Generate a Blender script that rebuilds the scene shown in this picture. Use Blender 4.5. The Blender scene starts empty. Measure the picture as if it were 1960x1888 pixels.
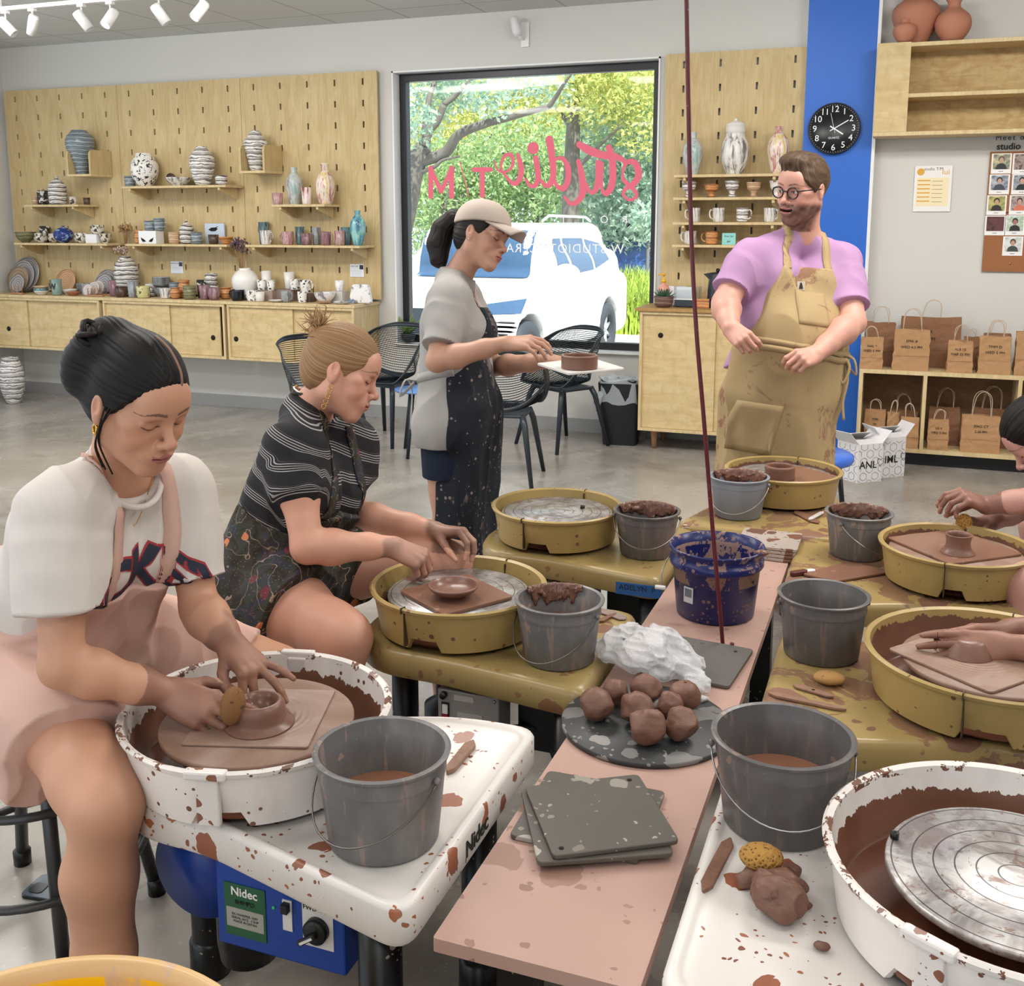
import bpy, bmesh, math, random
import numpy as np
from mathutils import Vector, Matrix, noise
from mathutils.bvhtree import BVHTree
C = bpy.context.scene.collection
PI = math.pi
rnd = random.Random(7)
# ---- the camera: eye height 1.55 m, pitched down and turned towards the corner ----
FPX, CXP, CYP, TH, PS, EH = 1995.0, 980.0, 755.0, math.atan(330/1995.0), math.radians(20.35), 1.55
FW = Vector((-math.sin(PS)*math.cos(TH), math.cos(PS)*math.cos(TH), -math.sin(TH)))
RT = Vector((math.cos(PS), math.sin(PS), 0)); UP = RT.cross(FW); EYE = Vector((0, 0, EH))
def ray(u, v): return FW + RT*((u-CXP)/FPX) - UP*((v-CYP)/FPX)
def Zp(u, v, z): d = ray(u, v); return EYE + d*((z-EH)/d.z)
def Yp(u, v, y): d = ray(u, v); return EYE + d*(y/d.y)
def Tp(u, v, t): return EYE + ray(u, v)*t
def scl(p): return ((Vector(p)-EYE).dot(FW))/FPX        # metres per pixel at a point

def srgb(h):
    if isinstance(h, (tuple, list)): return tuple(h)+((1.0,) if len(h) == 3 else ())
    h = h.lstrip('#'); o = []
    for i in (0, 2, 4):
        c = int(h[i:i+2], 16)/255; o.append(c/12.92 if c <= .04045 else ((c+.055)/1.055)**2.4)
    return tuple(o)+(1.0,)
# ---- node helper ----
class NT:
    def __init__(s, name):
        s.m = bpy.data.materials.new(name); s.m.use_nodes = True; s.t = s.m.node_tree
        s.b = s.t.nodes['Principled BSDF']; s.n = s.t.nodes; s._tc = None
    def add(s, typ, **kw):
        n = s.n.new(typ)
        for k, v in kw.items():
            if k in n.inputs: s.put(n.inputs[k], v)
            else: setattr(n, k, v)
        return n
    def put(s, inp, v):
        if isinstance(v, bpy.types.NodeSocket): s.t.links.new(v, inp)
        else: inp.default_value = v
    def co(s, which='Object'):
        if s._tc is None: s._tc = s.n.new('ShaderNodeTexCoord')
        return s._tc.outputs[which]
    def scale(s, vec, sc, loc=(0, 0, 0), rot=(0, 0, 0)):
        m = s.n.new('ShaderNodeMapping'); s.put(m.inputs['Vector'], vec); m.inputs['Scale'].default_value = sc
        m.inputs['Location'].default_value = loc; m.inputs['Rotation'].default_value = rot; return m.outputs[0]
    def noise(s, vec, sc=5, det=3, rough=.5, dist=0, out=0):
        n = s.n.new('ShaderNodeTexNoise'); s.put(n.inputs['Vector'], vec); n.inputs['Scale'].default_value = sc
        n.inputs['Detail'].default_value = det; n.inputs['Roughness'].default_value = rough; n.inputs['Distortion'].default_value = dist
        return n.outputs[out]
    def vor(s, vec, sc=5, feat='F1', out='Distance', rand=1):
        n = s.n.new('ShaderNodeTexVoronoi'); n.feature = feat; s.put(n.inputs['Vector'], vec); n.inputs['Scale'].default_value = sc
        n.inputs['Randomness'].default_value = rand; return n.outputs[out]
    def ramp(s, f, stops, interp='LINEAR'):
        n = s.n.new('ShaderNodeValToRGB'); s.put(n.inputs[0], f); r = n.color_ramp; r.interpolation = interp
        while len(r.elements) < len(stops): r.elements.new(.5)
        for e, (p, c) in zip(r.elements, stops):
            e.position = p; e.color = srgb(c) if not isinstance(c, float) else (c, c, c, 1)
        return n.outputs[0]
    def mix(s, f, a, b, bt='MIX'):
        n = s.n.new('ShaderNodeMix'); n.data_type = 'RGBA'; n.blend_type = bt
        s.put(n.inputs[0], f)
        for i, v in ((6, a), (7, b)): s.put(n.inputs[i], srgb(v) if isinstance(v, (str, tuple, list)) else v)
        return n.outputs[2]
    def math(s, op, a, b=0.0, c=None):
        n = s.n.new('ShaderNodeMath'); n.operation = op; s.put(n.inputs[0], a); s.put(n.inputs[1], b)
        if c is not None: s.put(n.inputs[2], c)
        return n.outputs[0]
    def step(s, f, lo, hi):
        n = s.n.new('ShaderNodeMapRange'); n.interpolation_type = 'SMOOTHSTEP'; s.put(n.inputs[0], f)
        n.inputs[1].default_value = lo; n.inputs[2].default_value = hi; return n.outputs[0]
    def xyz(s, vec):
        n = s.n.new('ShaderNodeSeparateXYZ'); s.put(n.inputs[0], vec); return n.outputs
    def attr(s, name, out=0):
        n = s.n.new('ShaderNodeAttribute'); n.attribute_name = name; return n.outputs[out]
    def bump(s, h, st=.3, d=.01):
        n = s.n.new('ShaderNodeBump'); n.inputs['Strength'].default_value = st; n.inputs['Distance'].default_value = d
        s.put(n.inputs['Height'], h); s.t.links.new(n.outputs[0], s.b.inputs['Normal']); return s
    def set(s, **kw):
        for k, v in kw.items():
            i = s.b.inputs[k.replace('_', ' ')]; s.put(i, srgb(v) if isinstance(v, str) else v)
        return s
def plain(name, col, rough=.5, metal=0., **kw):
    n = NT(name); n.set(Base_Color=srgb(col), Roughness=rough, Metallic=metal, **kw); return n.m
# ---- mesh builder ----
class MB:
    def __init__(s): s.v = []; s.f = []; s.mi = []; s.sm = []
    def add(s, vs, fs, mi=0, sm=True):
        o = len(s.v); s.v += [tuple(v) for v in vs]; s.f += [tuple(i+o for i in f) for f in fs]
        s.mi += [mi]*len(fs); s.sm += [sm]*len(fs); return s
    def box(s, c, d, rot=None, mi=0, bev=0.0):
        hx, hy, hz = d[0]/2, d[1]/2, d[2]/2; c = Vector(c)
        if bev <= 0:
            vs = [Vector((x, y, z)) for z in (-hz, hz) for y in (-hy, hy) for x in (-hx, hx)]
            fs = [(0, 2, 3, 1), (4, 5, 7, 6), (0, 1, 5, 4), (2, 6, 7, 3), (0, 4, 6, 2), (1, 3, 7, 5)]
        else:
            bm = bmesh.new(); bmesh.ops.create_cube(bm, size=1)
            for v in bm.verts: v.co = Vector((v.co.x*d[0], v.co.y*d[1], v.co.z*d[2]))
            bmesh.ops.bevel(bm, geom=bm.edges[:], offset=min(bev, min(d)*.45), segments=2, affect='EDGES', profile=.5)
            vs = [v.co.copy() for v in bm.verts]; bm.verts.index_update(); fs = [[v.index for v in f.verts] for f in bm.faces]; bm.free()
        M = rot.to_3x3() if isinstance(rot, Matrix) else (Matrix.Rotation(rot, 3, 'Z') if rot else Matrix.Identity(3))
        return s.add([M@v+c for v in vs], fs, mi, False)
    def lathe(s, prof, c=(0, 0, 0), seg=32, mi=0, sx=1, sy=1, M=None, sm=True, close=False):
        vs = []; fs = []; n = len(prof); c = Vector(c)
        for r, z in prof:
            for k in range(seg):
                a = 2*PI*k/seg; v = Vector((r*math.cos(a)*sx, r*math.sin(a)*sy, z)); vs.append((M@v if M else v)+c)
        for i in range(n-1+(1 if close else 0)):
            j = (i+1) % n
            for k in range(seg): l = (k+1) % seg; fs.append((i*seg+k, i*seg+l, j*seg+l, j*seg+k))
        if not close:
            if prof[0][0] > 1e-6: fs.append(tuple(range(seg-1, -1, -1)))
            if prof[-1][0] > 1e-6 and n > 2: fs.append(tuple((n-1)*seg+k for k in range(seg)))
        return s.add(vs, fs, mi, sm)
    def tube(s, pts, r, seg=8, mi=0, caps=True, closed=False, flat=1.0):
        P = [Vector(p) for p in pts]; n = len(P); R = r if isinstance(r, (list, tuple)) else [r]*n
        vs = []; fs = []; N = None
        for i in range(n):
            a = P[(i-1) % n] if (closed or i > 0) else P[i]; b = P[(i+1) % n] if (closed or i < n-1) else P[i]
            t = (b-a).normalized()
            if N is None: N = t.orthogonal().normalized()
            N = (N-t*N.dot(t));
            N = N.normalized() if N.length > 1e-6 else t.orthogonal().normalized()
            B = t.cross(N)
            for k in range(seg):
                an = 2*PI*k/seg; vs.append(P[i]+(N*math.cos(an)+B*math.sin(an)*flat)*R[i])
        for i in range(n if closed else n-1):
            j = (i+1) % n
            for k in range(seg): l = (k+1) % seg; fs.append((i*seg+k, i*seg+l, j*seg+l, j*seg+k))
        if caps and not closed: fs.append(tuple(range(seg-1, -1, -1))); fs.append(tuple((n-1)*seg+k for k in range(seg)))
        return s.add(vs, fs, mi, True)
    def prism(s, poly, z0, z1, mi=0, M=None, sm=False):
        n = len(poly); vs = [Vector((p[0], p[1], z0)) for p in poly]+[Vector((p[0], p[1], z1)) for p in poly]
        if M is not None: vs = [M@v for v in vs]
        fs = [tuple(range(n-1, -1, -1)), tuple(range(n, 2*n))]+[(i, (i+1) % n, n+(i+1) % n, n+i) for i in range(n)]
        return s.add(vs, fs, mi, sm)
    def sphere(s, c, r, seg=16, ring=10, mi=0, sc=(1, 1, 1), M=None):
        prof = [(max(1e-7, math.sin(PI*i/ring))*r, -math.cos(PI*i/ring)*r) for i in range(ring+1)]
        vs = []; fs = []; c = Vector(c)
        for rr, z in prof:
            for k in range(seg):
                a = 2*PI*k/seg; v = Vector((rr*math.cos(a)*sc[0], rr*math.sin(a)*sc[1], z*sc[2])); vs.append((M@v if M else v)+c)
        for i in range(ring):
            for k in range(seg): l = (k+1) % seg; fs.append((i*seg+k, i*seg+l, (i+1)*seg+l, (i+1)*seg+k))
        return s.add(vs, fs, mi)
    def grid(s, fn, nu, nv, mi=0, cu=False):
        vs = [fn(i/nu if cu else i/(nu), j/nv) for j in range(nv+1) for i in range(nu+(0 if cu else 1))]
        w = nu if cu else nu+1; fs = []
        for j in range(nv):
            for i in range(nu): k = (i+1) % w if cu else i+1; fs.append((j*w+i, j*w+k, (j+1)*w+k, (j+1)*w+i))
        return s.add(vs, fs, mi)
    def mesh(s, name, mats):
        me = bpy.data.meshes.new(name); me.from_pydata(s.v, [], s.f)
        for m in (mats if isinstance(mats, (list, tuple)) else [mats]): me.materials.append(m)
        me.polygons.foreach_set('material_index', s.mi); me.polygons.foreach_set('use_smooth', s.sm)
        me.validate(); me.update(); return me
    def obj(s, name, mats, parent=None, loc=None, rz=0, weld=False):
        me = s.mesh(name, mats); o = bpy.data.objects.new(name, me); C.objects.link(o)
        if parent is not None: o.parent = parent
        if loc is not None: o.location = loc
        if rz: o.rotation_euler = (0, 0, rz)
        return o
def tag(o, label=None, cat=None, group=None, kind=None):
    if label: o['label'] = label
    if cat: o['category'] = cat
    if group: o['group'] = group
    if kind: o['kind'] = kind
    return o
def thing(name, label, cat, loc=(0, 0, 0), rz=0, group=None):
    o = bpy.data.objects.new(name, None); C.objects.link(o); o.location = loc; o.rotation_euler = (0, 0, rz)
    o.empty_display_size = .05
    return tag(o, label, cat, group)
def dup(root, loc, rz, label, group=None):
    def cp(o, par):
        c = o.copy(); C.objects.link(c)
        if par is not None: c.parent = par
        for ch in list(o.children): cp(ch, c)
        return c
    r = cp(root, None); r.location = loc; r.rotation_euler = (0, 0, rz); r['label'] = label
    if group: r['group'] = group
    return r
def sharp(o, ang=35):
    o.data.set_sharp_from_angle(angle=math.radians(ang)); return o
def bevel(o, w=.003, seg=2, ang=30):
    m = o.modifiers.new('bevel', 'BEVEL'); m.width = w; m.segments = seg; m.limit_method = 'ANGLE'; m.angle_limit = math.radians(ang); return o
def solid(o, t, off=-1):
    m = o.modifiers.new('solid', 'SOLIDIFY'); m.thickness = t; m.offset = off; return o
def subd(o, n=1):
    m = o.modifiers.new('sub', 'SUBSURF'); m.levels = n; m.render_levels = n; return o
def disp(o, scale, strength, seed=0):     # noise displacement baked into the vertices
    me = o.data; me.update()
    for v in me.vertices:
        p = v.co*scale+Vector((seed, seed*1.7, 0)); v.co += v.normal*(noise.noise(p)*strength+noise.noise(p*2.3)*strength*.4)
    me.update(); return o
def rrect(w, h, r, n=5, cx=0, cy=0):
    out = []
    for sx, sy, a0 in ((1, 1, 0), (-1, 1, 90), (-1, -1, 180), (1, -1, 270)):
        for k in range(n+1):
            a = math.radians(a0+90*k/n); out.append((cx+sx*(w/2-r)+r*math.cos(a), cy+sy*(h/2-r)+r*math.sin(a)))
    return out
def roundpoly(P, r, n=5):
    out = []; m = len(P)
    for i in range(m):
        p = Vector(P[i]); a = (Vector(P[i-1])-p); b = (Vector(P[(i+1) % m])-p)
        rr = r[i] if isinstance(r, (list, tuple)) else r
        la = min(rr, a.length*.49); lb = min(rr, b.length*.49); A = p+a.normalized()*la; B = p+b.normalized()*lb
        for k in range(n+1):
            t = k/n; q = A*(1-t)**2+p*2*t*(1-t)+B*t*t; out.append((q.x, q.y))
    return out
def text(s, size, mat, name, parent=None, M=None, ext=0.0006, mirror=False, align='CENTER', sx=1.0, spacing=1.0, bold=0.0):
    cu = bpy.data.curves.new(name, 'FONT'); cu.body = s; cu.size = size; cu.align_x = align; cu.align_y = 'CENTER'
    cu.extrude = ext; cu.space_character = spacing; cu.offset = bold; cu.resolution_u = 4
    ob = bpy.data.objects.new(name, cu); dg = bpy.context.evaluated_depsgraph_get(); C.objects.link(ob)
    dg.update(); me = bpy.data.meshes.new_from_object(ob.evaluated_get(dg)); C.objects.unlink(ob); bpy.data.objects.remove(ob)
    me.name = name; me.materials.clear(); me.materials.append(mat)
    S = Matrix.Diagonal((-sx if mirror else sx, 1, 1, 1)); me.transform(S)
    if mirror: me.flip_normals()
    if M is not None: me.transform(M)
    o = bpy.data.objects.new(name, me); C.objects.link(o)
    if parent is not None: o.parent = parent
    return o
def frameM(o, x, y):      # matrix with origin o, x and y axes
    x = Vector(x).normalized(); z = x.cross(Vector(y)).normalized(); y = z.cross(x)
    M = Matrix((x, y, z)).transposed().to_4x4(); M.translation = Vector(o); return M
FRONT = lambda o: frameM(o, (1, 0, 0), (0, 0, 1))       # lettering that faces -Y
# ---- bodies and soft shapes: smooth unions of tapered capsules and ellipsoids, meshed with surface nets ----
class SDF:
    def __init__(s): s.p = []
    def cone(s, a, b, r1, r2, k=.02, op='u', tag=0): s.p.append(('c', np.array(a, float), np.array(b, float), r1, r2, k, op, tag)); return s
    def chain(s, pts, rs, k=.02, op='u', tag=0):
        for i in range(len(pts)-1): s.cone(pts[i], pts[i+1], rs[i], rs[i+1], k, op, tag)
        return s
    def ell(s, c, r, M=None, k=.02, op='u', tag=0):
        R = np.array(M.to_3x3() if M is not None else Matrix.Identity(3), float); s.p.append(('e', np.array(c, float), R, np.array(r, float), 0, k, op, tag)); return s
    def half(s, p, n, k=.004, op='s', tag=0):   # removes the side the normal points to
        n = np.array(n, float); n /= np.linalg.norm(n); s.p.append(('h', np.array(p, float), n, 0, 0, k, op, tag)); return s
    def box(s, c, h, M=None, r=.01, k=.01, op='u', tag=0):
        R = np.array(M.to_3x3() if M is not None else Matrix.Identity(3), float); s.p.append(('b', np.array(c, float), R, np.array(h, float), r, k, op, tag)); return s
    def tube(s, a, b, r1, r2, k=.02, op='u'): s.p.append(('f', np.array(a, float), np.array(b, float), r1, r2, k, op, 0)); return s
    def group(s, g, k=.004, op='u'): s.p.append(('g', g, 0, 0, 0, k, op, 0)); return s
    def wave(s, fn): s.p.append(('w', fn, 0, 0, 0, 0, 'w', 0)); return s
    def prim(s, q, P):
        t = q[0]
        if t == 'c':
            a, b, r1, r2 = q[1:5]; ba = b-a; h = np.clip(((P-a)@ba)/max(1e-12, ba@ba), 0, 1)
            return np.linalg.norm(P-a-h[:, None]*ba, axis=1)-(r1+(r2-r1)*h)
        if t == 'e':
            L = (P-q[1])@q[2]; r = q[3]; k0 = np.linalg.norm(L/r, axis=1); k1 = np.linalg.norm(L/(r*r), axis=1)
            return k0*(k0-1)/np.maximum(k1, 1e-9)
        if t == 'b':
            L = np.abs((P-q[1])@q[2])-q[3]+q[4]; return np.linalg.norm(np.maximum(L, 0), axis=1)+np.minimum(L.max(1), 0)-q[4]
        if t == 'f':
            a, b, r1, r2 = q[1:5]; L = np.linalg.norm(b-a); ax_ = (b-a)/L; h = (P-a)@ax_; rad = np.linalg.norm(P-a-h[:, None]*ax_, axis=1)-(r1+(r2-r1)*np.clip(h/L, 0, 1)); e = np.maximum(-h, h-L)+.003
            rad = rad+.003; return np.minimum(np.maximum(rad, e), 0)+np.hypot(np.maximum(rad, 0), np.maximum(e, 0))-.003
        if t == 'g': return q[1].ev(P, s.mg)
        if t == 'h': return -((P-q[1])@q[2])
    def bound(s, q):
        if q[0] in 'cf': return (q[1]+q[2])/2, np.linalg.norm(q[1]-q[2])/2+max(q[3], q[4])
        if q[0] == 'e': return q[1], q[3].max()
        if q[0] == 'b': return q[1], np.linalg.norm(q[3])
        return None
    def ev(s, P, mg=.02):
        f = np.full(len(P), 9.0); s.mg = mg
        for q in s.p:
            if q[6] == 'w': f = f+q[1](P); continue
            b = s.bound(q); k = q[5]
            if b is not None:
                idx = np.nonzero(((P-b[0])**2).sum(1) < (b[1]+mg+k)**2)[0]
                if len(idx) == 0: continue
                d = s.prim(q, P[idx]); g = f[idx]
            else: idx = slice(None); d = s.prim(q, P); g = f
            if q[6] == 'u':
                h = np.maximum(k-np.abs(d-g), 0)/max(k, 1e-9); f[idx] = np.minimum(d, g)-h*h*k*.25
            else:      # smooth subtraction
                d = -d; h = np.maximum(k-np.abs(d-g), 0)/max(k, 1e-9); f[idx] = np.maximum(d, g)+h*h*k*.25
        return f
    def bounds(s):
        lo = np.full(3, 9e9); hi = -lo
        for q in s.p:
            if q[6] != 'u': continue
            if q[0] == 'g': a_, b_ = q[1].bounds(); lo = np.minimum(lo, a_); hi = np.maximum(hi, b_); continue
            c, r = s.bound(q); lo = np.minimum(lo, c-r-.02); hi = np.maximum(hi, c+r+.02)
        return lo, hi
    def net(s, h, lo=None, hi=None):
        if lo is None: lo, hi = s.bounds()
        lo = np.array(lo, float); hi = np.array(hi, float); B = 4; H = h*B
        n = np.maximum(2, np.ceil((hi-lo)/H).astype(int)+1)
        ax = [lo[i]+(np.arange(n[i])+.5)*H for i in range(3)]
        G = np.stack(np.meshgrid(*ax, indexing='ij'), -1).reshape(-1, 3)
        fc = s.ev(G, H*2+.02).reshape(n)
        F = fc.repeat(B, 0).repeat(B, 1).repeat(B, 2)
        near = (np.abs(fc) < H*1.5).repeat(B, 0).repeat(B, 1).repeat(B, 2)
        I = np.argwhere(near); P = lo+(I+.5)*h
        out = np.empty(len(P))
        for a in range(0, len(P), 400000): out[a:a+400000] = s.ev(P[a:a+400000], h*8)
        F[near] = out
        ins = F < 0; N = np.array(F.shape)
        cs = np.zeros(N-1, int)
        for dx in (0, 1):
            for dy in (0, 1):
                for dz in (0, 1): cs += ins[dx:N[0]-1+dx, dy:N[1]-1+dy, dz:N[2]-1+dz]
        A = np.argwhere((cs > 0) & (cs < 8)); idm = np.full(N-1, -1, int); idm[tuple(A.T)] = np.arange(len(A))
        S = np.zeros((len(A), 3)); cnt = np.zeros(len(A)); cor = [np.array((x, y, z)) for x in (0, 1) for y in (0, 1) for z in (0, 1)]
        for a in cor:
            for d in range(3):
                if a[d]: continue
                b = a.copy(); b[d] = 1
                fa = F[tuple((A+a).T)]; fb = F[tuple((A+b).T)]; m = (fa < 0) != (fb < 0)
                t = np.where(m, fa/np.where(m, fa-fb, 1), 0); q = A+a+0.0; q[:, d] += t; S[m] += q[m]; cnt[m] += 1
        V = lo+(S/cnt[:, None]+.5)*h
        quads = []
        for d in range(3):
            e1, e2 = (d+1) % 3, (d+2) % 3
            sl0 = [slice(None)]*3; sl1 = [slice(None)]*3; sl0[d] = slice(0, -1); sl1[d] = slice(1, None)
            ch = ins[tuple(sl0)] != ins[tuple(sl1)]; E = np.argwhere(ch)
            E = E[(E[:, e1] > 0) & (E[:, e2] > 0) & (E[:, e1] < N[e1]-1) & (E[:, e2] < N[e2]-1)]
            if len(E) == 0: continue
            def cell(o1, o2):
                c = E.copy(); c[:, e1] -= o1; c[:, e2] -= o2; return idm[tuple(c.T)]
            Q = np.stack([cell(1, 1), cell(0, 1), cell(0, 0), cell(1, 0)], 1)
            fl = ~ins[tuple(E.T)]; Q[fl] = Q[fl][:, ::-1]; quads.append(Q)
        Q = np.concatenate(quads) if quads else np.zeros((0, 4), int); Q = Q[(Q >= 0).all(1)]
        return V, Q
    def grad(s, V, e=.0015):
        g = np.stack([s.ev(V+np.eye(3)[i]*e, .05)-s.ev(V-np.eye(3)[i]*e, .05) for i in range(3)], 1)
        return g/np.maximum(np.linalg.norm(g, axis=1), 1e-9)[:, None]
def sdf_obj(name, S, h, mat, parent=None, fine=(), color=None, attrs=None, relax=1):
    """fine: list of (lo, hi, h) boxes meshed at a finer pitch and stitched into the same mesh"""
    V, Q = S.net(h); parts = []
    if len(fine):
        cen = V[Q].mean(1); keep = np.ones(len(Q), bool)
        for lo, hi, hh in fine:
            keep &= ~((cen > np.array(lo)+h*.8) & (cen < np.array(hi)-h*.8)).all(1)
        Q = Q[keep]
    parts.append((V, Q))
    for lo, hi, hh in fine: parts.append(S.net(hh, lo, hi))
    Vs = []; Qs = []; o = 0
    for V, Q in parts:
        used = np.unique(Q); mp = np.full(len(V), -1); mp[used] = np.arange(len(used)); Vs.append(V[used]); Qs.append(mp[Q]+o); o += len(used)
    V = np.concatenate(Vs); Q = np.concatenate(Qs)
    g = S.grad(V); f = S.ev(V, .05); V = V-g*np.clip(f, -h*.6, h*.6)[:, None]
    me = bpy.data.meshes.new(name); me.vertices.add(len(V)); me.vertices.foreach_set('co', V.ravel().astype(np.float32))
    me.loops.add(len(Q)*4); me.loops.foreach_set('vertex_index', Q.ravel().astype(np.int32)); me.polygons.add(len(Q))
    me.polygons.foreach_set('loop_start', np.arange(0, len(Q)*4, 4, dtype=np.int32)); me.update(calc_edges=True)
    me.polygons.foreach_set('use_smooth', np.ones(len(Q), bool)); me.materials.append(mat)
    if color is not None:
        a = me.color_attributes.new('Col', 'FLOAT_COLOR', 'POINT'); c = np.ones((len(V), 4), np.float32); c[:, :3] = color(V, g); a.data.foreach_set('color', c.ravel())
    for nm, fn in (attrs or {}).items():
        a = me.attributes.new(nm, 'FLOAT', 'POINT'); a.data.foreach_set('value', fn(V).astype(np.float32))
    try: me.normals_split_custom_set_from_vertices(g.tolist())
    except Exception: pass
    o = bpy.data.objects.new(name, me); C.objects.link(o)
    if parent is not None: o.parent = parent
    return o
def lin(h): return np.array(srgb(h)[:3])
def sstep(x, a, b): t = np.clip((x-a)/(b-a), 0, 1); return t*t*(3-2*t)
_rs = np.random.RandomState(3); _W = _rs.normal(size=(24, 3)); _PH = _rs.uniform(0, 6.28, 24)
def wn(P, sc, o=0, n=8):       # cheap smooth vector noise built of plane waves
    r = np.zeros(len(P))
    for i in range(n): r += np.sin((P@_W[(i+o) % 24])*sc+_PH[(i+o) % 24]+o)
    return r/math.sqrt(n)
LK = 1.12
# ================= materials =================
def wood(name, a='c9ae78', b='b39459', sc=(1.2, 1.2, .25), rough=.55, axis='z'):
    n = NT(name); o = n.co(); g = n.noise(n.scale(o, (9*sc[0], 9*sc[1], 9*sc[2])), 1.6, 4, .6, 1.2)
    h = n.noise(n.scale(o, (60*sc[0], 60*sc[1], 60*sc[2]*.12)), 1.5, 2, .5)
    c = n.mix(n.step(g, .3, .72), a, b); c = n.mix(n.math('MULTIPLY', n.step(h, .45, .75), .22), c, '8f7340')
    n.set(Base_Color=c, Roughness=rough, Specular_IOR_Level=.3); return n.m
def spotted(name, base, spots, dens=9, thr=.16, size=1.0, rough=.45, fine=True, second=None, cover=.5, top=True, metal=0.0, dusty=None, streak=None):
    """plastic, board or metal with dried drips and spatters of clay"""
    n = NT(name); o = n.co(); w = n.noise(o, 14, 3, .6, 0, 1)
    wv = n.n.new('ShaderNodeVectorMath'); wv.operation = 'MULTIPLY_ADD'; n.put(wv.inputs[0], w); wv.inputs[1].default_value = (.05, .05, .05); n.put(wv.inputs[2], o)
    v = n.vor(wv.outputs[0], dens); r = n.vor(wv.outputs[0], dens, out='Color'); rr = n.xyz(r)
    f = n.math('LESS_THAN', v, n.math('MULTIPLY', n.math('POWER', rr[0], 1.3), thr*2.6*size))
    f = n.math('MULTIPLY', f, n.math('LESS_THAN', n.noise(o, 3.1, 2, .5), cover+.06))
    if fine:
        v2 = n.vor(wv.outputs[0], dens*5.5); r2 = n.xyz(n.vor(wv.outputs[0], dens*5.5, out='Color'))
        f2 = n.math('MULTIPLY', n.math('LESS_THAN', v2, n.math('MULTIPLY', n.math('POWER', r2[1], 3.0), .42)), n.math('LESS_THAN', n.noise(o, 5.3, 2, .6), cover+.02))
        f = n.math('MAXIMUM', f, f2)
    c = srgb(base)
    cb = n.mix(n.noise(o, 5, 4, .6), c, tuple(x*.86 for x in c[:3])+(1,))
    if dusty: cb = n.mix(n.step(n.noise(n.scale(o, (1, 1, .35)), 9, 4, .65), .48, .75), cb, dusty)
    if streak: cb = n.mix(n.math('MULTIPLY', n.step(n.noise(n.scale(o, (1, 1, .07)), 42, 3, .7), .56, .63), .75), cb, streak)
    sp = n.mix(n.xyz(r)[1], spots, second or spots)
    n.set(Base_Color=n.mix(f, cb, sp), Roughness=rough, Metallic=metal); n.bump(f, .25, .0015); return n.m
def concrete():
    n = NT('polished_concrete'); o = n.co(); a = n.noise(n.scale(o, (1, .8, 1)), .9, 6, .62, 1.4); b = n.noise(o, 2.6, 5, .65, .6); d = n.noise(o, 38, 3, .6)
    c = n.mix(n.step(a, .3, .7), '857f78', 'aaa49c'); c = n.mix(n.math('MULTIPLY', n.step(b, .45, .75), .3), c, 'c0bbb4')
    c = n.mix(n.math('MULTIPLY', n.step(n.noise(o, 1.3, 5, .65, .9), .5, .75), .35), c, '6c635b'); c = n.mix(n.math('MULTIPLY', n.step(d, .62, .72), .3), c, 'd0ccc8')
    n.set(Base_Color=c, Roughness=n.ramp(b, [(.3, .17), (.75, .36)]), Specular_IOR_Level=.55); n.bump(n.noise(o, 2.2, 3, .5), .06, .01); return n.m
def paint(name, col, rough=.7):
    n = NT(name); o = n.co(); n.set(Base_Color=n.mix(n.noise(o, 1.1, 3, .5), col, tuple(x*.95 for x in srgb(col)[:3])+(1,)), Roughness=rough); n.bump(n.noise(o, 160, 2, .5), .05, .002); return n.m
M = {}
M['wall'] = paint('wall_paint', 'd6d4cf'); M['white'] = plain('white_paint', 'ebebea', .45); M['blue'] = paint('blue_paint', '2168cc', .45)
M['base'] = plain('baseboard_grey', '9b9a99', .5); M['floor'] = concrete()
M['ply'] = wood('birch_plywood', 'd2bc8f', 'c4ab7b'); M['plyd'] = wood('birch_plywood_edge', 'dcc79b', 'cdb385'); M['plyh'] = wood('birch_door', 'dac394', 'ccb281', (.25, 1.2, 1.2))
M['dark'] = plain('dark_recess', '1c1815', .9); M['black'] = plain('black_plastic', '14161a', .42); M['blackm'] = spotted('black_spattered', '0d0d0f', '9a8f88', 16, .05, 1, .35, cover=.42)
M['charcoal'] = plain('charcoal_plastic', '20262c', .38); M['steel'] = plain('steel', 'a9a9ab', .28, 1.0); M['wire'] = plain('wire', '77736f', .35, 1.0)
M['wbul'] = plain('white_metal', 'e6e6e6', .35)
def ceilmat():
    n = NT('ceiling_tile'); o = n.co(); x = n.xyz(o)
    def line(c, per, off): f = n.math('PINGPONG', n.math('ADD', c, off), per/2); return n.math('LESS_THAN', f, .007)
    f = n.math('MAXIMUM', line(x[0], .61, 2.93), line(x[1], 1.22, .31))
    n.set(Base_Color=n.mix(f, n.mix(n.noise(o, 90, 2, .6), 'd4d6d3', 'c8cac7'), 'a9aaa8'), Roughness=.85); return n.m
M['ceil'] = ceilmat()
def glassmat(name='window_glass', tint=(.96, .99, 1, 1), refl=.1):
    n = NT(name); t = n.t; tr = n.n.new('ShaderNodeBsdfTransparent'); tr.inputs[0].default_value = tint
    gl = n.n.new('ShaderNodeBsdfGlossy'); gl.inputs['Roughness'].default_value = .03; fr = n.n.new('ShaderNodeFresnel'); fr.inputs[0].default_value = 1.45
    mx = n.n.new('ShaderNodeMixShader'); t.links.new(n.math('MULTIPLY', fr.outputs[0], refl*3.5), mx.inputs[0]); t.links.new(tr.outputs[0], mx.inputs[1]); t.links.new(gl.outputs[0], mx.inputs[2])
    t.links.new(mx.outputs[0], n.n['Material Output'].inputs['Surface']); return n.m
M['glass'] = glassmat()
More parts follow.
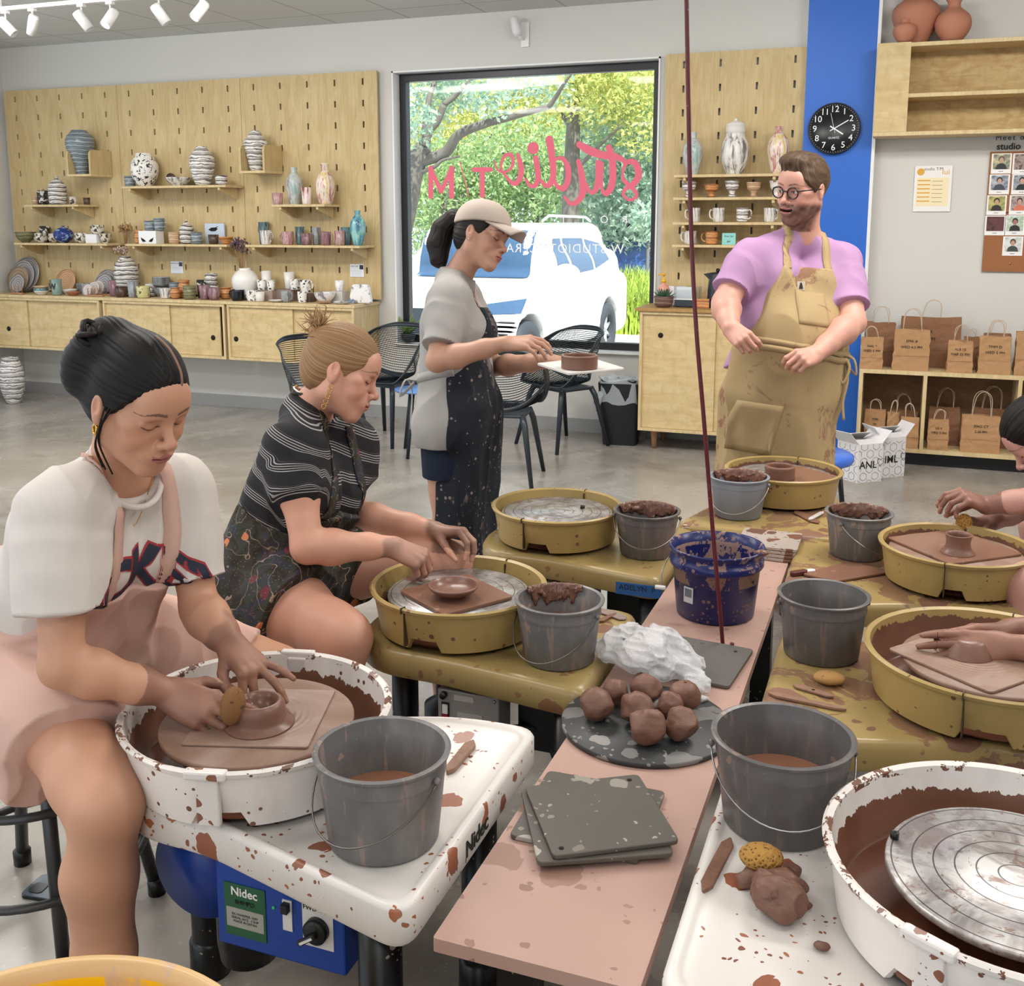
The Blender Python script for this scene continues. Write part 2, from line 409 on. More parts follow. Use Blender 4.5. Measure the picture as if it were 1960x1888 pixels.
# ================= room shell =================
YW = 7.36; WL, WR, WB, WT = -3.70, -1.635, .60, 2.675
def struct(mb, name, mat, **k): return tag(mb.obj(name, mat, **k), kind='structure')
struct(MB().box((-1.5, 2.2, -.05), (12.4, 10.6, .1)), 'floor', M['floor'])
struct(MB().box((-1.5, 2.2, 3.10), (12.4, 10.8, .1)), 'ceiling', M['ceil'])
w = MB(); T = .24
w.box(((-7.7+WL)/2, YW+T/2, 1.53), (WL+7.7, T, 3.05)); w.box(((WR+4.7)/2, YW+T/2, 1.53), (4.7-WR, T, 3.05))
w.box(((WL+WR)/2, YW+T/2, WB/2), (WR-WL, T, WB)); w.box(((WL+WR)/2, YW+T/2, (WT+3.05)/2), (WR-WL, T, 3.05-WT)); struct(w, 'wall_back', M['wall'])
w = MB(); w.box((-7.62, 6.95, 1.53), (.2, .9, 3.05)); w.box((-7.62, 2.2, 2.9), (.2, 8.8, .3)); w.box((-7.62, 2.2, .15), (.2, 8.8, .3)); struct(w, 'wall_left', M['wall'])
struct(MB().box((4.75, 2.2, 1.53), (.2, 10.6, 3.05)), 'wall_right', M['wall'])
w = MB(); w.box((3.4, -3.05, 1.53), (2.8, .2, 3.05)); w.box((-1.5, -3.05, 2.9), (12.4, .2, .3)); w.box((-7.2, -3.05, 1.5), (1, .2, 3)); struct(w, 'wall_front', M['wall'])
bb = MB(); bb.box((-4.6, YW-.006, .05), (5.84, .012, .10)); bb.box((-1.1, YW-.006, .05), (1.0, .012, .1)); bb.box((2.2, YW-.006, .05), (5.0, .012, .10)); struct(bb, 'baseboard_back', M['base'])
bb = MB(); bb.box((-7.514, 6.9, .05), (.012, .85, .1)); struct(bb, 'baseboard_left', M['base'])
# window: deep white reveal, black aluminium frame, one pane
w = MB(); d = .012
w.box((WL+d/2, YW+.10, (WB+WT)/2), (d, .22, WT-WB)); w.box((WR-d/2, YW+.10, (WB+WT)/2), (d, .22, WT-WB))
w.box(((WL+WR)/2, YW+.10, WT-d/2), (WR-WL, .22, d)); w.box(((WL+WR)/2, YW+.09, WB+d/2), (WR-WL, .26, d)); struct(w, 'trim_1', M['white'])
win = MB(); fy = YW+.13; fw = .055
a, b, zb, zt = WL+.012, WR-.012, WB+.012, WT-.012
win.box((a+fw/2, fy, (zb+zt)/2), (fw, .07, zt-zb)); win.box((b-fw/2, fy, (zb+zt)/2), (fw, .07, zt-zb))
win.box(((a+b)/2, fy, zt-fw/2), (b-a, .068, fw)); win.box(((a+b)/2, fy, zb+fw/2), (b-a, .068, fw))
wf = struct(win, 'window_1', plain('black_aluminium', '17181b', .35)); bevel(wf, .003)
pane = MB().box(((a+b)/2, fy+.01, (zb+zt)/2), (b-a-.08, .006, zt-zb-.08)).obj('window_pane', M['glass'], wf)
struct(MB().box((-.435, 7.325, 1.525), (.43, .07, 3.05)), 'trim_2', M['white'])
# blue column: blue face, white side
struct(MB().box((-.437, 7.275, 1.525), (.43, .03, 3.05)), 'pillar', M['blue'])
struct(MB().box((-.212, 7.31, 1.525), (.02, .10, 3.05)), 'trim_3', M['white'])
# left storefront glazing (lets the daylight in)
w = MB()
for y in (-2.0, 0.2, 2.4, 4.4, 6.47): w.box((-7.62, y, 1.53), (.06, .06, 2.5))
struct(w, 'window_2', M['charcoal'])
# ================= camera, world, lights =================
cam = bpy.data.cameras.new('camera'); co = bpy.data.objects.new('camera', cam); C.objects.link(co)
co.matrix_world = Matrix((RT, UP, -FW)).transposed().to_4x4(); co.location = EYE
cam.sensor_fit = 'HORIZONTAL'; cam.sensor_width = 36; cam.lens = 36*FPX/1960; cam.shift_y = -(944-CYP)/1960; cam.clip_end = 400; cam.clip_start = .05
sc = bpy.context.scene; sc.camera = co
sc.view_settings.view_transform = 'Standard'; sc.view_settings.look = 'None'; sc.view_settings.gamma = 1; sc.view_settings.exposure = 0.0; sc.view_settings.use_curve_mapping = False
sc.cycles.use_adaptive_sampling = True; sc.cycles.adaptive_threshold = .045; sc.cycles.adaptive_min_samples = 12; sc.cycles.max_bounces = 5; sc.cycles.diffuse_bounces = 3; sc.cycles.glossy_bounces = 2; sc.cycles.transparent_max_bounces = 10; sc.cycles.caustics_reflective = False; sc.cycles.caustics_refractive = False
sc.cycles.sample_clamp_indirect = 6
wd = bpy.data.worlds.new('sky'); sc.world = wd; wd.use_nodes = True; bg = wd.node_tree.nodes['Background']; bg.inputs[0].default_value = (.80, .90, 1.0, 1); bg.inputs[1].default_value = 1.6
def area(name, loc, size, power, col=(1, 1, 1), tgt=None, sy=None):
    l = bpy.data.lights.new(name, 'AREA'); l.energy = power; l.size = size; l.color = col
    if sy: l.shape = 'RECTANGLE'; l.size_y = sy
    o = bpy.data.objects.new(name, l); C.objects.link(o); o.location = loc
    d = (Vector(tgt)-Vector(loc)) if tgt else Vector((0, 0, -1)); o.rotation_euler = d.to_track_quat('-Z', 'Y').to_euler(); return o
for i, (x, y, p) in enumerate([(-4.6, 3.9, 46), (-2.2, 3.9, 46), (.4, 3.9, 46), (2.6, 3.9, 46), (-4.6, 1.4, 40), (-2.2, 1.4, 20), (.4, 1.4, 14), (2.6, 1.4, 24), (-3.4, -1.0, 26), (0.2, -1.2, 22)]):
    area('added_ceiling_fill', (x, y, 3.02), 1.15, p*LK, (1.0, .965, .91), sy=.55)  # fill lamps added out of view under the ceiling, not known fixtures
for x, tx, p in ((-5.6, -5.8, 21), (-3.6, -4.2, 19), (-1.0, -1.3, 18), (.9, .7, 27)): area('added_wall_fill', (x, 5.0, 3.0), .9, p, (1.0, .97, .92), tgt=(tx, 7.3, 1.7), sy=.3)  # unseen lamps added only to brighten the far wall
sun = bpy.data.lights.new('sun', 'SUN'); sun.energy = 9.0; sun.angle = .02; sun.color = (1, .95, .86); so = bpy.data.objects.new('sun', sun); C.objects.link(so)
so.rotation_euler = Vector((-.45, .62, -1.0)).to_track_quat('-Z', 'Y').to_euler()
# ================= pegboards, shelves, cabinets along the window wall =================
PY = 7.315
def pegpanel(x0, x1, label, cols, mat=None):
    z0, z1 = .95, 2.68; zs = [2.605-.159*i for i in range(11)]; sw, sh = .0075, .024
    xs = [x0]+[c+s for c in cols for s in (-sw, sw)]+[x1]; zz = [z0]+[c+s for c in sorted(zs) for s in (-sh, sh)]+[z1]
    holes = set((2*i+1, 2*j+1) for i in range(len(cols)) for j in range(11))
    m = MB(); nx = len(xs)
    vs = [(x, PY-.009, z) for z in zz for x in xs]; fs = [(j*nx+i, j*nx+i+1, (j+1)*nx+i+1, (j+1)*nx+i) for j in range(len(zz)-1) for i in range(nx-1) if (i, j) not in holes]
    m.add(vs, fs, 0, False); o = m.obj('pegboard_panel', mat or M['ply']); solid(o, .018, -1)
    return tag(o, label, 'pegboard', 'slotted plywood pegboard panels')
pc = lambda x0: [x0+.122+.244*i for i in range(5)]
tag(MB().box((-5.635, YW-.012, 1.81), (3.6, .02, 1.66)).obj('gap_shade_sheet', M['dark']), 'dark backing sheet added as shade behind the three slotted panels left of the window', 'backing')  # dark colour stands in for the shaded gap seen through the slots
pegpanel(-7.461, -6.243, 'leftmost slotted birch plywood panel, next to the left corner', [x-.002 for x in pc(-7.461)])
pegpanel(-6.240, -5.024, 'middle slotted birch plywood panel left of the window', pc(-6.240))
pegpanel(-5.021, -3.803, 'slotted birch plywood panel nearest the left side of the window', pc(-5.021))
pegpanel(-1.590, -.64, 'slotted plywood panel between the window and the blue column', [-1.462, -1.214, -.970, -.726])
def shelf(u0, u1, z, label, yf=7.05, grp='plywood shelves on the pegboards'):
    x0, x1 = Yp(u0, 400, yf).x, Yp(u1, 400, yf).x
    t = thing('wall_shelf', label, 'shelf', ((x0+x1)/2, yf, z), 0, grp); w = x1-x0; d = PY-.02-yf
    bevel(MB().box((0, d/2, -.009), (w, d, .018)).obj('board', M['plyd'], t), .002)
    for x in (-w/2+.07, w/2-.07):
        MB().prism([(0.01, 0), (d, 0), (d, -.085), (d-.03, -.085), (.01, -.02)], -.009, .009, M=frameM((x, 0, -.0185), (0, 1, 0), (0, 0, 1))).obj('bracket', M['plyd'], t)
    return t
Z1, Z2, Z3, Z4, ZC = 1.695, 1.838, 1.683, 1.372, .932
shelf(46, 150, Z1, 'small plywood shelf high on the leftmost panel')
shelf(235, 433, Z2, 'long plywood shelf with the two big white and grey vases')
shelf(520, 621, Z3, 'short plywood shelf with the two tall glazed bottle vases')
shelf(21, 200, Z4, 'lower plywood shelf on the leftmost panel, holding bowls')
shelf(236, 431, Z4, 'lower plywood shelf in the middle, holding the animal prints')
shelf(466, 686, Z4, 'lower plywood shelf nearest the window, with mugs and a blue bottle')
RZ = [1.862, 1.712, 1.548, 1.398]
for z, nm in zip(RZ, ('top', 'second', 'third', 'lowest')):
    shelf(1288, 1500, z, nm+' of the four stacked plywood shelves right of the window', 7.08, 'stacked shelves right of the window')
def cubby(u0, u1, z, label):
    x0, x1 = Yp(u0, 330, 7.05).x, Yp(u1, 330, 7.05).x; w = x1-x0
    t = thing('shelf_box', label, 'shelf box', ((x0+x1)/2, 7.05, z), 0, 'open plywood shelf boxes')
    MB().box((0, .125, .009), (w, .25, .018)).obj('base', M['plyd'], t)
    P = roundpoly([(0, .018), (.25, .018), (.25, .215), (0, .215)], [.001, .001, .001, .05])
    for x in (-w/2+.009, w/2-.009): MB().prism(P, -.009, .009, M=frameM((x, 0, 0), (0, 1, 0), (0, 0, 1))).obj('side_panel', M['ply'], t)
cubby(128, 174, 1.925, 'plywood box shelf holding the tall grey blue vase'); cubby(458, 507, 1.925, 'plywood box shelf holding the grey and white striped vase')
# ---- floating sliding-door cabinets and worktop ----
CYF = 6.95
def cabinet(x0, x1, z0, z1, yf, label, doors, legs=False, handles=(), hr=.021):
    t = thing('sliding_cabinet', label, 'cabinet', ((x0+x1)/2, yf, 0), 0); w = x1-x0; D = YW-.012-yf
    b = MB(); b.box((0, D/2, z0+.01), (w, D, .02)); b.box((0, D/2, z1-.01), (w, D, .02)); b.box((-w/2+.01, D/2, (z0+z1)/2), (.02, D, z1-z0-.04)); b.box((w/2-.01, D/2, (z0+z1)/2), (.02, D, z1-z0-.04)); b.box((0, D-.01, (z0+z1)/2), (w-.04, .012, z1-z0-.04))
    bevel(b.obj('carcass', M['plyd'], t), .0015)
    for i, (a, c, h) in enumerate(doors):
        xa, xc = -w/2+.02+a*(w-.04), -w/2+.02+c*(w-.04)
        P = rrect(xc-xa, z1-z0-.044, .002, 1, (xa+xc)/2, (z0+z1)/2)
        d = MB().prism([(x, -z) for x, z in P], 0, .012, M=Matrix.Rotation(PI/2, 4, 'X') @ Matrix.Diagonal((1, -1, 1, 1)) if 0 else frameM((0, .018+.016*(i % 2), 0), (1, 0, 0), (0, 0, -1))).obj('door', M['plyh'], t)
        hx = xa+h*(xc-xa); MB().lathe([(hr, 0), (hr, .0015), (0, .0016)], (hx, .0165+.016*(i % 2), z1-.62*(z1-z0) if legs is False else z1-.16), 20, M=Matrix.Rotation(PI/2, 4, 'X')).obj('finger_hole', M['dark'], d)
    if legs:
        for x in (-w/2+.1, w/2-.1):
            for y in (.08, D-.08): MB().lathe([(.014, 0), (.026, z0)], (x, y, 0), 14).obj('leg', M['wleg'], t)
    return t
M['wleg'] = wood('leg_wood', 'b98a68', 'a67653')
xa, xb, xc, xd, xe = -7.50, Yp(190, 600, CYF).x, Yp(197, 600, CYF).x, Yp(429, 600, CYF).x, Yp(434, 600, CYF).x
cabinet(xa, xb, .465, .905, CYF, 'floating plywood cabinet at the left corner, under the plates', [(0, .36, .5), (.35, 1, .93)])
cabinet(xc, xd, .465, .905, CYF, 'middle floating plywood cabinet with a dark gap at its right door', [(0, .55, .1), (.44, .96, .88)])
cabinet(xe, Yp(677, 600, CYF).x, .465, .905, CYF, 'right floating plywood cabinet with the pale end panel, left of the window', [(0, .52, .08), (.49, 1, .9)])
bevel(tag(MB().box(((xa+Yp(677, 590, CYF).x)/2, (CYF+YW)/2-.006, .9185), (Yp(677, 590, CYF).x-xa+.02, YW-CYF, .025)).obj('worktop', M['plyd']), 'long pale plywood worktop crowded with pottery, left of the window', 'worktop'), .003)
cabinet(-1.638, -.672, .135, .955, 6.9, 'tall plywood cabinet on wooden legs right of the window', [(0, .53, .25), (.5, 1, .8)], True, hr=.018)
bevel(tag(MB().box((-1.16, 7.115, .9665), (1.02, .46, .021)).obj('worktop', wood('oak_top', 'b5905c', 'a37d4b')), 'brown wooden top of the cabinet right of the window', 'worktop'), .003)
# ================= pottery =================
def potm(kind, a, b=None, c=None, fr=40, rough=.25, seed=0):
    n = NT('glaze_'+kind); o = n.co(); x = n.xyz(o); b = b or a; c = c or b
    os = n.scale(o, (1, 1, 1), (seed*1.3, seed*.7, seed*.37))
    if kind == 'wave':
        z = n.math('ADD', n.math('MULTIPLY', x[2], fr), n.math('MULTIPLY', n.noise(n.scale(os, (1, 1, 2.2)), 9, 3, .55, .3), 2.2))
        f = n.math('FRACT', n.math('MULTIPLY', z, .5)); col = n.ramp(f, [(0, a), (.34, b), (.5, c), (.72, a), (.86, b)], 'CONSTANT' if rough > .5 else 'EASE')
    elif kind == 'ring':
        r = n.math('SQRT', n.math('ADD', n.math('POWER', x[0], 2.), n.math('POWER', x[2], 2.)))
        f = n.math('FRACT', n.math('ADD', n.math('MULTIPLY', r, fr), n.math('MULTIPLY', n.noise(os, 12, 2, .5), 1.2))); col = n.ramp(f, [(0, a), (.4, b), (.7, c), (.95, a)])
    elif kind == 'drip':
        g = n.noise(n.scale(os, (1, 1, .16)), 38, 3, .6, .4); col = n.ramp(g, [(.36, a), (.5, b), (.62, c)])
    elif kind == 'patch':
        g = n.noise(os, fr, 2, .5, .6); col = n.ramp(g, [(.0, a), (.50, b), (.58, c)], 'CONSTANT')
    elif kind == 'top':       # one glaze above, another below, with a dripping edge
        g = n.math('ADD', x[2], n.math('MULTIPLY', n.noise(n.scale(os, (1, 1, .12)), 46, 2, .5), -fr)); col = n.mix(n.math('GREATER_THAN', g, 0.0), a, n.ramp(n.noise(os, 30, 2), [(.4, b), (.6, c)]))
    else: col = n.mix(n.noise(os, 12, 3), a, tuple(q*.85 for q in srgb(a)[:3])+(1,))
    n.set(Base_Color=col, Roughness=rough if rough <= .5 else .35); return n.m
G = {'gs': potm('wave', 'e8e4de', '8b8583', '5c5654', 55, .6, 1), 'gs2': potm('wave', 'eceae6', '77716f', 'a8a3a0', 42, .6, 4), 'bluegrey': potm('wave', '8f9aa0', '5b666c', 'aab4b8', 60, .3, 2),
     'wht': potm('plain', 'ece8e2'), 'whtbk': potm('patch', 'ece9e4', 'e6e2dc', '2a2826', 45, .3, 3), 'dark': potm('patch', '2d2b2a', '3b3735', 'd9d4cc', 30, .3, 5), 'green': potm('wave', '6b6a4e', '8d8a63', '4b4a38', 70, .3, 6),
     'navy': potm('patch', '243a7a', '2a3f86', '8aa9c4', 22, .2, 7), 'cream': potm('patch', 'd9d3c4', 'cbc4b2', '3a3531', 34, .35, 8), 'orange': potm('wave', 'b9703f', 'd09a62', '8c5a38', 50, .3, 9),
     'tan': potm('wave', 'c9a98a', 'b58d6b', 'd9c2a6', 60, .35, 10), 'greyp': potm('drip', '8e8d90', '9fa5a8', '746d72', 1, .3, 11), 'plum': potm('drip', '6e4f57', '8d6870', 'a58d90', 1, .25, 12), 'yel': potm('patch', 'c9c389', 'd4cf9f', '6c5a3a', 20, .3, 13),
     'black': potm('plain', '15181f'), 'pinkdrip': potm('drip', '9a5560', 'c9a3a0', '8c8288', 1, .22, 14), 'multi': potm('drip', '8fb0b0', 'c8ccc6', '9b8f96', 1, .2, 15), 'aqua': potm('drip', '3f6f8f', '6fa6ad', '9ccdc9', 1, .15, 16),
     'wred': potm('drip', 'efe9e4', 'e4d4cf', '9c3b3c', 1, .3, 17), 'wgrey': potm('drip', 'e9e6e2', 'd7d3ce', '77706e', 1, .3, 18), 'terra': plain('terracotta', 'a86c50', .8), 'ringo': potm('ring', 'c3936b', 'a8774f', 'd8b48c', 55, .35, 19),
     'ringg': potm('ring', '8d8b8e', 'b9b4b0', '6f6c70', 50, .3, 20), 'ringm': potm('ring', '9b8d78', 'b08c5c', '6f6e70', 38, .3, 21), 'ringw': potm('ring', 'c4b4ad', 'e8e2de', 'a58f8b', 70, .3, 22), 'marb': potm('patch', 'efecea', 'dcdbdd', '8f8c92', 20, .3, 23),
     'yelred': potm('drip', 'e0c274', 'e9dfd6', 'b9736b', 1, .25, 24), 'topw': potm('top', '7d7775', 'efebe6', 'efebe6', .07, .3, 25), 'teal': potm('drip', '49565a', '6f8f97', '35413f', 1, .3, 26), 'brown': potm('patch', '4a3a30', '6b5140', '2a211c', 25, .3, 27), 'straw': plain('dried_straw', 'ab8a5e', .9)}
PR = {'cup': [(.80, 0), (.9, .04), (1, 1)], 'tumb': [(.72, 0), (.8, .03), (1, 1)], 'bowl': [(.42, 0), (.42, .08), (.72, .3), (.93, .68), (1, 1)], 'foot': [(.85, 0), (.55, .06), (.35, .2), (.42, .35), (.8, .55), (.9, .8), (1, 1)],
      'round': [(.5, 0), (.62, .05), (.85, .25), (.95, .5), (.88, .8), (.8, 1)], 'mug': [(.72, 0), (.82, .06), (.9, .4), (.95, 1)],
      'urn': [(.40, 0), (.42, .03), (.55, .22), (.86, .5), (1, .70), (.92, .84), (.62, .95), (.52, 1)], 'ball': [(.46, 0), (.60, .08), (.88, .28), (1, .52), (.92, .72), (.62, .92), (.56, 1)],
      'ball2': [(.5, 0), (.62, .06), (.86, .3), (1, .55), (.93, .74), (.62, .9), (.44, .94), (.44, 1)], 'cone': [(.45, 0), (.55, .04), (.75, .32), (1, .62), (.92, .74), (.5, .93), (.38, 1)],
      'bottle': [(.52, 0), (.58, .03), (.86, .3), (1, .5), (.86, .70), (.45, .84), (.34, .88), (.38, 1)], 'bottle2': [(.55, 0), (.68, .05), (.95, .3), (1, .45), (.82, .66), (.42, .80), (.36, .9), (.48, 1)],
      'urn2': [(.5, 0), (.56, .03), (.85, .25), (1, .5), (.92, .75), (.72, .9), (.66, .95), (.66, 1)], 'dish': [(.5, 0), (.55, .1), (.9, .7), (1, 1)], 'squat': [(.45, 0), (.75, .12), (1, .45), (.9, .72), (.7, .84), (.85, 1)],
      'flask': [(.35, 0), (.45, .04), (.85, .22), (1, .48), (.85, .72), (.4, .88), (.16, .9), (.2, 1)], 'pitch': [(.7, 0), (.85, .1), (.9, .5), (.7, .8), (.8, 1)], 'jarl': [(.8, 0), (.92, .05), (1, .3), (.97, .62), (1, .64), (.98, .68), (.62, .84), (.2, .92), (.14, .94)]}
def lprof(kind, r, h, th=.004, seg=None):
    P = [(a*r, b*h) for a, b in PR[kind]]
    if kind in ('jarl',): return P+[(0, P[-1][1])]
    I = [(max(a-th, .002), max(b, th)) for a, b in reversed(P)]; return [(0, 0)]+P+I+[(0, th)]
def smoothp(P, n=3):
    out = []
    for i in range(len(P)-1):
        p0 = P[max(i-1, 0)]; p1 = P[i]; p2 = P[i+1]; p3 = P[min(i+2, len(P)-1)]
        for k in range(n):
            t = k/n; out.append(tuple(.5*((2*p1[j])+(-p0[j]+p2[j])*t+(2*p0[j]-5*p1[j]+4*p2[j]-p3[j])*t*t+(-p0[j]+3*p1[j]-3*p2[j]+p3[j])*t**3) for j in (0, 1)))
    return out+[P[-1]]
def pot(kind, u, w, h, z, y, mat, name, label, cat, group=None, handle=0, sq=1.0, knob=False, smooth=True):
    """u: where it stands along the shelf, w/h: its seen size in the photograph's pixels at that distance"""
    p = Yp(u, 400, y); s = scl((p.x, y, z)); r = w*s/2; hh = h*s
    P = [(a*r, b*hh) for a, b in PR[kind]]; P2 = smoothp(P) if smooth and len(P) > 3 else P
    th = min(.004, r*.15); m = MB()
    if kind == 'jarl': prof = [(0, 0)]+P+[(0, P[-1][1])]
    else: prof = [(0, 0)]+P2+[(max(a-th, .001), max(b, th)) for a, b in reversed(P2)]+[(0, th)]
    m.lathe(prof, seg=28, sy=sq)
    o = m.obj(name, mat, None, (p.x, y, z+.0006)); tag(o, label, cat, group)
    if handle:
        s_ = 1 if handle > 0 else -1; q = abs(handle)*r
        pts = [(s_*(r*.86), 0, hh*.82), (s_*(r*.95+q*.6), 0, hh*.86), (s_*(r*.95+q), 0, hh*.62), (s_*(r*.9+q*.8), 0, hh*.32), (s_*(r*.82), 0, hh*.2)]
        MB().tube(smoothp3(pts), max(.0035, r*.11), 8).obj('handle', mat, o)
    if knob: MB().sphere((0, 0, hh*.97), r*.2).obj('knob', mat, o)
    return o
def smoothp3(P, n=4, closed=False):
    P = [Vector(p) for p in P]; out = []; N = len(P)
    for i in range(N if closed else N-1):
        p0, p1, p2, p3 = (P[(i+j) % N] if closed else P[min(max(i+j, 0), N-1)] for j in (-1, 0, 1, 2))
        for k in range(n):
            t = k/n; out.append(.5*((2*p1)+(-p0+p2)*t+(2*p0-5*p1+4*p2-p3)*t*t+(-p0+3*p1-3*p2+p3)*t**3))
    return out if closed else out+[P[-1]]
CU, MG, VS, BW, JR = 'cup', 'mug', 'vase', 'bowl', 'jar'
SH = 7.17
# --- box shelves and upper shelves
pot('urn', 161, 53, 83, 1.943, SH, G['bluegrey'], 'tall_vase', 'tall shouldered grey blue streaked vase in the left plywood box', VS)
pot('cone', 494, 45, 76, 1.943, SH, G['gs2'], 'tall_vase', 'grey and white banded pointed vase in the right plywood box', VS)
for a in [('cup', 69, 13, 15, 'tan', 'cup', 'tiny speckled tan cup at the left end of the small high shelf'), ('cup', 84, 22, 27, 'dark', 'cup', 'black and white painted cup beside the pointed lidded jar'),
          ('cup', 141, 15, 15, 'cream', 'cup', 'small cream cup right of the pointed lidded jar'), ('cup', 167, 13, 13, 'brown', 'cup', 'tiny brown cup at the right end of the small high shelf')]:
    pot(a[0], a[1], a[2], a[3], Z1, SH, G[a[4]], 'ceramic_cup', a[6], CU)
pot('jarl', 112, 34, 52, Z1, SH-.05, G['gs'], 'lidded_jar', 'small house shaped jar with a striped pointed lid and dark ball knob', JR, knob=True)
pot('cup', 252, 21, 20, Z2, SH, G['bluegrey'], 'ceramic_cup', 'grey streaked cup at the left end of the long upper shelf', CU)
pot('ball', 281, 52, 62, Z2, SH, G['whtbk'], 'round_vase', 'round white vase with rows of dark window shaped marks', VS)
pot('dish', 345, 50, 16, Z2, SH, G['wgrey'], 'ceramic_dish', 'shallow white and grey dripped dish between two big vases', 'dish')
tag(MB().lathe([(.028, 0), (.04, .004), (.04, .02), (.0, .021)], seg=20, M=Matrix.Rotation(PI/2, 3, 'X')).obj('small_medallion', G['brown'], None, (Yp(328, 300, 7.28).x, 7.27, Z2+.07)), 'small round brown medallion behind the shallow dripped dish', 'medallion')
pot('ball2', 391, 48, 73, Z2, SH, G['gs2'], 'round_vase', 'big vase with dripping grey and white bands and a brown collar', VS)
pot('cup', 426, 23, 19, Z2, SH, G['gs'], 'ceramic_cup', 'dark and white banded cup at the right end of the long upper shelf', CU)
pot('cup', 532, 21, 22, Z3, SH, G['pinkdrip'], 'ceramic_cup', 'small pinkish red cup left of the tall pale bottle vase', CU)
pot('bottle', 565, 32, 70, Z3, SH+.03, G['multi'], 'bottle_vase', 'pale blue grey bottle vase with red and yellow drips at the neck', VS)
pot('cup', 588, 20, 32, Z3, SH-.04, G['wred'], 'ceramic_tumbler', 'white tumbler with red vertical streaks between the bottle vases', CU)
pot('bottle2', 624, 38, 77, Z3, SH, G['yelred'], 'bottle_vase', 'tall bottle vase with an ochre neck and grey white belly', VS)
# --- lower shelves (z 1.372)
for a in [('bowl', 45, 39, 20, 'green', 'ceramic_bowl', 'dark green striped bowl at the far left of the lower shelf', BW), ('round', 74, 26, 18, 'cream', 'ceramic_bowl', 'low cream bowl with a dark star, second on the lower shelf', BW),
          ('cup', 83, 20, 31, 'dark', 'ceramic_cup', 'tall black cup with white stripes behind the cream bowls', CU), ('round', 99, 22, 17, 'cream', 'ceramic_bowl', 'low cream bowl half hidden beside the dark blue flask', BW),
          ('flask', 118, 37, 32, 'navy', 'round_flask', 'round dark blue flask vase with a tiny neck', VS), ('round', 152, 28, 19, 'cream', 'ceramic_bowl', 'cream bowl with a black starburst right of the blue flask', BW),
          ('bowl', 198, 23, 18, 'cream', 'ceramic_bowl', 'pale footed tea bowl at the right end of the left lower shelf', BW), ('pitch', 262, 17, 26, 'orange', 'small_jar', 'small orange lidded jar beside the animal prints', JR),
          ('mug', 331, 24, 22, 'tan', 'ceramic_mug', 'tan mug with a dark flower emblem on the middle lower shelf', MG), ('cup', 374, 22, 22, 'bluegrey', 'ceramic_cup', 'grey blue cup right of the arcaded lidded jar', CU),
          ('cup', 406, 20, 18, 'brown', 'ceramic_cup', 'dark brown tapered cup in front of the pale blue tile', CU), ('dish', 430, 28, 14, 'orange', 'ceramic_bowl', 'small orange bowl at the right end of the middle lower shelf', BW)]:
    pot(a[0], a[1], a[2], a[3], Z4, SH+(.06 if a[1] in (83, 99) else 0), G[a[4]], a[5], a[6], a[7], handle=.5 if a[5] == 'ceramic_mug' else 0)
pot('jarl', 355, 27, 44, Z4, SH+.02, G['gs'], 'lidded_jar', 'tall lidded jar with painted arches on the middle lower shelf', JR, knob=True)
def card(u0, u1, z, h, y, mat, label, name='standing_card', cat='card', th=.004, tilt=0):
    a, b = Yp(u0, 400, y).x, Yp(u1, 400, y).x
    o = MB().box((0, 0, h/2), (b-a, th, h)).obj(name, mat, None, ((a+b)/2, y, z+.0006)); o.rotation_euler[0] = tilt; return tag(o, label, cat)
wbox = plain('white_card', 'eeeef0', .5)
b1 = card(167, 188, Z4, .075, 7.17, wbox, 'white box supporting the pale starburst cup', 'white_box', 'box', .09)
pot('cup', 184, 26, 17, Z4+.0765, 7.17, G['cream'], 'ceramic_cup', 'pale cup with a black starburst raised on the white box', CU)
b2 = card(270, 303, Z4, .105, 7.15, wbox, 'white box printed with two dark birds on the middle lower shelf', 'white_box', 'box', .10)
for s_ in (-1, 1):
    MB().prism([(s_*x, y) for x, y in [(.0, .0), (.03, -.004), (.045, .012), (.05, .034), (.04, .026), (.026, .022), (.012, .012)]][::s_], 0, .001, M=frameM((s_*.013, -.0512, .018), (1, 0, 0), (0, 0, 1))).obj('bird_print', M['dark'], b2)
pot('cup', 285, 21, 19, Z4+.1065, 7.15, G['bluegrey'], 'ceramic_cup', 'grey streaked cup on top of the white box with birds', CU)
pot('mug', 303, 22, 24, Z4+.1065, 7.17, G['bluegrey'], 'ceramic_mug', 'grey blue mug with a dark bird on top of the white box', MG, handle=.4)
t_ = card(391, 428, Z4, .165, 7.27, plain('pale_tile', 'c6d3e2', .2), 'pale blue square tile with a dark fish leaning on the pegboard', 'ceramic_tile', 'tile', .012)
MB().prism([(-.05, .0), (-.02, -.014), (.02, -.012), (.045, .008), (.03, .012), (.05, .03), (.02, .018), (-.02, .016)], 0, .001, M=frameM((-.01, -.0065, .115), (1, 0, 0), (0, 0, 1))).obj('fish_print', M['dark'], t_)
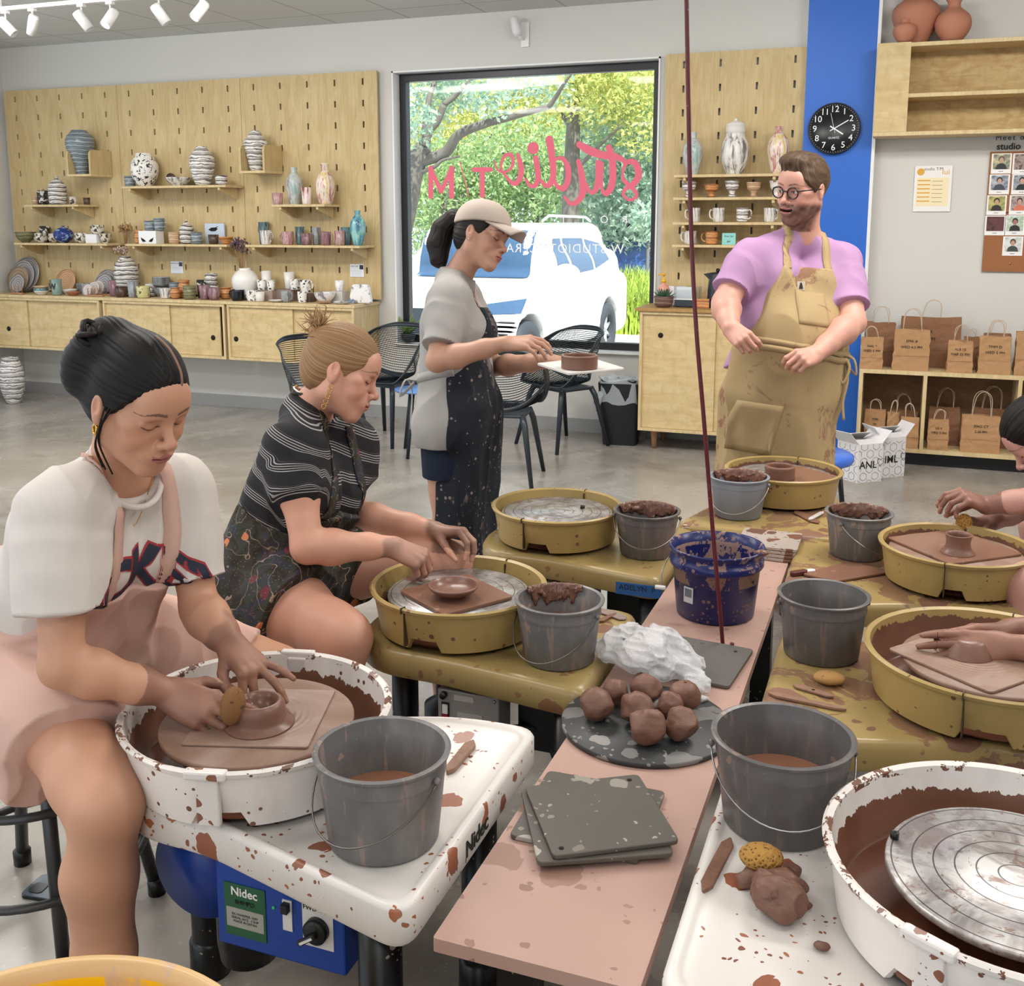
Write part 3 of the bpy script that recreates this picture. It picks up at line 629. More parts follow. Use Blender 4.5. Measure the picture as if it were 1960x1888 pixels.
for a in [('tumb', 503, 20, 42, 'teal', 'ceramic_tumbler', 'tall teal black tumbler behind the grey white mug', CU, 0, .08), ('mug', 507, 22, 27, 'wgrey', 'ceramic_mug', 'grey and white drip mug at the left of the right lower shelf', MG, .45, -.02),
          ('mug', 549, 24, 25, 'pinkdrip', 'ceramic_mug', 'plum pink drip mug with its handle to the left', MG, -.5, 0), ('tumb', 572, 18, 34, 'teal', 'ceramic_tumbler', 'blue and black drip tumbler on the right lower shelf', CU, 0, .06),
          ('cup', 585, 21, 22, 'plum', 'ceramic_cup', 'plum cup with a grey lip beside the blue tumbler', CU, 0, -.02), ('tumb', 604, 17, 33, 'greyp', 'ceramic_tumbler', 'pale green grey tumbler behind the dusky pink mug', CU, 0, .05),
          ('mug', 622, 21, 25, 'plum', 'ceramic_mug', 'dusky plum mug with its handle to the right', MG, .45, -.02), ('cup', 649, 20, 28, 'pinkdrip', 'ceramic_cup', 'red streaked cup left of the big blue bottle', CU, 0, -.03), ('tumb', 662, 22, 34, 'teal', 'ceramic_tumbler', 'dark green tumbler beside the big blue bottle', CU, 0, .05)]:
    pot(a[0], a[1], a[2], a[3], Z4, SH+a[9], G[a[4]], a[5], a[6], a[7], handle=a[8])
pot('bottle', 684, 31, 66, Z4, SH-.02, G['aqua'], 'bottle_vase', 'large blue green glazed bottle at the right end of the lower shelf', VS)
# --- worktop (z .932)
def plate(u, r, y, z, mat, label, tilt=.28, grp=None, name='ceramic_plate'):
    p = Yp(u, 500, y); s = scl((p.x, y, z)); R = r*s
    o = MB().lathe([(0, 0), (R*.6, 0), (R, .012), (R, .017), (R*.62, .006), (0, .006)], seg=40, M=Matrix.Rotation(PI/2, 3, 'X')).obj(name, mat, None, (p.x, y, z+R*math.cos(tilt)))
    o.rotation_euler[0] = -tilt; return tag(o, label, 'plate', grp)
plate(48, 34, 7.25, ZC, G['ringg'], 'large grey plate at the back of the leftmost plate stack')
plate(41, 31, 7.20, ZC, G['ringg'], 'grey ringed plate second in the leftmost plate stack')
plate(33, 26, 7.14, ZC, G['ringm'], 'tan and grey ringed plate in front of the leftmost stack')
plate(31, 18, 7.07, ZC, G['ringg'], 'small grey round plate at the very front of the leftmost stack')
plate(125, 23.5, 7.22, ZC, G['ringo'], 'orange brown plate with a spiral ring pattern')
plate(203, 24, 7.26, ZC, G['ringg'], 'dark grey ringed plate leaning behind the striped vase')
plate(197, 21, 7.21, ZC, G['ringg'], 'grey ringed plate left of the striped vase with dried flowers')
for i, (u, r) in enumerate([(186, 14.5), (178, 13.5), (166, 11.5)]):
    plate(u, r, 7.13-.045*i, ZC, G['ringw'], ['small pinkish plate at the back of the wooden rack', 'small pink and white plate in the middle of the wooden rack', 'small white spiral plate at the front of the wooden rack'][i])
rk = thing('plate_rack', 'low wooden peg rack holding small pinkish plates', 'rack', (Yp(182, 560, 7.0).x, 7.0, ZC))
MB().box((0, 0, .008), (.17, .02, .014)).obj('rail', M['wleg'], rk); MB().box((0, .12, .008), (.17, .02, .014)).obj('rail', M['wleg'], rk)
for i in range(5): MB().lathe([(.004, 0), (.004, .055)], (-.075+.036*i, 0, .015), 8).obj('peg', M['wleg'], rk)
rk = thing('plate_rack', 'small wooden peg rack in front of the leftmost plates', 'rack', (Yp(32, 560, 6.99).x, 6.99, ZC))
MB().box((0, 0, .008), (.15, .02, .014)).obj('rail', M['wleg'], rk)
for i in range(4): MB().lathe([(.004, 0), (.004, .06)], (-.06+.04*i, 0, .015), 8).obj('peg', M['wleg'], rk)
for i, (m_, nm) in enumerate([('wht', 'lowest white'), ('aqua', 'second'), ('tan', 'topmost')]):
    pot('dish', 68, 29, 8, ZC+.0185*i, 7.03, G[m_], 'wavy_dish', nm+' wavy dish in the pile beside the letter cup', 'dish', smooth=True)
cupW = pot('cup', 98, 20, 30, ZC, 7.03, potm('plain', '8aa39a'), 'letter_cup', 'green cup with big black letters on the worktop', CU)
text('W', .07, M['black'], 'lettering', cupW, FRONT((-.006, -.0455, .072)), bold=.002)
for a in [('dish', 122, 30, 10, 'wht', 'ceramic_dish', 'white dish with a dark rim in front of the spiral plate', 'dish', 0, 0), ('dish', 129, 28, 7, 'terra', 'ceramic_dish', 'terracotta dish in front of the spiral plate', 'dish', 0, -.08), ('bowl', 150, 26, 20, 'greyp', 'ceramic_bowl', 'pale grey bowl behind the plate rack', BW, 0, .1),
          ('tumb', 208, 19, 30, 'plum', 'ceramic_tumbler', 'mauve tumbler left of the striped vase', CU, 0, -.03), ('cup', 222, 21, 20, 'brown', 'ceramic_cup', 'dark brown cup in front of the striped vase', CU, 0, -.09), ('tumb', 245, 20, 31, 'greyp', 'ceramic_tumbler', 'grey tumbler in front of the striped vase', CU, 0, -.09),
          ('mug', 265, 27, 22, 'yel', 'ceramic_mug', 'pale yellow green mug with its handle to the left', MG, -.5, -.09), ('cup', 281, 22, 24, 'gs', 'ceramic_cup', 'dark striped cup behind the yellow green mug', CU, 0, .07), ('bowl', 300, 34, 18, 'greyp', 'ceramic_bowl', 'large grey bowl under the pile of bowls', BW, 0, .08),
          ('mug', 308, 22, 19, 'wgrey', 'ceramic_mug', 'white and grey marbled mug in front of the bowl pile', MG, .35, -.08), ('cup', 326, 20, 28, 'bluegrey', 'ceramic_cup', 'pale blue cup behind the orange white bowl', CU, 0, .06), ('squat', 327, 20, 21, 'orange', 'ceramic_jar', 'small squat orange and grey jar', JR, 0, -.09), ('pitch', 345, 28, 34, 'orange', 'ceramic_pitcher', 'mottled orange jug behind the green striped cup', 'jug', 0, .03),
          ('cup', 355, 25, 26, 'green', 'ceramic_cup', 'green and cream striped cup in the middle of the worktop', CU, 0, -.09), ('tumb', 380, 21, 34, 'dark', 'ceramic_tumbler', 'black tumbler behind the mauve tumbler', CU, 0, .07), ('tumb', 384, 22, 27, 'plum', 'ceramic_tumbler', 'mauve tumbler left of the wine red cup', CU, 0, -.07), ('cup', 398, 25, 27, 'gs', 'ceramic_cup', 'black and white striped cup at the base of the cup stack', CU, 0, .08),
          ('round', 402, 25, 23, 'plum', 'ceramic_cup', 'round wine red cup in front of the striped cup stack', CU, 0, -.09), ('squat', 425, 26, 22, 'orange', 'ceramic_jar', 'orange jar left of the drip glazed white vase', JR, 0, .02), ('mug', 448, 27, 21, 'black', 'ceramic_mug', 'black mug with a cream handle in front of the drip vase', MG, -.45, -.09),
          ('mug', 476, 23, 20, 'whtbk', 'ceramic_mug', 'small white mug with black marks beside the black mug', MG, -.2, -.09), ('cup', 491, 18, 18, 'wht', 'ceramic_jar', 'small square shouldered white jar in front', JR, 0, -.1), ('mug', 542, 21, 21, 'greyp', 'ceramic_mug', 'sage green mug in front of the grey risers', MG, .25, -.08), ('mug', 573, 19, 21, 'whtbk', 'ceramic_mug', 'black and white brush painted mug on the worktop', MG, 0, -.09),
          ('bowl', 617, 41, 20, 'marb', 'ceramic_bowl', 'wide white bowl with dark veins near the window end', BW, 0, -.06)]:
    pot(a[0], a[1], a[2], a[3], ZC, 7.12+a[9], G[a[4]], a[5], a[6], a[7], handle=a[8])
for i in range(4): pot('bowl', 301, 34, 9, ZC+.075+.016*i, 7.2, G['greyp'], 'ceramic_bowl', ['lowest', 'second', 'third', 'topmost'][i]+' shallow bowl in the pile of grey green bowls', BW)
pot('cup', 398, 24, 21, ZC+.111, 7.2, G['gs'], 'ceramic_cup', 'black and white striped cup topmost of the cup stack', CU)
v1 = pot('ball2', 234, 45, 76, ZC, 7.15, G['gs'], 'striped_vase', 'grey white striped vase holding dried pale flowers', VS)
v2 = pot('ball2', 464, 51, 60, ZC, 7.14, G['topw'], 'drip_vase', 'round grey vase with dripping white top holding purple dried flowers', VS)
def dried(u, z, h, sp, cols, label, n=26, y=7.15, seed=1):
    r = random.Random(seed); p = Yp(u, 450, y); t = thing('dried_flowers', label, 'dried flowers', (p.x, y, z))
    m = MB(); f = MB()
    for i in range(n):
        a = r.uniform(0, 6.28); q = sp*math.sqrt(r.random()); top = Vector((math.cos(a)*q, math.sin(a)*q*.7, h*r.uniform(.62, 1)))
        m.tube([(math.cos(a)*.008, math.sin(a)*.008, -.05), top*.5+Vector((0, 0, 0)), top], .0011, 5)
        for k in range(5):
            c = top+Vector((r.gauss(0, .012), r.gauss(0, .012), r.gauss(0, .013))); f.sphere(c, r.uniform(.005, .011), 6, 4, sc=(1, .5, 1.2), M=Matrix.Rotation(r.uniform(0, 6), 3, 'X') @ Matrix.Rotation(r.uniform(0, 6), 3, 'Z'))
    m.obj('stems', G['straw'], t); f.obj('blooms', cols, t)
dried(230, ZC+.30, .11, .05, potm('patch', 'c9b3a3', 'b8968a', 'e0cfc2', 40, .5, 3), 'pale pink dried flowers in the striped vase', 20)
dried(460, ZC+.235, .24, .075, potm('patch', '5b4656', '7c6470', '3f3340', 50, .5, 4), 'purple brown dried flowers in the drip glazed vase', 30, 7.14, 2)
dried(240, Z4+.02, .13, .05, G['straw'], 'ball of tan dried grass on the middle lower shelf', 30, 7.2, 5)
def riser(u, w, h, label, y=7.14, d=.10, mat='c9c6c2'):
    x = Yp(u, 500, y).x; s = scl((x, y, ZC)); o = MB().box((0, 0, h*s/2), (w*s, d, h*s)).obj('display_block', plain('block_paint', mat, .6), None, (x, y, ZC+.0006)); return tag(o, label, 'display block'), ZC+h*s+.001
_, r1 = riser(508, 40, 19, 'dusky grey block under the white jars', mat='a58d85'); _, r2 = riser(548, 40, 21, 'dusky grey block behind the sage green mug', 7.2, mat='8e7a74'); _, r3 = riser(585, 28, 16, 'dark brown block behind the brush painted mug', 7.13, mat='6f5f5a'); _, r4 = riser(648, 26, 21, 'white block under the upturned cup', 7.17)
pot('cup', 495, 17, 20, r1, 7.11, G['whtbk'], 'ceramic_jar', 'small square white jar with a black bird, left on the block', JR); pot('cup', 513, 15, 20, r1, 7.11, G['whtbk'], 'ceramic_jar', 'small white jar with black flecks, right on the block', JR)
pot('cup', 505, 19, 36, r1, 7.175, G['wht'], 'ceramic_tumbler', 'plain white tumbler behind the two small white jars', CU)
pot('tumb', 549, 21, 32, r2, 7.22, G['wht'], 'ceramic_tumbler', 'tall plain white cup left of the black white mug', CU); pot('mug', 559, 20, 20, r2, 7.155, G['whtbk'], 'ceramic_mug', 'white mug with small black figure on the grey block', MG, handle=.3)
pot('mug', 580, 22, 25, r3, 7.13, G['whtbk'], 'ceramic_mug', 'black and white splashed mug with a yellow handle on the dark block', MG, handle=.5)
pot('tumb', 646, 18, 20, r4, 7.17, G['marb'], 'ceramic_cup', 'white cup with a dark vein standing on the white block', CU)
pot('dish', 522, 30, 4, ZC, 7.0, G['wht'], 'ceramic_dish', 'flat white dish at the front of the worktop', 'dish'); pot('dish', 648, 32, 5, ZC, 6.99, G['marb'], 'ceramic_dish', 'flat white veined dish near the window end', 'dish'); pot('dish', 616, 26, 3, ZC, 6.99, G['tan'], 'ceramic_dish', 'tiny flat tan dish before the white veined bowl', 'dish')
o = tag(MB().prism(roundpoly([(-.10, 0), (.10, 0), (.072, .145), (-.065, .145)], .02), -.02, .02, M=frameM((0, 0, 0), (1, 0, 0), (0, 0, 1))).obj('slab_vase', G['marb'], None, (Yp(688, 570, 7.1).x, 7.12, ZC+.001)), 'flat white trapezoid vase with blue grey line drawing', VS); bevel(o, .008)
tag(MB().tube(smoothp3([(-.03, 0, .02), (-.012, 0, .035), (0, 0, .02), (.014, 0, .036), (.03, 0, .02), (.014, 0, .006), (0, 0, .02), (-.012, 0, .006)], 4, True), .0045, 6, closed=True).obj('looped_ornament', plain('blue_grey_glaze', '6f86a6', .2), None, (Yp(672, 570, 7.0).x, 7.0, ZC+.003)), 'blue grey looped ceramic ornament before the trapezoid vase', 'ornament')
# small info cards pinned to the pegboard
for u, v, ttl, nm in ((337, 512, 'WAYS TO WORK', 'white info card pinned left, above the pile of bowls'), (682, 518, 'EASY LINES', 'white info card pinned near the window end of the pegboard')):
    p = Yp(u, v, 7.29); c = tag(MB().box((0, 0, 0), (.122, .003, .10)).obj('info_card', plain('card_white', 'e9edf0', .6), None, (p.x, PY-.013, p.z)), nm, 'card')
    text(ttl[:4]+' '+ttl[5:9], .014, M['black'], 'lettering', c, FRONT((-.02, -.002, .032)), .0003); MB().box((.04, -.0021, .026), (.034, .0006, .034)).obj('picture', M['charcoal'], c)
    for k in range(4): MB().box((-.005, -.0021, -.004-.012*k), (.092, .0005, .003)).obj('print_line', plain('pale_ink', 'b9c4cc'), c)
# --- right pegboard pottery
SR = 7.18
pot('bottle', 1323, 38, 80, RZ[0], SR, G['multi'], 'bottle_vase', 'pale blue and white bottle vase right of the window, behind the red cord', VS)
pot('urn2', 1403, 54, 76, RZ[0], SR, G['wgrey'], 'lidded_urn', 'large brown pink urn with vertical white drips on the top shelf', VS)
pot('jarl', 1403, 38, 27, RZ[0]+.262, SR, G['wht'], 'urn_lid', 'white drip glazed domed lid on the large urn', 'lid', knob=True, smooth=False)
pot('bottle', 1485, 42, 88, RZ[0], SR, G['yelred'], 'bottle_vase', 'pink and white bottle vase with a thin pale neck behind the man', VS)
for i, (u, m_, nm) in enumerate([(1318, 'gs2', 'white and grey banded footed cup behind the red cord'), (1361, 'orange', 'orange footed cup on the second shelf'), (1400, 'gs2', 'white and grey banded footed cup with a wide base'), (1441, 'tan', 'tan banded footed cup on the second shelf'), (1485, 'wht', 'white footed cup at the edge, beside the man\'s glasses')]):
    pot('foot', u, 29, [31, 25, 32, 28, 31][i], RZ[1], SR, G[m_], 'footed_cup', nm, CU)
for i, (u, m_, nm, s_) in enumerate([(1329, 'wgrey', 'pale grey mug on the third shelf, its handle to the left', -.5), (1376, 'wgrey', 'white mug with grey vertical stripes on the third shelf', -.5), (1421, 'gs2', 'white and grey banded mug with its handle to the right', .5), (1474, 'wgrey', 'pale mug at the right of the third shelf beside the man', .3)]):
    pot('mug', u, 24, 27, RZ[2], SR, G[m_], 'ceramic_mug', nm, MG, handle=s_)
pot('mug', 1323, 25, 26, RZ[3], SR, G['wgrey'], 'ceramic_mug', 'white and grey striped mug on the lowest right shelf', MG, handle=-.5)
pot('mug', 1364, 26, 25, RZ[3], SR, G['orange'], 'ceramic_mug', 'marbled orange mug on the lowest right shelf', MG, handle=-.55)
c = card(1384, 1410, RZ[3], .078, 7.16, plain('aqua_card', '8fd3cf', .6), 'aqua blue price card standing on the lowest right shelf', 'price_card'); text('First Set', .018, M['black'], 'lettering', c, FRONT((0, -.0025, .056)), .0003); text('$87', .016, M['black'], 'lettering', c, FRONT((0, -.0025, .02)), .0003)
# ================= clock, upper shelves, cork board, bag shelf =================
ck = thing('wall_clock', 'round black wall clock with white numerals on the blue column', 'clock', Yp(1597, 247, 7.26))
Rk = 48*scl(ck.location)
rotx = Matrix.Rotation(PI/2, 3, 'X')
MB().lathe([(0, -.0), (Rk, 0), (Rk, .035), (Rk*.955, .042), (Rk*.94, .034), (0, .034)], seg=56, M=rotx).obj('case', plain('clock_black', '101218', .35), ck)
WH = plain('clock_white', 'f1f1f1', .5)
for i in range(1, 13):
    a = PI/2-i*PI/6; text(str(i), Rk*.34, WH, 'numeral', ck, FRONT((math.cos(a)*Rk*.74, -.0345, math.sin(a)*Rk*.74)), .0005)
tk = MB()
for i in range(60):
    a = i*PI/30; tk.box((math.cos(a)*Rk*.91, -.0345, math.sin(a)*Rk*.91), (.003, .001, .003))
tk.obj('minute_dots', WH, ck)
def hand(a, L, w, nm, back=.14): MB().box((0, 0, (L-back*L)/2), (w, .0015, L+back*L), Matrix.Rotation(0, 3, 'Y')).obj(nm, WH, ck)
for a, L, w, y, nm in ((60, .62, .006, -.0365, 'minute_hand'), (123, .42, .008, -.038, 'hour_hand'), (-14, .62, .0022, -.0395, 'second_hand')):
    o = MB().box((0, 0, Rk*(L-.18)/2), (w, .0012, Rk*(L+.18))).obj(nm, WH, ck, (0, y, 0)); o.rotation_euler[1] = math.radians(a)
text('QUARTZ', .017, WH, 'lettering', ck, FRONT((0, -.0345, -Rk*.36)), .0003)
# upper shelf unit
us = thing('wall_shelf_unit', 'long plywood shelf unit high on the wall right of the blue column', 'shelf', (0, 7.08, 0))
ux = 1.75
for z, nm in ((2.635, 'shelf_board'), (2.332, 'shelf_board')):
    bevel(MB().box((ux/2-.02, .13, z-.012), (ux, .26, .024)).obj(nm, M['plyd'], us), .002)
bevel(MB().box((ux/2-.12, .13, 2.091), (ux+.19, .26, .024)).obj('shelf_board', M['plyd'], us), .002)
MB().box((ux/2-.02, .262, 2.37), (ux, .012, .54)).obj('back_panel', wood('shade_ply', 'c6ab78', 'b0905c', (.4, 1.2, 1.2)), us)
bevel(MB().box((-.115, .13, 2.371), (.195, .262, .537)).obj('end_box', M['plyh'], us), .002)
G['terra'] = (lambda n: (n.set(Base_Color=n.mix(n.noise(n.co(), 9, 4), 'c08469', 'b2765c'), Roughness=.8), n.m)[1])(NT('terracotta_clay'))
PR['big'] = [(.42, 0), (.50, .04), (.82, .28), (1, .50), (.93, .66), (.66, .76), (.55, .80), (.53, .88), (.66, 1)]
PR['carafe'] = [(.46, 0), (.60, .04), (.90, .22), (1, .40), (.88, .58), (.50, .72), (.36, .78), (.36, .88), (.54, 1)]
PR['olla'] = [(.36, 0), (.62, .08), (.95, .35), (1, .52), (.85, .75), (.42, .84), (.36, .9), (.38, 1)]
pot('big', 1731, 87, 104, 2.641, 7.24, G['terra'], 'clay_jar', 'large round terracotta jar touching the top of the picture', 'jar')
pot('olla', 1712, 44, 42, 2.641, 7.125, G['terra'], 'clay_jar', 'small round terracotta jar in front of the large one', 'jar')
pot('carafe', 1801, 66, 80, 2.641, 7.17, G['terra'], 'clay_jar', 'terracotta carafe with a flared neck, rightmost on the upper shelf', 'jar')
# cork board with instant photos
cb = thing('cork_board', 'brown cork board of two panels pinned with instant photos', 'board', (.485, 7.352, 0))
cork = NT('cork'); cork.set(Base_Color=cork.mix(cork.noise(cork.co(), 70, 3, .7), 'a9714a', '8f5c3a'), Roughness=.9); cork = cork.m
for z0, z1 in ((1.238, 1.604), (1.612, 1.985)): MB().box((.45, -.006, (z0+z1)/2), (.9, .012, z1-z0)).obj('cork_panel', cork, cb)
MB().sphere((.16, -.016, 1.29), .006).obj('push_pin', plain('brass_pin', 'd9b25e', .3, 1), cb)
grp = 'instant photos on the cork board'
def photo(u0, v0, u1, v1, bgc, hair, top, label, skin='c49a80', scene=False):
    u0, u1 = 1600+u0*.1854, 1600+u1*.1854; v0, v1 = 270+v0*.1854, 270+v1*.1854
    a = Yp(u0, v0, 7.335); b = Yp(u1, v1, 7.335); w = b.x-a.x; h = a.z-b.z
    t = thing('instant_photo', label, 'photo', ((a.x+b.x)/2, 7.338, (a.z+b.z)/2), 0, grp)
    MB().box((0, 0, 0), (w*.97, .002, h)).obj('card', plain('photo_card', 'f3f1ef', .4), t)
    n = NT('photo_background'); c = n.ramp(n.noise(n.co(), 26, 3, .6), [(.35, bgc[0]), (.52, bgc[1]), (.66, bgc[2])]); n.set(Base_Color=c, Roughness=.3)
    iw, ih = w*.82, h*.74; MB().box((0, -.0014, h*.085), (iw, .001, ih)).obj('picture', n.m, t)
    if not scene:
        F = lambda y: frameM((0, y, h*.085), (1, 0, 0), (0, 0, 1))
        circ = lambda cx, cy, rx, ry, k=18: [(cx+rx*math.cos(2*PI*i/k), cy+ry*math.sin(2*PI*i/k)) for i in range(k)]
        MB().prism([(-.34*iw, -.5*ih), (.34*iw, -.5*ih), (.27*iw, -.22*ih), (.1*iw, -.1*ih), (-.1*iw, -.1*ih), (-.27*iw, -.22*ih)], 0, .0004, M=F(-.0021)).obj('shoulders', plain('photo_shirt', top, .4), t)
        MB().prism(circ(0, .17*ih, .17*iw, .22*ih), 0, .0004, M=F(-.0025)).obj('hair', plain('photo_hair', hair, .4), t)
        MB().prism(circ(0, .10*ih, .125*iw, .18*ih), 0, .0004, M=F(-.0029)).obj('face', plain('photo_skin', skin, .4), t)
    MB().box((0, -.0014, -h*.39), (w*.22, .0006, .003)).obj('caption', M['charcoal'], t)
photo(1610, 130, 1808, 335, ('d9cc9a', '8d8f7a', '55604f'), '5c4d42', '1d1d22', 'topmost left photo: person in a dark top before a pale window')
photo(1588, 347, 1788, 550, ('c9cdd6', '8a8f9b', '4a4f5c'), '2a221f', '3c4150', 'second photo down on the left: dark haired person in a grey collar')
photo(1562, 562, 1756, 765, ('d5c27c', 'a3a05c', '6b6b3e'), '1d1715', '2a201e', 'third photo down on the left: person in dark straps on yellow')
photo(1542, 772, 1746, 974, ('3a2320', '6b3a38', '1c1716'), '000000', '111111', 'fourth photo down on the left: dark red shop interior', scene=True)
photo(1830, 128, 2030, 340, ('5c3a2d', 'a8958c', '2d2524'), '241c1a', '7c3b35', 'photo at the top of the right column: group in reddish light', scene=True)
photo(1820, 345, 2020, 550, ('6f737a', 'a9adb4', '35383e'), '15161a', '15161a', 'grey street photo, second in the right column')
photo(1795, 560, 1995, 762, ('7d5a60', 'b9a8a0', '3b3438'), '2b1f1c', 'd6765a', 'photo of a person in an orange top, third in the right column')
photo(1750, 768, 1945, 975, ('dfe3de', 'a4b89a', 'efefea'), '1c1a1a', '2b2021', 'photo of a person in a dark apron beside a pale green plant', 'a8706a')
photo(1726, 985, 1925, 1186, ('e9eae6', 'd5d9d6', 'a5ab9f'), '3a302a', '3a4440', 'lowest photo: bearded person in a dark green coat')
ink = plain('black_ink', '26241f', .6)
wl = thing('wall_lettering', 'small black lettering above the cork board', 'lettering', Yp(1938, 273, 7.355))
text('Meet our', .045, ink, 'lettering', wl, FRONT((.01, 0, .03)), .0005, spacing=1.3); text('studio', .055, ink, 'lettering', wl, FRONT((-.02, 0, -.024)), .0005, bold=.001); text('T/M', .035, ink, 'lettering', wl, FRONT((.10, 0, -.028)), .0005)
# schedule poster
pa, pb_ = Yp(1752, 318, 7.35), Yp(1818, 405, 7.35); pw, ph = pb_.x-pa.x, pa.z-pb_.z
po = thing('schedule_poster', 'white paper schedule with yellow stripes taped to the wall', 'poster', ((pa.x+pb_.x)/2, 7.352, (pa.z+pb_.z)/2))
MB().box((0, 0, 0), (pw, .002, ph)).obj('sheet', plain('poster_paper', 'efebe8', .5), po)
yl, yp_ = plain('ochre_ink', 'dfa63e', .6), plain('pale_yellow_ink', 'f0d79c', .6)
MB().box((0, -.0013, -.02), (pw*.86, .0005, ph*.62)).obj('yellow_field', plain('cream_ink', 'f2e3bd', .6), po)
for k in range(6): MB().box((-pw*.24, -.0018, ph*(.18-.09*k)), (pw*.34, .0005, ph*.026)).obj('stripe', yl, po)
for k in range(6): MB().box((pw*.12, -.0018, ph*(.165-.09*k)), (pw*.28, .0005, ph*.012)).obj('print_line', plain('brown_ink', 'b08d5c'), po)
MB().prism([(pw*.1*math.cos(i*PI/8)-pw*.34, pw*.1*math.sin(i*PI/8)+ph*.37) for i in range(16)], 0, .0006, M=FRONT((0, -.0013, 0))).obj('sun_mark', yl, po)
text('studio T/M', .026, ink, 'lettering', po, FRONT((.0, -.0014, ph*.43)), .0003); text('lui', .05, yl, 'lettering', po, FRONT((pw*.33, -.0014, ph*.36)), .0003)
# camera device above the window
cd = thing('wall_sensor', 'small white security camera above the window', 'security camera', Yp(999, 58, 7.34))
MB().box((.02, .012, -.03), (.06, .012, .17)).obj('mount_plate', M['wbul'], cd)
o = MB().lathe([(0, 0), (.028, .004), (.033, .03), (.030, .13), (.012, .14), (0, .14)], seg=18).obj('housing', M['wbul'], cd, (-.012, -.05, -.05)); o.rotation_euler = (.25, -.15, 0)
MB().box((-.03, -.085, .045), (.018, .006, .075)).obj('lens_strip', M['black'], cd)
MB().tube([(.01, .0, -.06), (0, -.04, -.06), (-.008, -.045, -.03)], .01, 8).obj('bracket', M['wbul'], cd)
# track lights
tr = thing('ceiling_track', 'white ceiling track carrying the small spotlights', 'light track', (-5.2, 5.7, 2.965))
MB().box((0, 0, 0), (2.3, .035, .025)).obj('rail', M['wbul'], tr)
MB().box((-.6, 0, .045), (.02, .02, .09)).obj('hanger', M['wbul'], tr); MB().box((.6, 0, .045), (.02, .02, .09)).obj('hanger', M['wbul'], tr)
em = NT('lit_lamp'); em.set(Emission_Color=(1, .97, .9, 1), Emission_Strength=30.0); em = em.m
specs = [(12, 52, -60, 0, 'leftmost white spotlight, cut by the left edge, tilted right'), (63, 40, 40, 0, 'white spotlight second from the left, tilted left'), (157, 36, -38, 0, 'white spotlight third from the left, tilted right'),
         (211, 18, 10, 1, 'lit white spotlight pointing into the room, left of the two lit'), (305, 25, -35, 0, 'white spotlight between the two lit ones, tilted right'), (384, 14, 22, 1, 'lit white spotlight at the right end of the track')]
for u, v, ang, lit, lb in specs:
    p = Yp(u, v, 5.7); s = thing('spotlight', lb, 'spotlight', (p.x, 5.7, 2.952), 0, 'white spotlights on the ceiling track')
    MB().box((0, 0, -.008), (.05, .03, .02)).obj('adapter', M['wbul'], s); MB().tube([(0, 0, -.015), (0, 0, -.06)], .006, 8).obj('stem', M['wbul'], s)
    can = MB().lathe([(0, .055), (.03, .055), (.034, .04), (.034, -.075), (.028, -.075), (.026, -.05), (0, -.05)], seg=20).obj('can', M['wbul'], s, (0, 0, -.095))
    d = Vector((math.sin(math.radians(-ang)), .35 if not lit else -.75, -1.0)).normalized(); can.rotation_mode = 'QUATERNION'; can.rotation_quaternion = (-d).to_track_quat('Z', 'Y')
    MB().lathe([(0, -.052), (.026, -.052), (.026, -.0505), (0, -.0505)], seg=20).obj('lamp_face', em if lit else M['wbul'], can)
# ---- bag shelf ----
BY = 7.0
bs = thing('bag_shelf', 'low open plywood shelf with two bays holding paper bags', 'shelf', (0, BY, 0))
x0, x1, x2, x3 = -.212, .092, .605, 1.25
x1 = Yp(1768, 780, BY).x; x2 = Yp(1950, 780, BY).x
MB().box(((x0+x3)/2, .17, .606), (x3-x0, .34, .026)).obj('top_board', M['plyd'], bs); MB().box(((x0+x3)/2, .17, .105), (x3-x0, .34, .026)).obj('bottom_board', M['plyd'], bs)
for x in (x0+.012, x1, x2, x3): MB().box((x, .17, .355), (.022, .338, .476)).obj('divider', M['plyd'], bs)
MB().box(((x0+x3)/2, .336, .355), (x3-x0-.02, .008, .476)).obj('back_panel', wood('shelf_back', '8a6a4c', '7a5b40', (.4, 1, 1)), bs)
MB().box(((x0+x3)/2, .2, .046), (x3-x0-.1, .24, .092)).obj('plinth', M['black'], bs)
def papm(nm, a, b):
    n = NT(nm); o = n.co(); v = n.noise(n.scale(o, (1, 1, .6)), 16, 3, .6, 1.2); n.set(Base_Color=n.mix(n.noise(o, 40, 3), a, b), Roughness=.75); n.bump(v, .5, .02); return n.m
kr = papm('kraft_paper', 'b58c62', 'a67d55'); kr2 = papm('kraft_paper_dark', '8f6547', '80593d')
wh = plain('paper_handle', 'c4b09a', .7)
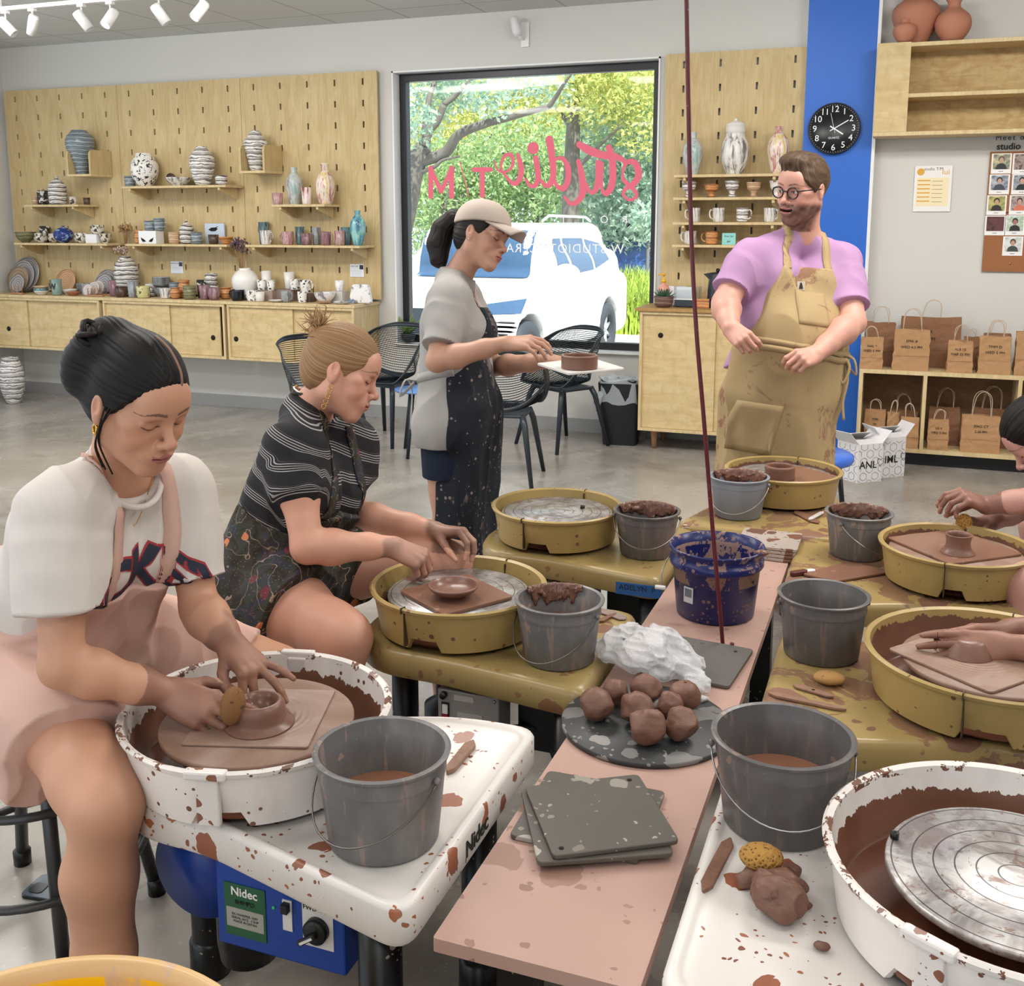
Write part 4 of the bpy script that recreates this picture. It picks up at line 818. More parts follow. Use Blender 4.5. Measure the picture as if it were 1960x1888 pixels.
def bag(u0, u1, vt, vb, z, dy, mat, label, lines=(), ink_=.022, hh=1.0):
    y = BY+dy; a, b = Yp(u0, vb, y), Yp(u1, vb, y); w = b.x-a.x; h = max(.05, (vb-vt)*scl(((a.x+b.x)/2, y, z+.1))*1.0); d = min(.11, w*.55)
    t = thing('paper_bag', label, 'paper bag', ((a.x+b.x)/2, y, z+.0008), 0, 'brown paper handle bags')
    m = MB(); r = random.Random(u0); nz = 8
    ring = [(-.5, 0), (-.2, 0), (.1, 0), (.5, 0), (.5, .5), (.5, 1), (.1, 1), (-.2, 1), (-.5, 1), (-.5, .5)]; vs = []
    for j in range(nz+1):
        k = j/nz; taper = 1-.05*k; dd = d*(1-.55*k)
        for (x, yy) in ring:
            g = .45*d if yy == .5 else 0
            nx = -(g*k*(1 if x > 0 else -1)) if yy == .5 else 0
            vs.append((x*w*taper+nx+r.gauss(0, .0022), d/2+(yy-.5)*dd+r.gauss(0, .002), h*k+(r.gauss(0, .003) if j == nz else 0)))
    n = len(ring); fs = [(j*n+i, j*n+(i+1) % n, (j+1)*n+(i+1) % n, (j+1)*n+i) for j in range(nz) for i in range(n)]+[tuple(range(n-1, -1, -1))]
    m.add(vs, fs, 0, False); solid(m.obj('bag_body', mat, t), .0015)
    for yy in (d/2-d*.2, d/2+d*.2):
        q = min(.055, w*.25); H = min(.11, w*.5)*hh; sh = r.uniform(-.012, .012)
        MB().tube(smoothp3([(-q, yy, h-.03), (-q, yy, h), (-q*.8+sh, yy+sh, h+H*.75), (sh, yy+sh, h+H), (q*.8+sh, yy+sh, h+H*.75), (q, yy, h), (q, yy, h-.03)], 3), .0022, 6).obj('handle', wh, t)
    for i, s in enumerate(lines):
        text(s, ink_, ink, 'lettering', t, FRONT((0, d/2-d*.5*(1-.55*(.72-.14*i))-.004, h*(.72-.15*i))), .0004)
    MB().box((0, -.001+d*.13*.35, h*.36), (w*.96, .0008, .0012)).obj('fold', kr2, t)
ZT = .619; ZB = .118
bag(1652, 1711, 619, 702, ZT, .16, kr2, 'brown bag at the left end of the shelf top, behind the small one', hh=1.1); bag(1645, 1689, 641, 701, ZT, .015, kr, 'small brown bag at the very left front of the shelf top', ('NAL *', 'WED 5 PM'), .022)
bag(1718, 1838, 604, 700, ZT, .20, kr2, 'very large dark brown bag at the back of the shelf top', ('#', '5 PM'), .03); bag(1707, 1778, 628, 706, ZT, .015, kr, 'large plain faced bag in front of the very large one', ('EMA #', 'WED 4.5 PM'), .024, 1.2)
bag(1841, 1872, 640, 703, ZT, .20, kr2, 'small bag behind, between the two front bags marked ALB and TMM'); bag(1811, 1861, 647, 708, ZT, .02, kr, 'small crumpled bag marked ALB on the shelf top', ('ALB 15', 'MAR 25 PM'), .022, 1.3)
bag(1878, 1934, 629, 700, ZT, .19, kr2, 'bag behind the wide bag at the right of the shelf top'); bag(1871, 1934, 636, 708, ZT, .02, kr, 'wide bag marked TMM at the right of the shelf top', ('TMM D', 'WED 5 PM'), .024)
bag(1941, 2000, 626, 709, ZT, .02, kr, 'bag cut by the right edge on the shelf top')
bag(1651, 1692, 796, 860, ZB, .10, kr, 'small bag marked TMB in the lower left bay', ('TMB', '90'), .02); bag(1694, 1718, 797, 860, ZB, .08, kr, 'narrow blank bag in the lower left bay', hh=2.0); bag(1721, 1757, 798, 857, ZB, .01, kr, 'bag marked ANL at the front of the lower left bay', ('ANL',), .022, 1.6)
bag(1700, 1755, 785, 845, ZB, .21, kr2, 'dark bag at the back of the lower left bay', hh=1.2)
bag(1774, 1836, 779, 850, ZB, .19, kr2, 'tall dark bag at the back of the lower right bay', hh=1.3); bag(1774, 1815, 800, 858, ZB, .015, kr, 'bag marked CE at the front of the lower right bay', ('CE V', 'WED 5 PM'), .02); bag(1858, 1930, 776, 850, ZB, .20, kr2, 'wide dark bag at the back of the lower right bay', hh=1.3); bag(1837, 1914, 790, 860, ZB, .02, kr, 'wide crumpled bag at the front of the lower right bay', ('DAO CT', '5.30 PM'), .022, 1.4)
bag(1955, 1995, 790, 865, ZB, .04, kr, 'bag in the lower bay cut by the right edge of the picture')
# white boxes printed with hexagons
def hexbox(u0, um, u1, vt, v0, vm, v1, label, word):
    A, B_, C_ = Zp(u0, v0, 0), Zp(um, vm, 0), Zp(u1, v1, 0); h = (vm-vt)*scl((B_.x, B_.y, .15))
    t = thing('cardboard_box', label, 'box', B_); A -= B_; C_ -= B_; D = A+C_
    wb = plain('white_carton', 'e4e2e4', .5); gi = plain('grey_ink', '8d8c90', .6)
    m = MB(); P = [Vector((0, 0, 0)), C_, D, A]
    m.add([p for p in P]+[p+Vector((0, 0, h)) for p in P], [(3, 2, 1, 0), (0, 1, 5, 4), (1, 2, 6, 5), (2, 3, 7, 6), (3, 0, 4, 7)], 0, False); b = m.obj('carton', wb, t); solid(b, .004)
    m = MB().add([p+Vector((0, 0, h*.96)) for p in P], [(0, 1, 2, 3)], 0, False); m.obj('dark_inside', M['dark'], t)
    up = Vector((0, 0, 1))
    for (o_, e) in ((Vector((0, 0, 0)), C_), (A, -A)):
        L = e.length; F = frameM(o_, e, up); hx = MB(); s = L*.30
        nn = e.cross(up).normalized()
        for i in range(-1, 4):
            for j in range(-1, 6):
                cx = i*s*1.62+(s*.81 if j % 2 else 0); cy = j*s*.5*.94
                cy = j*s*.90-.01
                pts = [(cx+s*.5*math.cos(k*PI/3+PI/6), cy+s*.5*math.sin(k*PI/3+PI/6)) for k in range(6)]
                for k in range(6):
                    p, q = pts[k], pts[(k+1) % 6]
                    if min(p[0], q[0]) < 0 or max(p[0], q[0]) > L or min(p[1], q[1]) < 0 or max(p[1], q[1]) > h: continue
                    dx, dy = q[0]-p[0], q[1]-p[1]; l = math.hypot(dx, dy); nx, ny = -dy/l*.0014, dx/l*.0014
                    hx.add([F @ Vector((x, y, .0016)) for x, y in ((p[0]-nx, p[1]-ny), (q[0]-nx, q[1]-ny), (q[0]+nx, q[1]+ny), (p[0]+nx, p[1]+ny))], [(0, 1, 2, 3)], 0, False)
        if hx.v: hx.obj('hexagon_print', gi, t)
    F = frameM(C_*.42+Vector((0, 0, h*.45)), C_, up); F.translation += F.col[2].to_3d()*.002
    text(word, h*.27, ink, 'lettering', t, F, .0004, bold=.0005)
    F = frameM(C_*.93+Vector((0, 0, h*.52)), C_, up); F.translation += F.col[2].to_3d()*.0022
    hp = [(-.0, -.03), (.022, -.002), (.02, .016), (.01, .02), (0, .01), (-.01, .02), (-.02, .016), (-.022, -.002)]; hm = MB(); hm.tube([F @ Vector((x, y, 0)) for x, y in hp], .0014, 5, closed=True); hm.obj('heart_mark', ink, t)
    if word == 'ANL': F = frameM(A*.5+Vector((0, 0, h*.66)), -A, up); F.translation += F.col[2].to_3d()*.002; text('clayworks', h*.1, gi, 'lettering', t, F, .0004)
    for k, (i, j, o_) in enumerate(((0, 1, -.55), (1, 2, .8), (2, 3, -.5), (3, 0, .3))):
        a, c = P[i]+up*h, P[j]+up*h; mid = (P[0]+P[2])/2+up*h; out = ((a+c)/2-mid).normalized()
        tip = (-out*(1-abs(o_))*.16+up*.06*(1 if k else .3)) if o_ < 0 else out*.07+up*.08
        q = MB().add([a, c, c+tip*.9, a+tip*.9], [(0, 1, 2, 3)], 0, False).obj('flap', wb, t); solid(q, .003)
hexbox(1600, 1640, 1686, 850, 914, 925, 921, 'white hexagon printed carton marked ANL, standing in front', 'ANL')
hexbox(1660, 1684, 1730, 838, 905, 916, 911, 'white hexagon printed carton marked IML, behind the other one', 'IML')
# ---- things on the right cabinet ----
TZ = .9785
pl = thing('potted_succulent', 'small succulent in a marbled brown pot on the window end of the cabinet', 'plant', (Yp(1270, 585, 7.02).x, 7.02, TZ))
MB().lathe(smoothp([(.045, 0), (.062, .02), (.066, .055), (.070, .072), (.064, .072), (.06, .05), (.001, .05)], 2), seg=24).obj('pot', potm('wave', '7b5e55', '5e4842', '9c8278', 70, .4, 31), pl)
lf = MB()
for i in range(22):
    a = i*2.4; el = .35+.9*(i/22); L = .085-.02*(i/22); d = Vector((math.cos(a)*math.cos(el), math.sin(a)*math.cos(el), math.sin(el)))
    lf.tube([Vector((0, 0, .055)), Vector((0, 0, .055))+d*L*.5, Vector((0, 0, .055))+d*L+Vector((0, 0, .01))], [.006, .010, .001], 6, flat=.45)
lf.obj('leaves', plain('succulent_green', '3f5d4a', .45), pl)
sb = thing('soap_bottle', 'pump bottle of pink soap with a yellow pump behind the succulent', 'soap bottle', (Yp(1270, 560, 7.2).x, 7.2, TZ))
MB().lathe(smoothp([(.04, 0), (.042, .01), (.042, .11), (.028, .135), (.014, .145), (.014, .155)], 2), seg=20).obj('bottle', plain('pink_soap', 'e3a08a', .25), sb)
MB().lathe([(.016, .155), (.016, .175), (.006, .177), (.006, .205), (.014, .207), (.014, .217), (0, .217)], seg=14).tube([(0, 0, .212), (-.035, 0, .212), (-.04, 0, .205)], .005, 8).obj('pump', plain('yellow_pump', 'f0b42c', .35), sb)
tb = thing('acrylic_tray', 'clear acrylic holder with papers on the cabinet right of the window', 'tray', (Yp(1316, 585, 7.08).x, 7.08, TZ))
ac = glassmat('acrylic', (.93, .95, .96, 1), .12)
for c_, d_ in (((0, -.05, .07), (.17, .003, .14)), ((0, .05, .07), (.17, .003, .14)), ((-.085, 0, .07), (.003, .1, .14)), ((.085, 0, .07), (.003, .1, .14))): MB().box(c_, d_).obj('acrylic_wall', ac, tb)
MB().box((0, 0, .028), (.16, .09, .05)).obj('dark_insert', M['charcoal'], tb); MB().box((0, -.052, .055), (.172, .003, .008)).obj('rim', M['wbul'], tb); MB().box((-.01, 0, .09), (.13, .03, .09)).obj('papers', wbox, tb)
tag(MB().box((0, 0, .065), (.12, .03, .13), .1).obj('white_box', wbox, None, (Yp(1292, 580, 7.2).x+.01, 7.23, TZ)), 'plain white box behind the acrylic holder', 'box')
wbk = thing('cup_of_sticks', 'small orange box of wooden sticks beside the kettle', 'box', (Yp(1346, 585, 7.06).x, 7.06, TZ))
MB().box((0, 0, .03), (.09, .07, .06)).obj('box_body', G['orange'], wbk); st = MB()
for i in range(9): st.tube([(-.03+.0075*i, 0, .03), (-.04+.011*i, .01, .10+.01*(i % 3))], .0028, 6)
st.obj('sticks', M['straw'] if 'straw' in M else G['straw'], wbk)
kt = thing('electric_kettle', 'matt black electric kettle half hidden by the man', 'kettle', (Yp(1372, 585, 7.1).x, 7.1, TZ))
MB().lathe(smoothp([(.07, 0), (.072, .02), (.062, .15), (.052, .22), (.04, .235), (0, .24)], 2), seg=24).obj('kettle_body', M['charcoal'], kt)
MB().prism([(-.095, .225), (-.045, .235), (-.045, .18)], -.012, .012, M=frameM((0, 0, 0), (1, 0, 0), (0, 0, 1))).obj('spout', M['charcoal'], kt); MB().sphere((0, 0, .25), .014).obj('lid_knob', M['black'], kt)
MB().tube(smoothp3([(.05, 0, .215), (.11, 0, .2), (.115, 0, .1), (.065, 0, .04)]), .009, 8).obj('handle', M['charcoal'], kt)
tag(MB().tube([(0, 0, 0), (.0, -.02, .0), (0, -.05, .0)], .015, 10).obj('power_plug', M['charcoal'], None, (-1.66, 7.33, .72)), 'dark plug on the wall left of the tall cabinet', 'plug')
# ---- waste bin ----
tbn = thing('waste_bin', 'black waste bin with a clear liner next to the tall cabinet', 'waste bin', (-1.80, 7.08, 0), .1)
m = MB(); n_ = 6
P0, P1 = rrect(.24, .19, .03, 4), rrect(.31, .25, .04, 4)
vs = [(x, y, 0) for x, y in P0]+[(x, y, .44) for x, y in P1]+[(x*.96, y*.96, .44) for x, y in P1]+[(x*.95, y*.95, .01) for x, y in P0]; k = len(P0)
m.add(vs, [tuple(range(k-1, -1, -1))]+[(j*k+i, j*k+(i+1) % k, (j+1)*k+(i+1) % k, (j+1)*k+i) for j in range(3) for i in range(k)]+[tuple(3*k+i for i in range(k))], 0, False); sharp(m.obj('bin_body', M['black'], tbn), 40)
lin_ = NT('liner_plastic'); lin_.set(Base_Color=srgb('d5dce2'), Roughness=.2, Alpha=.45); lin_ = lin_.m
m = MB(); rr = random.Random(5)
def liner(u, v):
    a = u*2*PI; i = 1+.06*math.sin(a*5)+.04*math.sin(a*11+1); z = .46-.16*v+.012*math.sin(a*7+v*3); q = 1.02+.10*v*(i-.9)*4*.3
    return (math.copysign(abs(math.cos(a))**.6, math.cos(a))*.158*q*i*.97, math.copysign(abs(math.sin(a))**.6, math.sin(a))*.128*q*i*.97, z)
m.grid(liner, 48, 8, cu=True); m.grid(lambda u, v: ((.16-.13*v)*math.copysign(abs(math.cos(u*6.283))**.6, math.cos(u*6.283)), (.13-.11*v)*math.copysign(abs(math.sin(u*6.283))**.6, math.sin(u*6.283)), .46+.02*math.sin(u*25)*(1-v)+.012*math.sin(v*9+u*12)), 48, 5, cu=True)
m.obj('liner', lin_, tbn); MB().sphere((-.13, -.13, .36), .026).tube(smoothp3([(-.13, -.13, .36), (-.15, -.14, .30), (-.145, -.145, .24)]), [.022, .024, .026, .028, .028, .026, .02, .014, .008][:9], 8).obj('liner_knot', lin_, tbn)
# floor vase at the left corner
pot('urn2', -3, 46, 88, 0.0, 6.85, G['gs2'], 'floor_vase', 'tall grey and white striped floor vase at the left edge', VS)
# plant on the window sill
wp = thing('potted_plant', 'leafy plant with upright pale green leaves on the window ledge', 'plant', (Yp(786, 660, 7.40).x, 7.36, WB+.022))
MB().lathe(smoothp([(.04, 0), (.055, .03), (.058, .06), (.05, .06), (.001, .05)], 2), seg=20).obj('pot', plain('dark_pot', '3a3f45', .5), wp)
lf = MB(); rr = random.Random(11)
for i in range(26):
    a = rr.uniform(0, 6.28); el = rr.uniform(.7, 1.4); L = rr.uniform(.09, .2); d = Vector((math.cos(a)*math.cos(el), math.sin(a)*math.cos(el)*.6, math.sin(el)))
    b = Vector((0, 0, .05)); lf.tube([b, b+d*L*.5, b+d*L*.85+Vector((d.x*.02, 0, -.01)), b+d*L+Vector((d.x*.05, 0, -.02))], [.004, .010, .007, .0008], 6, flat=.2)
lf.obj('leaves', plain('leaf_green', '6f8f4e', .5), wp)
# ================= perforated shell chairs and the small blue stool =================
def shellpt(u, v):       # u: -1..1 across, v: 0 front edge of the seat .. 1 top of the back
    if v < .5: t = v/.5; yc = -.21+.37*t; zc = .445-.018*math.sin(t*PI)
    else: t = (v-.5)/.5; yc = .16+.10*math.sin(t*1.5); zc = .445+.02*t+.36*t**.85
    e = v*v*(3-2*v); ye = -.20+.385*v-.05*math.sin(v*PI); ze = .452+.335*(.35*v+.65*e); w = .215+.065*math.sin(min(1, v*1.25)*PI*.72)-.05*max(0, v-.75)/.25
    q = abs(u)**2.6; return Vector((w*math.copysign(abs(u)**.92, u), yc*(1-q)+ye*q, zc*(1-q)+ze*q))
def make_chair():
    t = thing('shell_chair', '', 'chair', (0, 0, 0), 0, 'charcoal perforated shell chairs')
    bm = bmesh.new(); nu, nv = 34, 50
    V = [[bm.verts.new(shellpt(-1+2*i/nu, j/nv)) for i in range(nu+1)] for j in range(nv+1)]
    for j in range(nv):
        for i in range(nu):
            if (i+j) % 2 == 0:
                pass
            bm.faces.new((V[j][i], V[j][i+1], V[j+1][i+1], V[j+1][i]))
    holes = [f for f in bm.faces if True]; bm.faces.ensure_lookup_table()
    def inner(f): c = [v for v in f.verts]; return True
    idx = [f for k, f in enumerate(bm.faces) if 1 <= (k % nu) <= nu-2 and 2 <= (k//nu) <= nv-3 and not (24 <= (k//nu) <= 25)]
    r = bmesh.ops.inset_individual(bm, faces=idx, thickness=.0038, depth=0)
    bmesh.ops.delete(bm, geom=[f for f in idx if f.is_valid], context='FACES')
    me = bpy.data.meshes.new('shell'); bm.to_mesh(me); bm.free(); me.materials.append(M['chair'])
    for p in me.polygons: p.use_smooth = True
    o = bpy.data.objects.new('shell', me); C.objects.link(o); o.parent = t; solid(o, .005)
    rim = [shellpt(-1, j/nv) for j in range(nv+1)]+[shellpt(-1+2*i/nu, 1) for i in range(1, nu+1)]+[shellpt(1, 1-j/nv) for j in range(1, nv+1)]+[shellpt(1-2*i/nu, 0) for i in range(1, nu)]
    MB().tube(rim, .006, 6, closed=True).obj('shell_rim', M['chair'], t)
    MB().box((0, .0, .415), (.34, .30, .022), bev=.01).obj('seat_frame', M['chair'], t)
    for x in (-1, 1):
        for y in (-1, 1): MB().tube([(x*.15, y*.13, .42), (x*.17, y*.155, .36), (x*.225, y*.235, 0)], [.020, .019, .013], 8).obj('leg', M['chair'], t)
    return t
M['chair'] = plain('chair_plastic', '252c34', .38)
ch = make_chair(); ch['label'] = 'charcoal perforated chair behind the cap wearer, left of her, its back against the cabinets'
ch.location = (-3.40, 6.60, 0); ch.rotation_euler = (0, 0, math.radians(-12))
dup(ch, (-3.42, 5.75, 0), math.radians(68), 'charcoal perforated chair behind the blond potter, its back seen from the side')
dup(ch, (-2.17, 6.86, 0), math.radians(-32), 'charcoal perforated chair under the window beside the waste bin')
dup(ch, (-2.22, 5.80, 0), math.radians(190), 'charcoal perforated chair with its back to us, in front of the cap wearer')
st = thing('round_stool', 'small round blue topped stool beside the cap wearer', 'stool', (-2.99, 6.27, 0))
MB().lathe([(0, .43), (.16, .43), (.165, .436), (.165, .446), (0, .45)], seg=32).obj('seat', plain('sky_blue_seat', '5f8fd0', .3), st)
for a in (.5, 2.6, 4.7): MB().tube([(math.cos(a)*.10, math.sin(a)*.10, .43), (math.cos(a)*.19, math.sin(a)*.19, 0)], [.016, .012], 8).obj('leg', M['chair'], st)
st = thing('round_stool', 'round stool with a bright blue seat behind the farthest wheel', 'stool', (-.33, 4.98, 0))
MB().lathe([(0, .44), (.17, .44), (.176, .45), (.176, .475), (.16, .485), (0, .488)], seg=32).obj('seat', plain('bright_blue_seat', '3f6fd0', .3), st)
for a in (.5, 2.1, 3.7, 5.2): MB().tube([(math.cos(a)*.12, math.sin(a)*.12, .44), (math.cos(a)*.18, math.sin(a)*.18, 0)], .012, 8).obj('leg', M['black'], st)
# ================= outside the window =================
GZ = -.15
def gm(name, a, b, sc=3, rough=.9):
    n = NT(name); n.set(Base_Color=n.mix(n.noise(n.co(), sc, 4), a, b), Roughness=rough); return n.m
tag(MB().box((-6, 28, GZ-.05), (80, 40.6, .1)).obj('ground_asphalt', gm('asphalt', 'c9c7c3', 'b7b4af', .6)), kind='structure')
tag(MB().box((-6, 16.6, GZ+.04), (60, 5.2, .16)).obj('ground_bed', gm('mulch', '9c948a', 'c2bcb2', 2)), kind='structure')
tag(MB().box((-6, 13.95, GZ+.06), (60, .16, .2)).obj('ground_kerb', gm('kerb', 'dedbd5', 'cfccc6', 2)), kind='structure')
def leafmat(name, a, b, c):
    n = NT(name); r = n.attr('rnd', 2); col = n.ramp(r, [(0, a), (.5, b), (1, c)]); t = n.t
    n.set(Base_Color=col, Roughness=.55, Specular_IOR_Level=.3)
    tl = n.n.new('ShaderNodeBsdfTranslucent'); t.links.new(col, tl.inputs[0]); mx = n.n.new('ShaderNodeMixShader'); mx.inputs[0].default_value = .5
    t.links.new(n.b.outputs[0], mx.inputs[1]); t.links.new(tl.outputs[0], mx.inputs[2]); t.links.new(mx.outputs[0], n.n['Material Output'].inputs['Surface']); return n.m
LM = [leafmat('leaf_yellow_green', 'a7b668', 'c9cf80', 'e4dd8c'), leafmat('leaf_mid_green', '84a877', 'abc48a', 'cad79f'), leafmat('leaf_grey_green', '86a895', 'a9c2ad', 'c9d8c0')]
def foliage(blobs, n, size, mat, name, parent, seed):
    rs = np.random.RandomState(seed); B = np.array(blobs, float); wgt = (B[:, 3]**2); wgt /= wgt.sum()
    k = rs.choice(len(B), n, p=wgt); d = rs.normal(size=(n, 3)); d /= np.linalg.norm(d, axis=1)[:, None]; r = B[k, 3]*(rs.rand(n)**.35); c = B[k, :3]+d*r[:, None]*np.array([1, 1, .8])
    a = rs.normal(size=(n, 3)); a /= np.linalg.norm(a, axis=1)[:, None]; b = np.cross(a, rs.normal(size=(n, 3))); b /= np.linalg.norm(b, axis=1)[:, None]
    s = size*rs.uniform(.6, 1.3, n)[:, None]
    V = np.stack([c-a*s, c+b*s*.45, c+a*s, c-b*s*.45], 1).reshape(-1, 3)
    me = bpy.data.meshes.new(name); me.vertices.add(4*n); me.vertices.foreach_set('co', V.ravel().astype(np.float32)); me.loops.add(4*n); me.loops.foreach_set('vertex_index', np.arange(4*n, dtype=np.int32))
    me.polygons.add(n); me.polygons.foreach_set('loop_start', np.arange(0, 4*n, 4, dtype=np.int32)); me.update(calc_edges=True); me.materials.append(mat)
    at = me.attributes.new('rnd', 'FLOAT', 'POINT'); at.data.foreach_set('value', np.repeat(rs.rand(n), 4).astype(np.float32))
    o = bpy.data.objects.new(name, me); C.objects.link(o)
    if parent: o.parent = parent
    return o
bark = gm('bark', '7f7a72', '5d5850', 6)
def branch(m, a, b, r0, r1, seed, bend=.25):
    r = random.Random(seed); a, b = Vector(a), Vector(b); L = (b-a).length; pts = [a]
    for k in (.33, .66): pts.append(a.lerp(b, k)+Vector((r.gauss(0, bend), r.gauss(0, bend), r.gauss(0, bend)))*L*.12)
    pts.append(b); P = smoothp3(pts, 4); m.tube(P, [r0+(r1-r0)*i/(len(P)-1) for i in range(len(P))], 7)
O = lambda u, v, y: Yp(u, v, y)
def tree(label, trunk, branches, blobs, n, size, mi, seed, name='tree'):
    t = thing(name, label, 'tree', (trunk[0][0], trunk[0][1], GZ)); T0 = Vector(t.location); m = MB()
    P = smoothp3([Vector(p)-T0 for p in trunk], 5); r0 = trunk_r; m.tube(P, [r0*(1-.5*i/(len(P)-1)) for i in range(len(P))], 9)
    for i, (a, b, r1, r2) in enumerate(branches): branch(m, Vector(a)-T0, Vector(b)-T0, r1, r2, seed*7+i)
    m.obj('trunk', bark, t); foliage([tuple(Vector(b[:3])-T0)+(b[3],) for b in blobs], n, size, LM[mi], 'crown', t, seed)
def blobs_uv(L, y, dy=0, seed=0):
    r = random.Random(seed); return [tuple(O(u, v, y+r.uniform(-dy, dy)))+(rad,) for u, v, rad in L]
trunk_r = .20
p = O(1096, 470, 19); tree('tall grey trunked tree in the middle of the window view', [(p.x, 19, GZ), tuple(O(1092, 400, 19)), tuple(O(1097, 250, 19)), tuple(O(1102, 60, 19))],
     [(O(1095, 330, 19), O(1190, 240, 18.5), .05, .02), (O(1097, 250, 19), O(1000, 150, 19), .05, .02)],
     blobs_uv([(1130, 150, 1.0), (1180, 190, 1.1), (1230, 150, 1.1), (1090, 130, .9), (1250, 240, .8), (1160, 110, 1.1)], 19, 1.2, 1), 7000, .06, 0, 1)
trunk_r = .26
p = O(770, 500, 14.5); tree('spreading live oak with long curved limbs at the left of the window view', [(p.x-.6, 14.5, GZ), tuple(O(765, 430, 14.5)), tuple(O(790, 330, 14.5)), tuple(O(812, 280, 14.5))],
     [(O(800, 310, 14.5), O(935, 235, 14.3), .10, .06), (O(935, 235, 14.3), O(1050, 205, 14.2), .06, .04), (O(1050, 205, 14.2), O(1095, 140, 14), .04, .015), (O(812, 280, 14.5), O(850, 200, 14.5), .09, .05), (O(850, 200, 14.5), O(905, 150, 14.5), .05, .02), (O(812, 290, 14.5), O(835, 150, 14.6), .07, .03), (O(805, 330, 14.5), O(880, 300, 14.4), .04, .015)],
     blobs_uv([(830, 190, .5), (880, 170, .5), (940, 180, .45), (800, 240, .4), (1000, 150, .4), (1060, 170, .35), (850, 120, .6)], 14.6, .8, 2), 2600, .05, 2, 2)
for i, (L, y, n, mi, lb) in enumerate([([(820, 420, 1.3), (880, 400, 1.2), (940, 380, 1.2), (860, 340, 1.1), (800, 350, 1.2), (930, 320, 1.2)], 22, 4600, 1, 'dense green thicket tree at the left, behind the white car'),
      ([(1000, 370, 1.2), (1050, 410, 1.2), (1060, 330, 1.2), (1000, 300, 1.3), (1120, 390, 1.2), (1130, 320, 1.2)], 23, 4600, 1, 'dense green thicket tree in the middle, above the car roof'),
      ([(1180, 400, 1.2), (1240, 380, 1.3), (1200, 310, 1.3), (1250, 300, 1.2), (1230, 440, 1.0), (1160, 450, .9), (1190, 260, 1.2)], 21, 4800, 2, 'grey green thicket tree at the right of the window view'),
      ([(800, 210, 1.9), (880, 250, 1.8), (960, 210, 1.9), (1040, 230, 1.7), (900, 150, 1.8), (1020, 130, 1.8), (820, 300, 1.6)], 30, 4200, 0, 'tall yellow green tree in the far background, left half'),
      ([(1120, 220, 1.7), (1180, 170, 1.8), (1250, 200, 1.8), (1240, 130, 1.7), (1150, 280, 1.6), (1240, 290, 1.5), (1060, 260, 1.5)], 29, 4200, 0, 'tall yellow green tree in the far background, right half')]):
    trunk_r = .12; q = O(L[0][0]+20, 450, y); top = O(L[3][0], L[3][1], y); tree(lb, [(q.x, y, GZ), (q.x+.1, y, 1.5), tuple(top)], [((q.x, y, 1.2), O(L[1][0], L[1][1], y), .05, .02), ((q.x, y, 1.4), O(L[5][0], L[5][1], y), .05, .02)], blobs_uv(L, y, 1.0, i+5), int(n*1.9), .07 if y < 26 else .10, mi, 20+i)
trunk_r = .03
p = O(1237, 520, 15.2); tree('thin young tree standing in the long grass', [(p.x, 15.2, GZ), tuple(O(1240, 480, 15.2)), tuple(O(1238, 420, 15.2))], [], blobs_uv([(1238, 440, .3), (1245, 410, .3), (1225, 425, .25)], 15.2, .1, 3), 260, .06, 2, 41)
gr = MB(); rr = random.Random(2)
for i in range(1500):
    u = rr.uniform(1168, 1275); y = rr.uniform(14.3, 16.2); b = O(u, 560, y); h = rr.uniform(.45, .95); dx, dy = rr.gauss(0, .16), rr.gauss(0, .16); z0 = GZ+.12
    q = Vector((b.x, y, z0)); w = Vector((.014, 0, 0)); mid = q+Vector((dx*.5, dy*.5, h*.7)); tip = q+Vector((dx*1.3, dy*1.3, h))
    gr.add([q-w, q+w, mid+w*.8, mid-w*.8, tip], [(0, 1, 2, 3), (3, 2, 4)], 0)
go = gr.obj('ornamental_grass', gm('grass_blade', 'b7c94a', '86a53a', 2, .6)); tag(go, 'tall bright green ornamental grass growing by the kerb', 'grass', kind='stuff')
# ---- the white car ----
car = thing('parked_car', 'white sport utility car parked facing the window', 'car', (0, 0, 0))
FWp, RWp = Tp(998, 640, 10.6), Tp(1150, 632, 13.1); fwd = Vector((FWp.x-RWp.x, FWp.y-RWp.y, 0)); WB_ = fwd.length; fwd.normalize()
left = Vector((-fwd.y, fwd.x, 0))
if left.dot(Vector((0, -1, 0))) < 0: left = -left
# wheels are on the near side; car local axes: x forward, y left (near side), z up, origin at the mid wheelbase on the centre line
W2 = .91; mid = (Vector((FWp.x, FWp.y, 0))+Vector((RWp.x, RWp.y, 0)))/2-left*(W2-.12)
hand_ = 1 if fwd.cross(left).z > 0 else -1
car.location = (mid.x, mid.y, GZ+.02); car.rotation_euler = (0, 0, math.atan2(fwd.y, fwd.x))
sy_ = 1 if (Matrix.Rotation(car.rotation_euler[2], 3, 'Z') @ Vector((0, 1, 0))).dot(left) > 0 else -1
cw = plain('car_paint_white', 'f4f4f2', .25); cw.node_tree.nodes['Principled BSDF'].inputs['Coat Weight'].default_value = .4
cg = plain('car_glass', '3b5878', .08); ct = plain('tyre', '3a3f46', .7); cr = plain('alloy', 'd8dadd', .3, .6)
h_ = WB_/2
prof = [(-h_-.85, .42), (-h_-.92, .75), (-h_-.88, 1.05), (-h_-.72, 1.45), (-h_-.55, 1.60), (-h_+.3, 1.68), (.15, 1.69), (.55, 1.60), (1.12, 1.12), (1.30, 1.06), (h_+.55, .95), (h_+.80, .80), (h_+.88, .55), (h_+.84, .30), (h_+.42, .26), (-h_-.42, .26)]
S = SDF()
